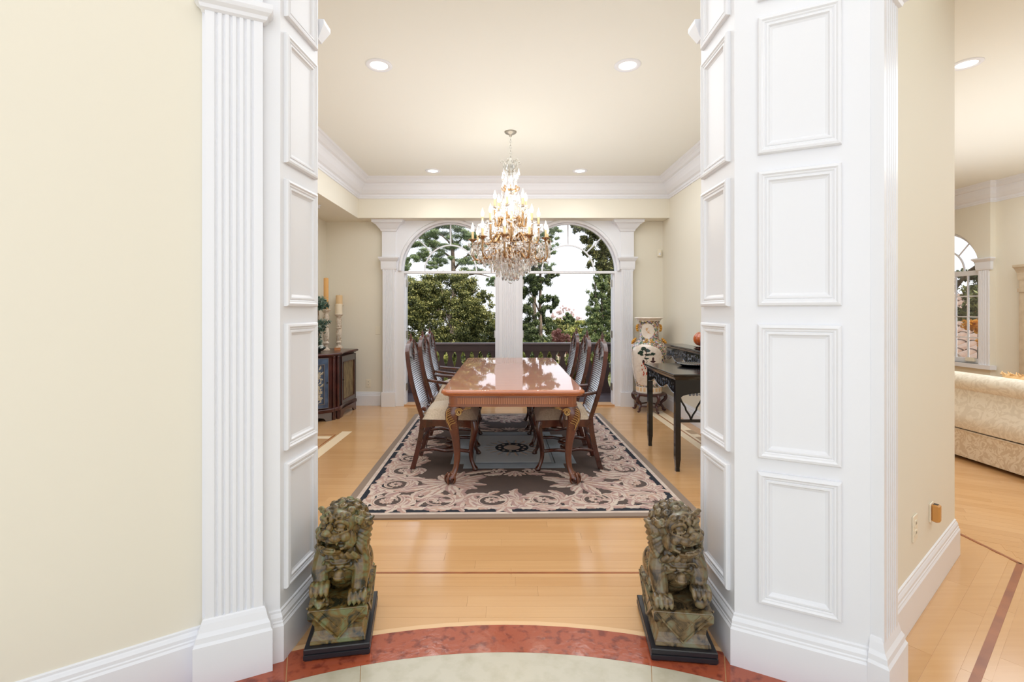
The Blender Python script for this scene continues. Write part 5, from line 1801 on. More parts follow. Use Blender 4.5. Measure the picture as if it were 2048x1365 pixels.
# doors
def door_on(p, q, z0, z1, m_frame, m_panel, m_edge, name, arch=False):
    u = (q - p); L = u.length
    M = TB @ frame_M((p.x, p.y, 0), u)   # local x along face, local y pointing INTO the body
    fr = MB(); fr.M = M
    w = 0.055
    fr.box(0, -0.014, z0, w, 0.01, z1); fr.box(L-w, -0.014, z0, L, 0.01, z1)
    fr.box(w, -0.014, z0, L-w, 0.01, z0+w); fr.box(w, -0.014, z1-w*1.5, L-w, 0.01, z1)
    d = fr.build('door', m_frame, buf)
    e = MB(); e.M = M
    for (a, b, c_, dd) in ((w-.006, z0+w-.006, w+.002, z1-1.5*w+.006), (L-w-.002, z0+w-.006, L-w+.006, z1-1.5*w+.006)):
        e.box(a, -0.020, b, c_, 0.0, dd)
    e.box(w, -0.020, z0+w-.006, L-w, 0, z0+w+.002); e.box(w, -0.020, z1-1.5*w-.002, L-w, 0, z1-1.5*w+.006)
    for a in (0.0, L-.006): e.box(a, -0.018, z0, a+.006, 0.0, z1)
    e.box(0, -.018, z0, L, 0, z0+.006); e.box(0, -.018, z1-.006, L, 0, z1)
    e.build('edge_moulding', m_edge, d)
    pn = MB(); pn.M = M; pn.box(w, -0.004, z0+w, L-w, 0.012, z1-1.5*w); pn.build('door_panel', m_panel, d)
    return M, L, d
M_, L_, d_ = door_on(P0 + (P1-P0)*.03, P1 - (P1-P0)*.08, 0.165, 0.785, M_BLUE, M_BLUE, M_GREYEDGE, 'door')
# painted scrollwork on the blue panel: local (x, z) plane
orn = MB()
A = M_ @ Matrix(((1, 0, 0, L_/2), (0, 0, -1, -0.0045), (0, 1, 0, 0.445), (0, 0, 0, 1)))
orn.M = A
random.seed(3)
for sx in (-1, 1):
    for k, (yy, rr) in enumerate(((-.17, .045), (-.06, .05), (.06, .045), (.15, .04))):
        scroll_unit(orn, (sx*.10, yy), rr, pi/2, sx*(1 if k % 2 else -1), 6, 0.0, 0.35, 0.002)
    for k in range(6): leaf(orn, (sx*.05, -.2 + .075*k), (pi/2 - sx*.8), .09, .022, sx*1.0, 3, .002, 0)
    for k in range(14): leaf(orn, (sx*random.uniform(.03, .13), random.uniform(-.22, .2)), random.uniform(0, 6.3), .06, .014, sx*1.2, 3, .002, 0)
for k in range(7): leaf(orn, (0, -.12), pi/2 + (k-3)*.28, .10 + .03*(k % 2), .013, 0, 3, .002, 0)
leaf(orn, (0, .02), pi/2 + .2, .12, .02, -.6, 4, .002, 0); leaf(orn, (0.0, .12), -.4, .08, .02, 1.2, 4, .002, 0); leaf(orn, (0.0, .12), pi + .4, .08, .02, -1.2, 4, .002, 0)
for sx in (-1, 1): leaf(orn, (0, -.2), (0 if sx > 0 else pi), .10, .02, -sx*.8, 4, .002, 0)
orn.build('painted_scrollwork', [M_CREAMP, mat('beige_painted_scroll', srgb(158, 148, 126), .5)], d_)
M2_, L2_, d2_ = door_on(P2 + (P3-P2)*.05, P3 - (P3-P2)*.05, 0.165, 0.785, M_DGREY, M_OLIVE, M_CHERRY, 'door')
kn = MB(); kn.M = M_; kn.ell((L_-.02, -.028, .48), (.009, .012, .009)); kn.build('knob', M_DARKPL, d_)
kn = MB(); kn.M = M2_; kn.ell((.022, -.028, .48), (.009, .012, .009)); kn.build('knob', M_DARKPL, d2_)
for c in (Vector((P1.x + .012, P1.y + .045)), Vector((P2.x - .006, P2.y - .045))):
    mm = bm_(); mm.lathe([(0.001, 0.10), (.020, .10), (.020, .14), (.014, .15), (.017, .17), (.017, .76), (.014, .775), (.020, .785), (.020, .80), (.001, .80)], 14, (c.x, c.y, 0))
    mm.build('column', M_CHERRY, buf, smooth=True)
    mm = bm_(); mm.lathe([(0.001, 0.0), (.022, .0), (.026, .03), (.022, .10), (.001, .10)], 12, (c.x, c.y, 0)); mm.build('foot', M_CHERRY, buf)

# candlesticks
M_CSTICK = mat('whitewashed_carved_wood', srgb(214, 200, 182), 0.6, noise=(40, srgb(176, 150, 122), 0.48, 0.68), bump=(60, .3, .002))
M_CANDLE = mat('ivory_wax', srgb(236, 222, 196), 0.5)
M_CANDLE3 = mat('tan_wax', srgb(226, 194, 148), 0.5)
M_CANDLE2 = mat('honey_wax', srgb(226, 172, 104), 0.5)
def candlestick(x, y, h, label, ch_, cr_, cm, rb=0.062, clabel='ivory pillar candle', group=None):
    t = thing('candlestick', label, 'candlestick', (x, y, BZ), 0, None)
    k = h / 0.49
    MB().lathe([(0.001, 0), (rb, 0), (rb, .008), (rb*.9, .018), (rb*.72, .030), (rb*.55, .036), (rb*.42, .05), (.030, .075*k), (.040, .085*k), (.041, .095*k), (.026, .105*k), (.028, .115*k)], 24).build('base', M_CSTICK, t, smooth=True)
    # twisted reeded shaft
    rings = []
    for i in range(22):
        z = (.115 + .16*i/21)*k
        r = .026 + .010*sin(pi*i/21)
        rings.append([(r*(1 + .10*cos(8*(a - z*14)))*cos(a), r*(1 + .10*cos(8*(a - z*14)))*sin(a), z) for a in [2*pi*j/48 for j in range(48)]])
    MB().loft(rings).build('twisted_shaft', M_CSTICK, t, smooth=True)
    MB().lathe([(.022, .275*k), (.036, .283*k), (.036, .293*k), (.026, .30*k), (.034, .315*k), (.034, .325*k), (.028, .34*k), (.036, .37*k), (.040, .40*k), (.032, .42*k), (.028, .44*k), (.050, .465*k), (.058, .475*k), (.060, h - .004), (.056, h), (.001, h)], 24, wob=lambda a, z: 1 + .03*cos(9*a)).build('capital', M_CSTICK, t, smooth=True)
    c = thing('pillar_candle', clabel, 'candle', (x, y, BZ + h))
    MB().lathe([(0.001, 0), (cr_, 0), (cr_, ch_ - .006), (cr_ - .006, ch_), (cr_*.4, ch_ - .006), (.001, ch_ - .008)], 24).build('wax', cm, c, smooth=True, autos=True)
    MB().tube([(0, 0, ch_ - .01), (.001, .001, ch_ + .006)], .0016, 5).build('wick', M_DARKPL, c)
candlestick(-2.345, 6.80, 0.49, 'whitewashed carved candlestick at the right end of the sideboard', 0.138, .049, M_CANDLE, clabel='thick ivory candle on the rightmost carved candlestick')
candlestick(-2.385, 6.935, 0.62, 'taller carved candlestick mostly hidden behind the rightmost one', 0.135, .046, M_CANDLE3, .05, clabel='tan candle showing behind the thick ivory candle')
candlestick(-2.40, 6.47, 0.55, 'slim candlestick standing behind the topiary plant', 0.42, .031, M_CANDLE2, .052, clabel='tall slender honey coloured candle above the topiary')
# little wooden box
t = thing('wooden_box', 'small amber wooden box between the two candlesticks', 'box', (-2.26, 6.50, BZ), radians(20))
MB().cbox(-.04, -.03, 0, .04, .03, .026, .002).build('box_body', mat('amber_wood', srgb(190, 120, 60), .3, coat=.4), t)
MB().cbox(-.042, -.032, .0265, .042, .032, .036, .003).build('lid', MATS['amber_wood'], t)

# leafy ball generator
def leaves_mesh(name, mt, centers, n, size, parent=None, aspect=0.5, shell=0.6, seed=1, kind='stuff', wmin=0.5, wmax=1.3, up=0.0, fuzz=0.12):
    """centers: list of (x,y,z,rx,ry,rz,weight); one quad per leaf"""
    r = np.random.default_rng(seed)
    C = np.array([c[:3] for c in centers], float); Rd = np.array([c[3:6] for c in centers], float)
    w = np.array([c[6] if len(c) > 6 else c[3]*c[4] for c in centers], float); w /= w.sum()
    idx = r.choice(len(centers), n, p=w)
    d = r.normal(size=(n, 3)); d /= np.linalg.norm(d, axis=1)[:, None]
    rad = shell + (1 - shell) * r.random(n)**0.5
    rad *= 1 + fuzz * r.normal(size=n)
    P = C[idx] + d * rad[:, None] * Rd[idx]
    nrm = d * 0.7 + r.normal(size=(n, 3)) * 0.8; nrm[:, 2] += up
    nrm /= np.linalg.norm(nrm, axis=1)[:, None]
    a = np.cross(nrm, r.normal(size=(n, 3))); a /= np.linalg.norm(a, axis=1)[:, None]
    b = np.cross(nrm, a)
    s_ = size * (wmin + (wmax - wmin) * r.random(n))[:, None]
    V = np.stack([P - a*s_, P - b*s_*aspect, P + a*s_, P + b*s_*aspect], 1).reshape(-1, 3)
    me = bpy.data.meshes.new(name)
    me.vertices.add(4*n); me.vertices.foreach_set('co', V.astype(np.float32).ravel())
    me.loops.add(4*n); me.loops.foreach_set('vertex_index', np.arange(4*n, dtype=np.int32))
    me.polygons.add(n); me.polygons.foreach_set('loop_start', np.arange(0, 4*n, 4, dtype=np.int32))
    me.update(calc_edges=True)
    at = me.attributes.new('tone', 'FLOAT', 'FACE')
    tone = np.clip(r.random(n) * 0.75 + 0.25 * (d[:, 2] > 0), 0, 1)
    at.data.foreach_set('value', tone.astype(np.float32))
    me.materials.append(mt)
    me.validate()
    o = bpy.data.objects.new(name, me); COL.objects.link(o)
    if parent is not None: o.parent = parent
    if kind: o['kind'] = kind
    return o
def leaf_mat(name, c1, c2, c3, rough=0.5, trans=0.28):
    m = bpy.data.materials.new(name); m.use_nodes = True; t = m.node_tree; b = t.nodes['Principled BSDF']
    at = t.nodes.new('ShaderNodeAttribute'); at.attribute_name = 'tone'
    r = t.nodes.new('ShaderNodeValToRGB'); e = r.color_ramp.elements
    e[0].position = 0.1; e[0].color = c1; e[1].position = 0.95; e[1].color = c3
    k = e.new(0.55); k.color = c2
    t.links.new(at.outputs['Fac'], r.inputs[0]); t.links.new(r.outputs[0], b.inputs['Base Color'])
    b.inputs['Roughness'].default_value = rough
    if trans > 0:
        tl = t.nodes.new('ShaderNodeBsdfTranslucent'); mx = t.nodes.new('ShaderNodeMixShader'); mx.inputs[0].default_value = trans
        t.links.new(r.outputs[0], tl.inputs[0]); t.links.new(b.outputs[0], mx.inputs[1]); t.links.new(tl.outputs[0], mx.inputs[2])
        t.links.new(mx.outputs[0], t.nodes['Material Output'].inputs[0])
    return m
M_TOPI = leaf_mat('olive_topiary_leaf', srgb(44, 72, 62), srgb(88, 120, 104), srgb(170, 190, 176))
top = thing('topiary_plant', 'small two-tier olive topiary in a dark green pot on the sideboard', 'plant', (-2.39, 6.17, BZ))
MB().lathe([(0.001, 0), (.035, 0), (.030, .012), (.050, .022), (.085, .045), (.098, .065), (.094, .075), (.084, .070), (.001, .062)], 24).build('pot', mat('dark_green_glaze', srgb(24, 54, 44), .12, coat=1), top, smooth=True)
mm = MB(); mm.tube(spline([(0, 0, .06), (.012, 0, .25), (-.010, .01, .42), (.004, 0, .60)], 5), .007, 7); mm.tube(spline([(.01, .01, .06), (-.014, .0, .2), (.012, .0, .38), (-.002, .0, .58)], 5), .005, 7)
mm.build('stem', mat('grey_bark', srgb(140, 118, 96), .8), top)
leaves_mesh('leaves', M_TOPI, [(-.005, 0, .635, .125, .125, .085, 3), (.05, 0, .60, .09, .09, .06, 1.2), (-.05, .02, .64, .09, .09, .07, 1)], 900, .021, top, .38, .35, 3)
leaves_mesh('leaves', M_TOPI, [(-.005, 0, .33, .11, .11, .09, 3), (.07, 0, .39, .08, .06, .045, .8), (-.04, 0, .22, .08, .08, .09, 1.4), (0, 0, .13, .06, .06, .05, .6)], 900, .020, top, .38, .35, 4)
leaves_mesh('white_flowers', leaf_mat('white_petals', srgb(190, 200, 196), srgb(220, 226, 224), srgb(240, 242, 240)), [(.055, -.05, .075, .035, .03, .022, 1)], 90, .014, top, .7, .3, 5)

# =================================================================== BLACK CARVED CONSOLES on the right
M_CARVE = mat('black_lacquer_relief', srgb(96, 102, 114), 0.22, coat=0.8)
def carved_apron(parent, org_, u, L, ztop, h, th=0.018, lobes=3, seed=1):
    """board with scalloped lower edge and scroll relief; outer side to the right of u"""
    M = frame_M((org_[0], org_[1], 0), u)
    n = 40
    def zb(s_):
        e = min(s_, 1 - s_)
        base = ztop - h * (0.62 + 0.38 * abs(cos(lobes * pi * s_))**1.2)
        return base + (0.35*h * math.exp(-(e/.06)**2)*0)
    m = MB(); m.M = M
    vs = []
    for k in range(n+1):
        x = L*k/n; z = zb(k/n)
        vs += [(x, 0, ztop), (x, 0, z), (x, th, z), (x, th, ztop)]
    fs = []
    for k in range(n):
        b = 4*k
        for j in range(4): fs.append((b+j, b+(j+1) % 4, b+4+(j+1) % 4, b+4+j))
    m.add(vs, fs)
    a = m.build('carved_apron', M_LACQ, parent)
    r = MB(); r.M = M @ Matrix(((1, 0, 0, 0), (0, 0, -1, 0), (0, 1, 0, 0), (0, 0, 0, 1)))
    random.seed(seed)
    cnt = max(6, int(L / 0.055))
    for k in range(cnt):
        s_ = (k+.5)/cnt; x = L*s_; zl_ = zb(s_)
        depth = ztop - zl_
        scroll_unit(r, (x, zl_ + depth*.42 + random.uniform(-.1, .1)*depth), h*0.085, random.random()*6, 1 if k % 2 else -1, 5, 0.0, .4, .003)
        for q in range(4):
            leaf(r, (x + random.uniform(-.02, .02), ztop - depth*random.uniform(.15, .6)), random.uniform(0, 2*pi), h*.26, h*.055, random.choice((-1, 1))*1.4, 4, .003, 0)
    for k in range(n):
        x0_, x1_ = L*k/n, L*(k+1)/n
        r.cm = 0
        r.add([(x0_, zb(k/n) + .001, .0), (x1_, zb((k+1)/n) + .001, .0), (x1_, zb((k+1)/n) + .004, .004), (x0_, zb(k/n) + .004, .004), (x1_, zb((k+1)/n) + .008, 0), (x0_, zb(k/n) + .008, 0)], [(0, 1, 2, 3), (3, 2, 4, 5)])
    r.build('relief_carving', [M_CARVE, M_LACQ], a)
    return a
def moulded_top(parent, x0, y0, x1, y1, z, name='top', m=M_LACQ, t_=0.038):
    rr = []
    for o, dz in ((-.012, -t_ - .014), (-.006, -t_), (-.002, -t_ + .006), (.004, -.024), (.010, -.018), (.014, -.008), (.012, -.002), (.008, 0)):
        rr.append([(x0 - o, y0 - o, z + dz), (x1 + o, y0 - o, z + dz), (x1 + o, y1 + o, z + dz), (x0 - o, y1 + o, z + dz)])
    return MB().loft(rr).build(name, m, parent)
# front, lower table
ax, ay = 1.44, 4.12
cons = thing('console_table', 'low black lacquer carved table nearest the camera on the right', 'table', (ax, ay, 0))
CW, CD, CHt = 0.62, 0.83, 0.832
moulded_top(cons, -.012, -.012, CW + .012, CD + .012, CHt)
for lx in (0, CW - .045):
    for ly in (0, CD - .045):
        m = MB()
        m.loft([[(lx + a + (cx_)*(.045 - 2*a)*1.0, ly + a + cy_*(.045 - 2*a), z) for cx_, cy_ in ((0,0),(1,0),(1,1),(0,1))] for z, a in ((0, .006), (.03, .007), (.09, .002), (.10, 0), (CHt - .045, 0))])
        m.build('leg', M_LACQ, cons)
carved_apron(cons, (.004, CD - .045), (0, -1), CD - .09, CHt - .048, .125, lobes=2, seed=2)
# front side: deep dark apron with arch, open bead row and ogee lattice above a stretcher
m = MB(); n = 24
vs = []
for k in range(n+1):
    s_ = k/n; x = .045 + (CW - .09)*s_; z = CHt - .048 - .155 + .045*(sin(pi*s_)**.5)
    vs += [(x, .006, CHt - .048), (x, .006, z), (x, .024, z), (x, .024, CHt - .048)]
m.add(vs, [(4*k+j, 4*k+(j+1) % 4, 4*k+4+(j+1) % 4, 4*k+4+j) for k in range(n) for j in range(4)])
m.build('front_apron', M_LACQ, cons)
m = MB()
for k in range(9):
    m.ell((.13 + .03*k, .015, CHt - .048 - .128), (.0125, .006, .014), nu=10, nv=6)
m.build('bead_row', M_CARVE, cons)
MB().box(.045, .008, .418, CW - .045, .036, .440).build('stretcher', M_LACQ, cons)
def ogee(x0, s):
    return spline([(x0, .02, .64), (x0 + s*.012, .02, .60), (x0 + s*.045, .02, .545), (x0 + s*.052, .02, .52), (x0 + s*.082, .02, .475), (x0 + s*.095, .02, .435)], 4)
for x0 in (.045, .235, .425):
    MB().tube(ogee(x0, 1), .008, 6).build('ogee_bracket', M_LACQ, cons)
    MB().tube(ogee(x0 + .19, -1), .008, 6).build('ogee_bracket', M_LACQ, cons)
# black tray on it
t = thing('black_tray', 'round black lacquer tray with beaded rim on the low table', 'tray', (1.82, 4.72, CHt + .001))
MB().lathe([(0.001, 0), (.10, 0), (.125, .012), (.14, .020), (.142, .024), (.135, .023), (.10, .008), (.001, .006)], 40).build('dish', M_LACQ, t, smooth=True)
m = MB()
for k in range(40): m.ell((.141*cos(2*pi*k/40), .141*sin(2*pi*k/40), .024), (.005, .005, .005), nu=6, nv=5)
m.build('beaded_rim', M_CARVE, t)
# taller altar table along the right wall
con2 = thing('console_table', 'taller black carved altar table along the right wall under the pumpkin', 'table', (2.035, 5.00, 0))
AL, AD, AH = 1.17, 0.205, 0.952
moulded_top(con2, 0, 0, AD, AL, AH)
carved_apron(con2, (.004, AL - .01), (0, -1), AL - .02, AH - .05, .150, lobes=3, seed=6)
for ly in (.03, AL - .34):
    for lx in ((.012, AD - .045) if ly < .5 else (.012,)):
        MB().loft([[(lx + a + cx_*(.036-2*a), ly + a + cy_*(.045-2*a), z) for cx_, cy_ in ((0,0),(1,0),(1,1),(0,1))] for z, a in ((0, .002), (.04, .006), (.08, .002), (.1, 0), (AH-.045, 0))]).build('leg', M_LACQ, con2)
    if ly < .5: MB().box(.03, ly + .01, .12, AD - .03, ly + .035, .145).build('stretcher', M_LACQ, con2)
# pumpkin on stand
t = thing('pumpkin_stand', 'low dark wooden stand under the pumpkin', 'stand', (2.145, 5.28, AH + .001))
MB().loft([[(x, y, z) for x, y in rrect(hx, hx, .01)] for hx, z in ((.072, 0), (.078, .004), (.07, .010), (.06, .014), (.075, .022), (.078, .026), (.070, .028))]).build('stand_body', M_DARKWOOD, t)
t = thing('pumpkin', 'glazed orange ribbed pumpkin ornament with curly stem on the tall black table', 'ornament', (2.145, 5.28, AH + .030))
def pk(a, z): return 1 - 0.10*abs(cos(a*4.5 + .4))**6
rings = []
for i in range(15):
    ph = -pi/2*.93 + pi*.96*i/14
    r = .105*cos(ph)**.8 if cos(ph) > 0 else 0.004; z = .082 + .080*sin(ph) - (.016 if i == 14 else 0)
    rings.append([(r*(1 - .12*abs(cos(a*4.5))**5)*cos(a), r*(1 - .12*abs(cos(a*4.5))**5)*sin(a), z) for a in [2*pi*j/72 for j in range(72)]])
MB().loft(rings).build('shell', mat('orange_glaze', srgb(190, 92, 34), .12, coat=1, noise=(5, srgb(150, 62, 22), .35, .7)), t, smooth=True)
m = MB()
for k in range(5):
    a = 2*pi*(k*2 + .5)/9*1.0
    m.tube([(.1068*cos(ph)*cos(a + pi/9*0), .1068*cos(ph)*sin(a), .082 + .081*sin(ph)) for ph in [radians(-55 + 11*j) for j in range(12)]], .0035, 5)
m.build('pale_ribs', mat('cream_glaze', srgb(226, 190, 160), .2, coat=1), t, smooth=True)
MB().tube(spline([(0, 0, .155), (.0, -.002, .178), (.004, -.01, .196), (.02, -.03, .200), (.03, -.05, .194)], 4), lerp_list([.012, .007, .005, .004, .003], 4), 7).build('stem', mat('pewter_stem', srgb(110, 104, 98), .3, metal=.6), t, smooth=True)

# =================================================================== TALL VASE
VX, VY = 1.95, 6.62
t = thing('vase_stand', 'carved dark rosewood stand with five curled legs under the vase', 'stand', (VX, VY, 0))
M_ROSE = mat('rosewood', srgb(66, 30, 30), .3, coat=.4)
MB().lathe([(0.12, .225), (.20, .225), (.215, .232), (.222, .245), (.222, .252), (.21, .258), (.12, .258)], 32, caps=False).build('ring_top', M_ROSE, t)
m = MB(); m.lathe([(.12, .2585), (.001, .2580)], 24, caps=False); m.lathe([(.12, .226), (.001, .2262)], 24, caps=False); m.build('plate', M_ROSE, t)
for k in range(5):
    a = 2*pi*k/5 - pi/2 + .3
    pr = spline([(.205, 0, .24), (.228, 0, .205), (.218, 0, .165), (.175, 0, .13), (.168, 0, .095), (.190, 0, .06), (.192, 0, .03), (.215, 0, .018), (.232, 0, .022)], 4)
    MB().tube([(p.x*cos(a), p.x*sin(a), p.z) for p in pr], lerp_list([.026, .026, .022, .018, .016, .017, .016, .014, .008], 4), 8, flat=.8).build('leg', M_ROSE, t, smooth=True)
pts = [(.15*cos(2*pi*k/60)*(1 + .12*cos(5*2*pi*k/60)), .15*sin(2*pi*k/60)*(1 + .12*cos(5*2*pi*k/60)), .085) for k in range(61)]
MB().tube(pts, .010, 7, caps=False).build('lower_ring', M_ROSE, t, smooth=True)

def decor_mat(name):
    m = bpy.data.materials.new(name); m.use_nodes = True; tt = m.node_tree; b = tt.nodes['Principled BSDF']
    tx = tt.nodes.new('ShaderNodeTexCoord')
    v = tt.nodes.new('ShaderNodeTexVoronoi'); v.inputs['Scale'].default_value = 52
    ns = tt.nodes.new('ShaderNodeTexNoise'); ns.inputs['Scale'].default_value = 18
    mxv = tt.nodes.new('ShaderNodeMix'); mxv.data_type = 'RGBA'; mxv.inputs[0].default_value = .07
    tt.links.new(tx.outputs['Object'], ns.inputs[0]); tt.links.new(tx.outputs['Object'], mxv.inputs[6]); tt.links.new(ns.outputs['Color'], mxv.inputs[7])
    tt.links.new(mxv.outputs[2], v.inputs[0])
    sp_ = tt.nodes.new('ShaderNodeSeparateColor'); tt.links.new(v.outputs['Color'], sp_.inputs[0])
    r = tt.nodes.new('ShaderNodeValToRGB'); r.color_ramp.interpolation = 'CONSTANT'
    cols = [srgb(222, 206, 190), srgb(200, 122, 110), srgb(220, 176, 84), srgb(104, 134, 104), srgb(222, 212, 170), srgb(176, 158, 184), srgb(80, 70, 66), srgb(208, 158, 144), srgb(128, 150, 128), srgb(232, 222, 210)]
    e = r.color_ramp.elements
    e[0].position = 0; e[0].color = cols[0]; e[1].position = .1; e[1].color = cols[1]
    for i in range(2, 10):
        q_ = e.new(i/10); q_.color = cols[i]
    tt.links.new(sp_.outputs[0], r.inputs[0])
    v2 = tt.nodes.new('ShaderNodeTexVoronoi'); v2.feature = 'DISTANCE_TO_EDGE'; v2.inputs['Scale'].default_value = 52
    tt.links.new(mxv.outputs[2], v2.inputs[0])
    lt = tt.nodes.new('ShaderNodeMath'); lt.operation = 'LESS_THAN'; lt.inputs[1].default_value = .06
    tt.links.new(v2.outputs['Distance'], lt.inputs[0])
    mx = tt.nodes.new('ShaderNodeMix'); mx.data_type = 'RGBA'; mx.inputs[7].default_value = srgb(52, 44, 40)
    tt.links.new(lt.outputs[0], mx.inputs[0]); tt.links.new(r.outputs[0], mx.inputs[6])
    tt.links.new(mx.outputs[2], b.inputs['Base Color'])
    b.inputs['Roughness'].default_value = .15; b.inputs['Coat Weight'].default_value = .6
    return m
M_DECOR = decor_mat('famille_rose_enamel')
M_PORC = mat('cream_porcelain', srgb(232, 220, 206), .12, coat=.8, noise=(30, srgb(222, 206, 190), .4, .7))
M_GOLDB = mat('gold_enamel', srgb(206, 150, 62), .3, metal=.4)
VP = [(.155, .2585), (.172, .262), (.170, .30), (.166, .345), (.170, .36), (.200, .48), (.222, .62), (.233, .76), (.234, .84), (.222, .90), (.190, .945), (.150, .975), (.132, 1.0), (.126, 1.06), (.128, 1.14), (.135, 1.20), (.158, 1.245), (.186, 1.268), (.188, 1.276), (.180, 1.278), (.150, 1.24), (.12, 1.18)]
vp = spline([(r, z, 0) for r, z in VP], 7)
def vr(z):
    best = None
    for a, b in zip(vp[:-1], vp[1:]):
        if a.y <= z <= b.y and b.y > a.y and a.y < 1.27: return a.x + (b.x-a.x)*(z-a.y)/(b.y-a.y)
    return .13
vase = thing('floor_vase', 'tall painted porcelain vase with pine tree scene in right back corner', 'vase', (VX, VY, 0))
va0 = atan2(-VY, -VX)   # direction towards the viewpoint side of the room
NS = 200
mb = MB()
rings = [[(p.x*cos(2*pi*j/NS), p.x*sin(2*pi*j/NS), p.y) for j in range(NS)] for p in vp]
mb.loft(rings, True, False)
k = 0
for i in range(len(rings) - 1):
    zc_ = (vp[i].y + vp[i+1].y)/2
    for j in range(NS):
        a = 2*pi*(j+.5)/NS
        d = (a - va0 - 0.0 + pi) % (2*pi) - pi      # + is towards the viewer's right
        mi = 1
        if zc_ < .345 or zc_ > 1.235 or i > len(rings) - 18: mi = 0
        elif .37 < zc_ < .92:
            c_ = -.22; hw = 1.02*(1 - abs((zc_ - .64)/.29)**6)
            if abs(d - c_) < hw: mi = 0
            if d < -1.3: mi = 0
        elif 1.0 < zc_ < 1.20:
            if abs(d + .15) < .75*sqrt(max(0, 1 - ((zc_ - 1.10)/.10)**2)): mi = 0
        mb.mi[k] = mi; k += 1
mb.build('vase_body', [M_PORC, M_DECOR], vase, smooth=True)
def on_vase(P, off_=0.0015):
    """P list of (d, z): d metres along the surface from panel centre, z height"""
    out = []
    for d, z in P:
        r = vr(z) + off_; a = va0 - .22*0 + d / .23
        out.append((r*cos(a), r*sin(a), z))
    return out
def vblob(m, c, rx, rz, n=14, jag=.25, seed=0):
    r_ = random.Random(seed)
    P = [(c[0] + rx*cos(2*pi*k/n)*(1 - jag*r_.random()), c[1] + rz*sin(2*pi*k/n)*(1 - jag*r_.random())) for k in range(n)]
    pts = on_vase([c] + P)
    m.add(pts, [(0, 1+k, 1+(k+1) % n) for k in range(n)])
m = MB()
for i, (c, rx, rz) in enumerate((((-.07, .865), .05, .035), ((-.02, .845), .045, .028), ((-.10, .82), .05, .025), ((-.005, .79), .07, .020), ((.05, .80), .04, .022), ((-.09, .785), .035, .016), ((-.03, .74), .045, .014), ((-.13, .80), .03, .015))):
    vblob(m, c, rx, rz, 18, .45, i)
m.build('painted_pine', mat('dark_green_enamel', srgb(36, 56, 46), .2), vase)
m = MB()
m.tube(on_vase([(-.04, .86), (-.03, .80), (-.05, .75), (-.02, .70), (-.05, .64)], .001), .004, 4)
m.tube(on_vase([(-.03, .80), (.03, .79)], .001), .003, 4)
for i, (c, rx, rz) in enumerate((((.055, .735), .018, .03), ((.055, .70), .04, .018), ((-.07, .69), .022, .03))): vblob(m, c, rx, rz, 10, .3, i + 20)
m.build('painted_trunk', mat('brown_enamel', srgb(70, 44, 44), .2), vase)
m = MB()
for i in range(16):
    vblob(m, (-.055 + random.uniform(-.05, .05), .60 + random.uniform(-.09, .07)), .012, .018, 7, .4, i + 50)
m.build('painted_figures', mat('iron_red_enamel', srgb(186, 84, 66), .2), vase)
m = MB()
for i in range(14):
    z = .40 + .022*i; x0_ = random.uniform(-.19, -.08)
    m.tube(on_vase([(x0_, z), (x0_ + .04, z + .004), (x0_ + random.uniform(.08, .2), z - .003)], .0008), .0012, 4)
m.build('painted_water', mat('sepia_enamel', srgb(160, 132, 112), .3), vase)
m = MB()
for i in range(9):
    vblob(m, (-.03 + random.uniform(-.045, .055), 1.10 + random.uniform(-.05, .05)), .011, .012, 8, .3, i + 80)
vblob(m, (-.05, 1.12), .026, .022, 12, .1, 99)
m.build('painted_blossom', mat('pink_yellow_enamel', srgb(206, 164, 120), .2), vase)
# gilt handles on neck and shoulder beasts
for s in (-1, 1):
    a = va0 + s*pi/2
    ux, uy = cos(a), sin(a)
    m = MB()
    for (rr, z, q_) in ((.150, 1.165, .020), (.158, 1.135, .018), (.152, 1.105, .020), (.146, 1.14, .016)):
        m.ell((rr*ux, rr*uy, z), (q_*.8, q_*.8, q_))
    m.tube(spline([(.13*ux, .13*uy, 1.185), (.16*ux, .16*uy, 1.17), (.165*ux, .165*uy, 1.12), (.135*ux, .135*uy, 1.09)], 4), .008, 7)
    m.build('handle', M_GOLDB, vase, smooth=True)
    m = MB()
    for (rr, z, q_) in ((.195, .965, .022), (.212, .945, .020), (.178, .985, .017), (.222, .925, .014)):
        m.ell((rr*ux, rr*uy, z), (q_, q_, q_))
    m.build('shoulder_beast', M_GOLDB, vase, smooth=True)
m = MB()
for d_ in (-.06, -.03, .03, .06):
    m.tube(on_vase([(d_*1.2, .995), (d_, .975), (d_*1.1, .952), (d_*1.5 , .945)], .004), .007, 6)
m.build('gilt_ribbons', M_GOLDB, vase, smooth=True)
m = MB()
for j in range(20):
    a = 2*pi*j/20
    m.M = Matrix.Rotation(a, 4, 'Z') @ Matrix.Translation((.1705, 0, 0))
    m.box(-.002, -.016, .285, .0012, .016, .335)
m.M = None
m.build('base_fretwork', mat('apricot_enamel', srgb(222, 186, 140), .25), vase)

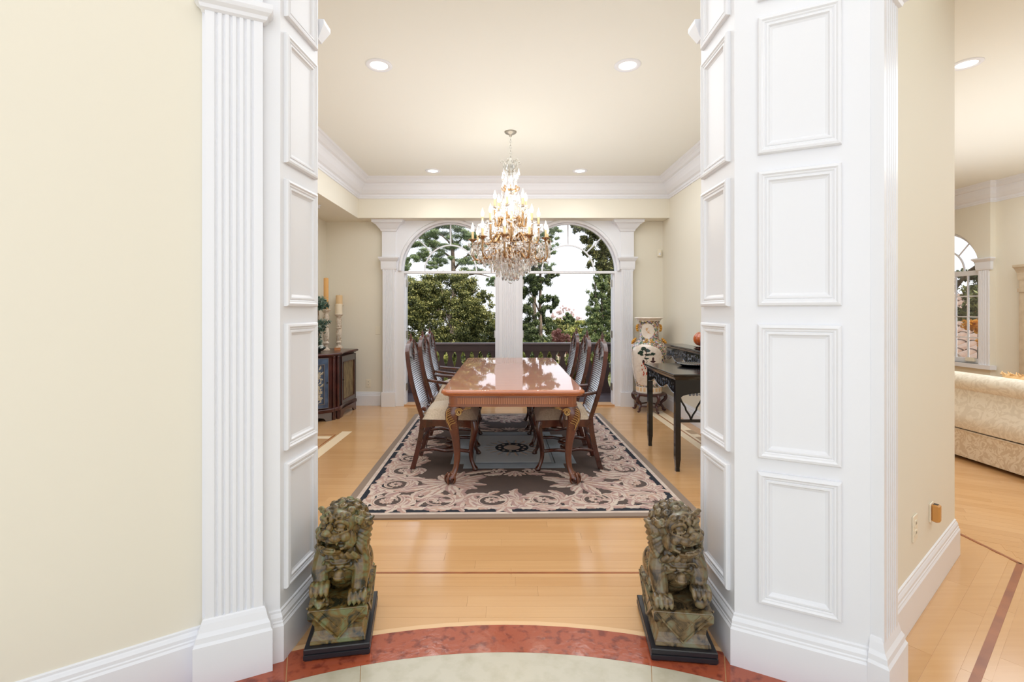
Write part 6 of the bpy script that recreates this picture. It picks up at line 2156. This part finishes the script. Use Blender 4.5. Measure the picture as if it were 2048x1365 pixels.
# =================================================================== SOFA AND FIREPLACE in the living room
def damask(name, c1, c2, scale):
    m = bpy.data.materials.new(name); m.use_nodes = True; tt = m.node_tree; b = tt.nodes['Principled BSDF']
    tx = tt.nodes.new('ShaderNodeTexCoord')
    n = tt.nodes.new('ShaderNodeTexNoise'); n.inputs['Scale'].default_value = scale; n.inputs['Detail'].default_value = 3; n.inputs['Distortion'].default_value = 3.5
    tt.links.new(tx.outputs['Object'], n.inputs[0])
    r = tt.nodes.new('ShaderNodeValToRGB'); r.color_ramp.elements[0].position = .47; r.color_ramp.elements[1].position = .54
    r.color_ramp.elements[0].color = c1; r.color_ramp.elements[1].color = c2
    tt.links.new(n.outputs[0], r.inputs[0]); tt.links.new(r.outputs[0], b.inputs['Base Color'])
    bp = tt.nodes.new('ShaderNodeBump'); bp.inputs['Strength'].default_value = .4; bp.inputs['Distance'].default_value = .003
    tt.links.new(r.outputs[0], bp.inputs['Height']); tt.links.new(bp.outputs[0], b.inputs['Normal'])
    b.inputs['Roughness'].default_value = .6; b.inputs['Sheen Weight'].default_value = .3
    return m
M_DAM = damask('cream_damask', srgb(214, 202, 182), srgb(226, 216, 198), 9)
M_DAM2 = damask('quilted_cream_damask', srgb(206, 188, 162), srgb(226, 214, 194), 11)
M_GOLD_C = mat('gold_silk', srgb(214, 166, 100), .5, noise=(20, srgb(232, 196, 140), .4, .7), sheen=.4)
sofa = thing('sofa', 'cream damask sofa seen from behind in the living room', 'sofa', (4.2, 3.2, 0))
Y0, Y1 = -1.35, 1.95
def prof_ext(prof, name, m, y0=Y0, y1=Y1, par=None, smooth=True):
    n = 10
    rings = [[(x, y0 + (y1-y0)*k/n, z) for x, z in prof] for k in range(n+1)]
    return MB().loft(rings).build(name, m, par or sofa, smooth=smooth, autos=True)
roll = [(0.055 + .085*cos(a), .715 + .085*sin(a)) for a in [2*pi*k/20 for k in range(20)]]
prof_ext(roll, 'back_roll', M_DAM)
prof_ext([(x, z) for x, z in [(0.02, .28), (-.045, .30), (-.065, .36), (-.055, .43), (-.02, .52), (.0, .60), (.01, .66), (.12, .70), (.16, .45), (.16, .28)]], 'back', M_DAM)
prof_ext([(-.012, .032), (-.02, .10), (-.012, .20), (-.020, .268), (-.010, .278), (.05, .278), (.05, .032)], 'skirt', M_DAM2)
MB().tube([(-.022, Y0, .277), (-.022, Y1, .277)], .008, 7).build('piping', M_DAM, sofa)
MB().box(.06, Y0 + .03, .05, .85, Y1 - .03, .30).build('seat_base', M_DAM, sofa, bevel=.02)
for k in range(3):
    a = Y0 + .2 + (Y1 - Y0 - .4)*k/3; b = Y0 + .2 + (Y1 - Y0 - .4)*(k+1)/3
    MB().cbox(.20, a + .01, .30, .86, b - .01, .46, .03).build('seat_cushion', M_DAM, sofa)
for (a, b) in ((Y0, Y0 + .19), (Y1 - .19, Y1)):
    MB().cbox(.02, a, .05, .87, b, .60, .03).build('arm', M_DAM, sofa)
for ly in (Y0 + .1, Y1 - .1):
    for lx in (.08, .78): MB().box(lx - .025, ly - .025, 0, lx + .025, ly + .025, .05).build('foot', M_DARKWOOD, sofa)
def cushion(name, label, x, y, z, w, h, d, rz, tilt, m_):
    t = thing(name, label, 'cushion', (x, y, z), rz)
    M = Matrix.Rotation(tilt, 4, 'Y')
    mb = MB(); mb.M = M
    n = 14; vs = []; fs = []
    for s in (1, -1):
        for i in range(n+1):
            for j in range(n+1):
                a = -1 + 2*i/n; b = -1 + 2*j/n
                th = d/2*max(0, (1-a**4)*(1-b**4))**.5
                vs.append((s*th, a*w/2*(1 - .06*(1-b*b)*0), b*h/2 + h/2))
    K = (n+1)**2
    for i in range(n):
        for j in range(n):
            q = i*(n+1)+j
            fs.append((q, q+n+1, q+n+2, q+1)); fs.append((K+q, K+q+1, K+q+n+2, K+q+n+1))
    mb.add(vs, fs); mb.build('cover', m_, t, smooth=True)
    mb = MB(); mb.M = M
    for k in range(36):
        a = -w/2 + w*k/35
        mb.tube([(0.01*sin(k*2.1), a, h*.98), (.02*sin(k*1.3), a + .012, h + .012 + .008*sin(k*2.7))], [.008, .003], 5)
    mb.build('fringe', M_GOLD_C, t)
cushion('gold_cushion', 'gold fringed cushion resting behind the sofa back roll', 4.47, 4.05, .465, .50, .36, .14, 0, radians(-12), M_GOLD_C)
cushion('gold_cushion', 'gold silk cushion at right edge of the view on the sofa', 4.50, 3.45, .465, .48, .38, .14, 0, radians(-12), M_GOLD_C)
M_LIME = mat('carved_limestone', srgb(206, 190, 164), .8, noise=(8, srgb(186, 168, 142), .4, .7), bump=(40, .4, .004))
fp = thing('fireplace', 'carved stone chimneypiece on the living room wall at right edge', 'fireplace', (6.995, 5.7, 0))
m = MB()
m.box(-.115, .56, 0, 0, .81, 1.80); m.build('jamb', M_LIME, fp, bevel=.01)
m = MB(); m.box(-.115, -1.4, 0, 0, -1.16, 1.80); m.build('jamb', M_LIME, fp, bevel=.01)
m = MB(); m.box(-.10, -1.16, 1.25, 0, .56, 1.80); m.build('lintel', M_LIME, fp, bevel=.01)
m = MB()
m.loft([[(-.118 - o, -1.42 - o, z), (0, -1.42 - o, z), (0, .812 + o, z), (-.118 - o, .812 + o, z)] for o, z in ((0, 1.78), (.006, 1.82), (.010, 1.88), (.03, 1.94), (.04, 1.955), (.04, 1.985), (.03, 1.99))])
m.build('mantel_shelf', M_LIME, fp)
m = MB(); m.box(-.05, -1.16, 0.0, -.01, .52, 1.25); m.build('firebox', M_DARKPL, fp)
for z in (0.12, 1.62):
    MB().box(-.125, .55, z, -.01, .82, z + .05).build('moulding', M_LIME, fp)
# small dark outlet plug seen past the wall corner
# =================================================================== BALCONY
M_DECK = mat('dark_stained_deck', srgb(84, 66, 66), .5, noise=(6, srgb(62, 48, 50), .3, .7), stretch=(1, 8, 1))
M_RAIL = mat('dark_brown_rail_paint', srgb(74, 56, 54), .4)
deck = MB().box(-3.3, 7.17, -0.14, 3.5, 8.62, -0.075).build('balcony_deck', M_SUBFLOOR, kind='structure')
for k in range(11):
    y0 = 7.175 + k*.131
    MB().cbox(-3.3, y0, -.075, 3.5, y0 + .125, -.05, .003).build('deck_board', M_DECK, deck)
rail = thing('balcony_railing', 'dark brown balcony balustrade of shaped boards outside the doors', 'railing', (0, 8.42, -.05))
MB().cbox(-3.3, -.07, .835, 3.5, .09, .865, .006).build('top_rail', mat('sky_toned_rail_cap', srgb(120, 104, 104), .35), rail)  # cap coloured paler than the rail for the sky light its top catches
MB().box(-3.3, -.022, .735, 3.5, .045, .834).build('upper_rail', M_RAIL, rail)
MB().box(-3.3, -.03, .0, 3.5, .05, .085).build('lower_rail', M_RAIL, rail)
MB().box(-3.3, -.028, .715, 3.5, -.0225, .735).build('bead', M_RAIL, rail)
def baluster():
    hw = .074
    def gap(z):   # half width of the opening between two boards
        z = z - 0
        if .42 < z < .72:
            u = (z - .42)/.30
            return .002 + .040*(sin(pi*u**1.5))**1.0
        if .10 < z < .36:
            u = (z - .10)/.26
            return .002 + .034*sin(pi*u)
        return .001
    Z = [.05 + .70*k/36 for k in range(37)]
    m = MB()
    m.loft([[(-(hw - gap(z)), 0, z), ((hw - gap(z)), 0, z), ((hw - gap(z)), .022, z), (-(hw - gap(z)), .022, z)] for z in Z])
    return m
b0 = baluster().build('baluster', M_RAIL, rail)
for k in range(44):
    o = b0 if k == 0 else b0.copy()
    if k: COL.objects.link(o); o.parent = rail
    o.location = (-3.22 + .15*k, 0, 0)
for x in (-3.25, 3.45):
    MB().cbox(x - .06, -.06, 0, x + .06, .06, .95, .005).build('post', M_RAIL, rail)
# outer wall of the house below the balcony
MB().box(-4.0, 7.17, -4.6, 9.0, 7.3, -.14).build('wall_outside', M_WALL, kind='structure')

# =================================================================== GROUND AND TREES
M_GRASS = mat('hillside_grass', srgb(84, 96, 54), .9, noise=(.6, srgb(120, 112, 70), .35, .65))
g_ = MB()
n = 24
vs = [(-70 + 140*i/n, 7.4 + 100*j/n, -4.6 + .5*sin(i*1.3)*cos(j*.9) - .01*j) for i in range(n+1) for j in range(n+1)]
g_.add(vs, [(i*(n+1)+j, (i+1)*(n+1)+j, (i+1)*(n+1)+j+1, i*(n+1)+j+1) for i in range(n) for j in range(n)])
g_.build('ground', M_GRASS, kind='structure', smooth=True)
M_OAK = leaf_mat('oak_leaf', srgb(44, 52, 24), srgb(108, 112, 60), srgb(180, 172, 106))
M_OAK2 = leaf_mat('dark_oak_leaf', srgb(40, 50, 32), srgb(84, 98, 58), srgb(148, 156, 102))
M_PINE = leaf_mat('pine_needles', srgb(66, 84, 56), srgb(116, 136, 88), srgb(176, 186, 132))
M_RED_L = leaf_mat('redwood_needles', srgb(66, 82, 52), srgb(120, 136, 84), srgb(176, 180, 122))
M_YEL = leaf_mat('yellow_green_leaf', srgb(84, 92, 40), srgb(146, 148, 72), srgb(196, 188, 108))
M_BARE = leaf_mat('bare_pinkish_twigs', srgb(196, 166, 162), srgb(220, 192, 186), srgb(236, 214, 204))
M_RUST = leaf_mat('rust_red_leaf', srgb(150, 92, 84), srgb(190, 128, 112), srgb(214, 166, 146))
M_GOLDL = leaf_mat('golden_leaf', srgb(190, 120, 30), srgb(226, 156, 40), srgb(240, 184, 70))
M_BARK = mat('grey_brown_bark', srgb(120, 104, 90), .9, noise=(6, srgb(80, 66, 56), .4, .6), bump=(12, .6, .03))
M_PBARK = mat('pale_bark', srgb(146, 130, 116), .9, noise=(5, srgb(126, 108, 94), .4, .6))

def at(px, py, d):
    return Vector(((px - 1012)*d/970, d, CAMZ - (py - 622)*d/970))
def tree(name, label, group, mt, blobs, n, size, trunk, bark, seed, aspect=.55, shell=.35, up=.0, cat='tree', clumps=13, fwd=0.0):
    """blobs: (px, py, rpx, rpy, weight) described at the tree's own distance d = trunk[0]"""
    d = trunk[0]
    base = at(trunk[1], 622, d); base.z = -4.6
    t = thing(name, label, cat, tuple(base), 0, group)
    inv = -base
    C = []
    r_ = random.Random(seed)
    for (px, py, rx, ry, w) in blobs:
        c = at(px, py, d) + inv
        R = rx*d/970; H = ry*d/970
        c.y += r_.uniform(-.25, .25)*R
        for q in range(clumps):
            g = [max(-1.25, min(1.25, r_.gauss(0, .52))) for _ in range(3)]
            k_ = r_.uniform(.16, .36)
            C.append((c.x + g[0]*R, c.y + g[1]*max(R, H)*.8, c.z + g[2]*H, R*k_*1.15, max(R, H)*k_, H*k_*.95 + .04, w))
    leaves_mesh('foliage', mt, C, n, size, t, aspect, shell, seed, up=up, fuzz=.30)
    for br in trunk[2]:
        P = []; rr = []
        for (px, py, w) in br:
            if py is None: P.append(Vector(((px - 1012)*d/970, d, -4.6)) + inv)
            else: P.append(at(px, py, d) + inv + Vector((0, -fwd, 0)))
            rr.append(w*d/970/2)
        MB().tube(spline(P, 4), lerp_list(rr, 4), 8).build('trunk' if br[0][1] is None else 'branch', bark, t, smooth=True)
    return t
G = 'trees beyond the balcony'
def bl(L): return L
random.seed(21)
def scatter(x0, x1, y0, y1, n, r, ry=None, seed=0):
    r_ = random.Random(seed)
    return [(r_.uniform(x0, x1), r_.uniform(y0, y1), r*r_.uniform(.7, 1.3), (ry or r*.8)*r_.uniform(.7, 1.3), 1) for _ in range(n)]
# 1 big oak on the left
tree('oak_tree', 'big dense oak filling the left doorway with pale forked branches', G, M_OAK,
     scatter(800, 965, 570, 640, 26, 26, 20, 1) + scatter(770, 1010, 640, 720, 26, 28, 22, 2) + [(880, 560, 42, 14, 1.6), (850, 580, 30, 18, 1.5), (930, 575, 34, 18, 1.6), (820, 600, 26, 22, 1.2), (960, 590, 18, 10, .6), (990, 660, 20, 26, 1.2)] + scatter(760, 1010, 720, 860, 22, 30, 26, 3),
     240000, .028, (14.0, 900, [[(905, None, 18), (904, 690, 9), (901, 650, 6), (900, 625, 4), (894, 600, 3)], [(902, 645, 5), (893, 628, 3.2), (882, 620, 1.6)], [(901, 655, 4.5), (885, 630, 2.6), (866, 612, 1.2)], [(901, 640, 4), (916, 606, 2.4), (940, 588, 1.4), (958, 580, .8)], [(895, 606, 3), (884, 582, 2), (876, 562, 1)], [(898, 616, 3), (906, 590, 1.8), (910, 568, .9)], [(884, 628, 2), (872, 604, 1.2), (866, 590, .7)]]), M_PBARK, 1, clumps=18, fwd=.12)
# 2 tall pine behind it
pb = [(895, 455, 44, 14, 2), (860, 470, 30, 12, 1.3), (935, 468, 30, 12, 1.3), (845, 490, 32, 10, 1.2), (905, 490, 36, 12, 1.4), (950, 498, 22, 10, .9), (835, 512, 24, 8, .8), (880, 515, 34, 12, 1.2), (925, 520, 30, 9, .9), (862, 530, 22, 7, .7), (905, 430, 40, 16, 2), (880, 405, 30, 14, 1.5), (950, 540, 24, 8, .6), (975, 520, 20, 9, .6), (970, 470, 16, 8, .5), (985, 560, 14, 8, .5)]
tree('pine_tree', 'tall spreading pine seen through the left fanlight', G, M_PINE, pb, 90000, .044, (21.0, 905, [[(912, None, 14), (908, 600, 11), (906, 520, 8), (902, 470, 5), (897, 430, 3)], [(907, 540, 5), (930, 515, 3), (952, 500, 2)], [(906, 520, 5), (880, 500, 3), (850, 492, 2)], [(905, 500, 4), (925, 475, 2.5), (938, 462, 1.5)], [(904, 490, 4), (882, 470, 2.5), (866, 462, 1.5)], [(908, 560, 4), (950, 548, 3), (985, 556, 1.5)]]), M_BARK, 2, .22, .2)
# small sprig far left
tree('pine_tree', 'small pine top at the left end of the left fanlight', G, M_PINE, [(812, 525, 8, 5, 1), (808, 538, 12, 6, 1), (800, 560, 20, 16, 1.5), (795, 600, 26, 30, 2)], 3500, .08, (24.0, 806, [[(806, None, 6), (808, 560, 4), (812, 525, 1.5)]]), M_BARK, 3, .22, .2)
# 3 pine right of the centre post
tree('pine_tree', 'dark pine with bare pale trunk just right of the centre post', G, M_OAK2,
     [(1055, 555, 24, 14, 1.5), (1080, 560, 20, 8, .9), (1105, 552, 12, 4, .4), (1050, 590, 20, 18, 1.5), (1070, 580, 16, 9, .8), (1098, 598, 14, 8, .9), (1108, 610, 8, 6, .5), (1045, 620, 22, 18, 1.5), (1090, 620, 12, 7, .5), (1085, 640, 16, 12, 1.0), (1055, 655, 24, 14, 1.3), (1070, 672, 30, 14, 1.3), (1100, 655, 10, 8, .5), (1060, 700, 30, 24, 1.5), (1095, 690, 16, 14, .8), (1065, 535, 24, 10, 1), (1060, 505, 22, 12, .8), (1092, 545, 10, 3, .3)],
     80000, .028, (15.5, 1080, [[(1083, None, 13), (1081, 680, 9), (1080, 620, 6), (1081, 560, 5), (1078, 520, 3)], [(1081, 630, 4), (1068, 600, 2.5), (1058, 580, 1.5)], [(1080, 650, 4), (1060, 625, 2.5), (1048, 612, 1.5)], [(1081, 610, 3), (1094, 598, 2), (1104, 594, 1.2)]]), M_BARK, 4, .4, .25)
tree('pine_tree', 'pine boughs crossing the lower left of the right fanlight', G, M_PINE,
     [(1110, 462, 16, 6, .8), (1098, 480, 14, 8, .8), (1090, 500, 16, 9, .9), (1105, 505, 12, 4, .4), (1085, 525, 18, 8, .8), (1098, 535, 8, 5, .3), (1075, 470, 26, 20, 1.8)],
     20000, .05, (26.0, 1070, [[(1070, None, 10), (1068, 540, 7), (1066, 470, 4), (1064, 440, 2)], [(1067, 500, 4), (1088, 498, 2), (1104, 504, 1.2)], [(1067, 475, 3), (1092, 464, 2), (1114, 456, 1.2)]]), M_BARK, 5, .22, .2)
# 4 conifer on the right
cb = []
for k in range(14):
    f = k/13; y_ = 520 + 175*f; hw = 8 + 40*f
    cb += [(1205 - hw*.55, y_, hw*.55, 8, .6 + f), (1205 + hw*.5, y_ + 4, hw*.55, 8, .6 + f), (1205, y_, hw*.4, 9, .6)]
cb += [(1222, 560, 14, 26, 1.2), (1228, 620, 16, 40, 2)]
tree('conifer_tree', 'tall feathery conifer behind the right half of right doorway', G, M_RED_L, cb, 80000, .038, (19.0, 1205, [[(1205, None, 10), (1205, 640, 7), (1204, 560, 4), (1203, 500, 2)], [(1190, None, 6), (1191, 620, 4), (1190, 560, 2)]]), M_BARK, 6, .3, .2)
# 5 oak leaning in from the upper right
tree('oak_tree', 'leafy oak boughs hanging in the right side of right fanlight', G, M_OAK,
     [(1215, 455, 30, 16, 1.6), (1180, 462, 22, 9, .8), (1155, 455, 12, 6, .4), (1200, 485, 26, 14, 1.5), (1172, 480, 12, 6, .4), (1225, 510, 22, 20, 1.8), (1192, 512, 18, 9, .7), (1172, 505, 8, 5, .25), (1210, 535, 20, 10, 1.1), (1182, 528, 10, 5, .3), (1240, 560, 12, 30, .8), (1200, 430, 50, 22, 2), (1232, 650, 8, 60, .6), (1226, 590, 7, 22, .4)],
     56000, .024, (11.0, 1262, [[(1275, None, 26), (1268, 620, 14), (1255, 530, 9), (1235, 480, 6), (1210, 445, 3)], [(1250, 515, 5), (1218, 505, 3), (1190, 510, 1.5)], [(1236, 480, 4), (1200, 468, 2.5), (1165, 460, 1.5)]]), M_BARK, 7, .6, .25)
# 6 round yellow-green trees lower right
tree('round_tree', 'sunlit yellow-green rounded tree in lower right doorway', G, M_YEL, scatter(1150, 1235, 655, 700, 14, 20, 14, 8) + [(1175, 648, 20, 10, 1), (1200, 640, 18, 12, 1), (1225, 645, 16, 14, 1)] + scatter(1130, 1240, 700, 800, 12, 26, 22, 9), 60000, .05, (24.0, 1190, [[(1190, None, 8), (1190, 690, 4), (1192, 660, 2)]]), M_BARK, 8, .6, .4)
tree('round_tree', 'olive green tree beside the pale pine trunk', G, M_OAK, [(1112, 650, 14, 10, 1), (1125, 665, 16, 12, 1), (1140, 672, 14, 12, 1), (1105, 668, 12, 10, 1), (1120, 690, 26, 14, 1.5)], 6000, .13, (32.0, 1120, [[(1120, None, 5), (1120, 680, 3), (1120, 660, 1.5)]]), M_BARK, 9, .6, .4)
tree('round_tree', 'small dark rounded tree on the skyline of right doorway', G, M_OAK2, [(1137, 640, 10, 9, 1), (1130, 648, 8, 7, .8), (1144, 650, 8, 8, .8)], 3500, .16, (42.0, 1137, [[(1137, None, 4), (1137, 655, 2), (1137, 645, 1)]]), M_BARK, 10, .6, .4)
tree('bare_tree', 'pinkish bare winter trees far off on the skyline', G, M_BARE, [(1105, 632, 8, 6, .8), (1118, 626, 8, 8, 1), (1132, 620, 10, 10, 1.3), (1142, 628, 8, 8, 1), (1150, 638, 8, 7, .8), (1160, 636, 6, 5, .6), (1118, 640, 16, 6, 1)], 20000, .07, (70.0, 1130, [[(1131, None, 1.5), (1131, 640, 1.0), (1131, 615, .6)], [(1131, 640, .9), (1138, 625, .6), (1141, 614, .4)], [(1131, 640, .9), (1124, 628, .6), (1120, 618, .4)]]), M_PBARK, 11, .12, .1)
tree('rust_shrub', 'rust red shrub low beyond the right doorway railing', G, M_RUST, [(1110, 676, 12, 10, 1), (1122, 680, 12, 8, 1), (1100, 690, 10, 8, .8), (1115, 700, 18, 12, 1)], 16000, .038, (20.5, 1112, [[(1112, None, 3), (1112, 690, 2), (1112, 675, 1)]]), M_BARK, 12, .5, .3, cat='shrub')
# low hedge right behind the balustrade
hb = [(730 + 20*k, 745 + 10*sin(k*1.7), 22, 34, 1) for k in range(23)]
tree('hedge', 'bright leafy hedge glimpsed through the balustrade gaps', None, M_YEL, hb, 20000, .055, (9.7, 1010, [[(1010, None, 6), (1010, 780, 4), (1010, 750, 2)]]), M_BARK, 13, .6, .3, cat='hedge')
tree('hedge', 'far dark evergreen tree belt along the horizon', None, M_OAK2, [(480 + 40*k, 700 + 12*sin(k*2.1), 34, 24, 1) for k in range(34)], 16000, .35, (52.0, 1010, [[(1010, None, 3), (1010, 720, 2), (1010, 700, 1)]]), M_BARK, 14, .6, .5, cat='hedge')
# houses glimpsed between the trees
def far_house(px0, px1, py0, py1, d, label, wall, roofm):
    a = at(px0, py0, d); b = at(px1, py1, d)
    t = thing('house', label, 'house', ((a.x + b.x)/2, d, -4.6), 0, 'houses glimpsed between the trees')
    hw = (b.x - a.x)/2; zt = a.z + 4.6; zr = (a.z - b.z)*.35
    MB().box(-hw, 0, 0, hw, 4, zt - zr).build('house_wall', wall, t)
    m = MB(); m.loft([[(-hw - .4, -.4, zt - zr), (hw + .4, -.4, zt - zr), (hw + .4, 4.4, zt - zr), (-hw - .4, 4.4, zt - zr)], [(-hw*.5, 1.8, zt), (hw*.5, 1.8, zt), (hw*.5, 2.2, zt), (-hw*.5, 2.2, zt)]])
    m.build('roof', roofm, t)
    for k in range(3):
        x = -hw*.65 + hw*.65*k
        w = MB().box(x - hw*.14, -.06, zt - zr - 1.7, x + hw*.14, .0, zt - zr - .5).build('window', M_WHITE, t)
        MB().box(x - hw*.10, -.08, zt - zr - 1.6, x + hw*.10, -.05, zt - zr - .6).build('pane', M_DARKPL, w)
far_house(976, 1004, 640, 685, 34, 'blue-grey house behind the oak beside the centre post', mat('blue_grey_siding', srgb(150, 168, 190), .7), mat('slate_roof', srgb(110, 122, 140), .6))
far_house(1112, 1132, 664, 690, 45, 'small dark roofed house low between trees on the right', mat('tan_stucco', srgb(190, 170, 150), .7), mat('dark_roof', srgb(70, 72, 84), .7))

# view from the living room window: neighbour's tiled roof, branches, golden leaves
nr_ = thing('tiled_roof_house', 'neighbouring house with curved clay tile roof outside living room window', 'house', (14.0, 14.0, -4.6))
MB().box(-2.0, -4, 0, 7, 6, 4.2).build('house_wall', mat('ochre_stucco', srgb(196, 170, 130), .8), nr_)
M_TILE = mat('clay_roof_tile', srgb(176, 146, 124), .8, noise=(2, srgb(128, 96, 78), .4, .7))
MB().add([(-2.6, -4.6, 4.2), (-2.6, 6.6, 4.2), (3.0, 6.6, 6.6), (3.0, -4.6, 6.6)], [(0, 3, 2, 1)]).build('roof_deck', M_SUBFLOOR, nr_)
tm = None
sl = Vector((5.6, 0, 2.4)).normalized()
for r in range(11):
    for c in range(26):
        if tm is None:
            m = MB()
            rings = []
            for s_, R_ in ((0, .21), (.60, .17)):
                rings.append([(sl.x*s_ - sl.z*R_*.5*sin(a), R_*cos(a), sl.z*s_ + sl.x*R_*.5*sin(a)) for a in [pi*k/8 for k in range(9)]])
            m.loft(rings, False, False, closed=False)
            o = m.build('roof_tile', M_TILE, nr_, smooth=True); tm = o
        else:
            o = tm.copy(); COL.objects.link(o); o.parent = nr_
        p = Vector((-2.6, -4.4 + .42*c, 4.21)) + sl*(.53*r)
        o.location = p
def tree_xyz(name, label, mt, C, n, size, trunks, bark, seed, aspect=.5, shell=.2):
    t = thing(name, label, 'tree', (C[0][0], C[0][1], -4.6), 0, None)
    inv = Vector((-C[0][0], -C[0][1], 4.6))
    leaves_mesh('foliage', mt, [(c[0] + inv.x, c[1] + inv.y, c[2] + inv.z, c[3], c[4], c[5], c[6]) for c in C], n, size, t, aspect, shell, seed)
    for i, P in enumerate(trunks):
        MB().tube(spline([Vector(p[:3]) + inv for p in P], 4), lerp_list([p[3] for p in P], 4), 8).build('trunk' if i == 0 else 'branch', bark, t, smooth=True)
r_ = random.Random(4)
C = [(9.5 + r_.uniform(-.7, 1.2), 10.2 + r_.uniform(-1.5, 1.6), r_.uniform(1.2, 3.9), .34, .34, .14, 1) for _ in range(46)]
tree_xyz('window_tree', 'dark leafy tree standing close outside the living room window', M_OAK2, C, 30000, .045, [[(9.2, 11.8, -4.6, .14), (9.3, 11.7, -.5, .10), (9.5, 11.5, 1.2, .06), (9.8, 11.0, 2.6, .03), (9.9, 10.6, 3.9, .01)], [(9.3, 11.0, .2, .11), (9.0, 10.0, .55, .09), (8.9, 9.3, .25, .07), (8.9, 8.8, .1, .05)], [(9.6, 10.6, 1.6, .05), (9.4, 9.8, 2.2, .03), (9.3, 9.2, 2.4, .01)]], M_BARK, 31)
C = [(11.6, 11.9, 1.05, .30, .30, .22, 1), (11.4, 11.4, .6, .25, .25, .2, 1), (11.9, 12.3, 1.2, .25, .3, .2, 1)]
tree_xyz('golden_tree', 'golden autumn tree before the clay tile roof', M_GOLDL, C, 1600, .06, [[(11.6, 11.9, -4.6, .08), (11.6, 11.9, -1, .05), (11.6, 11.9, 1.0, .02)]], M_BARK, 32, .6)
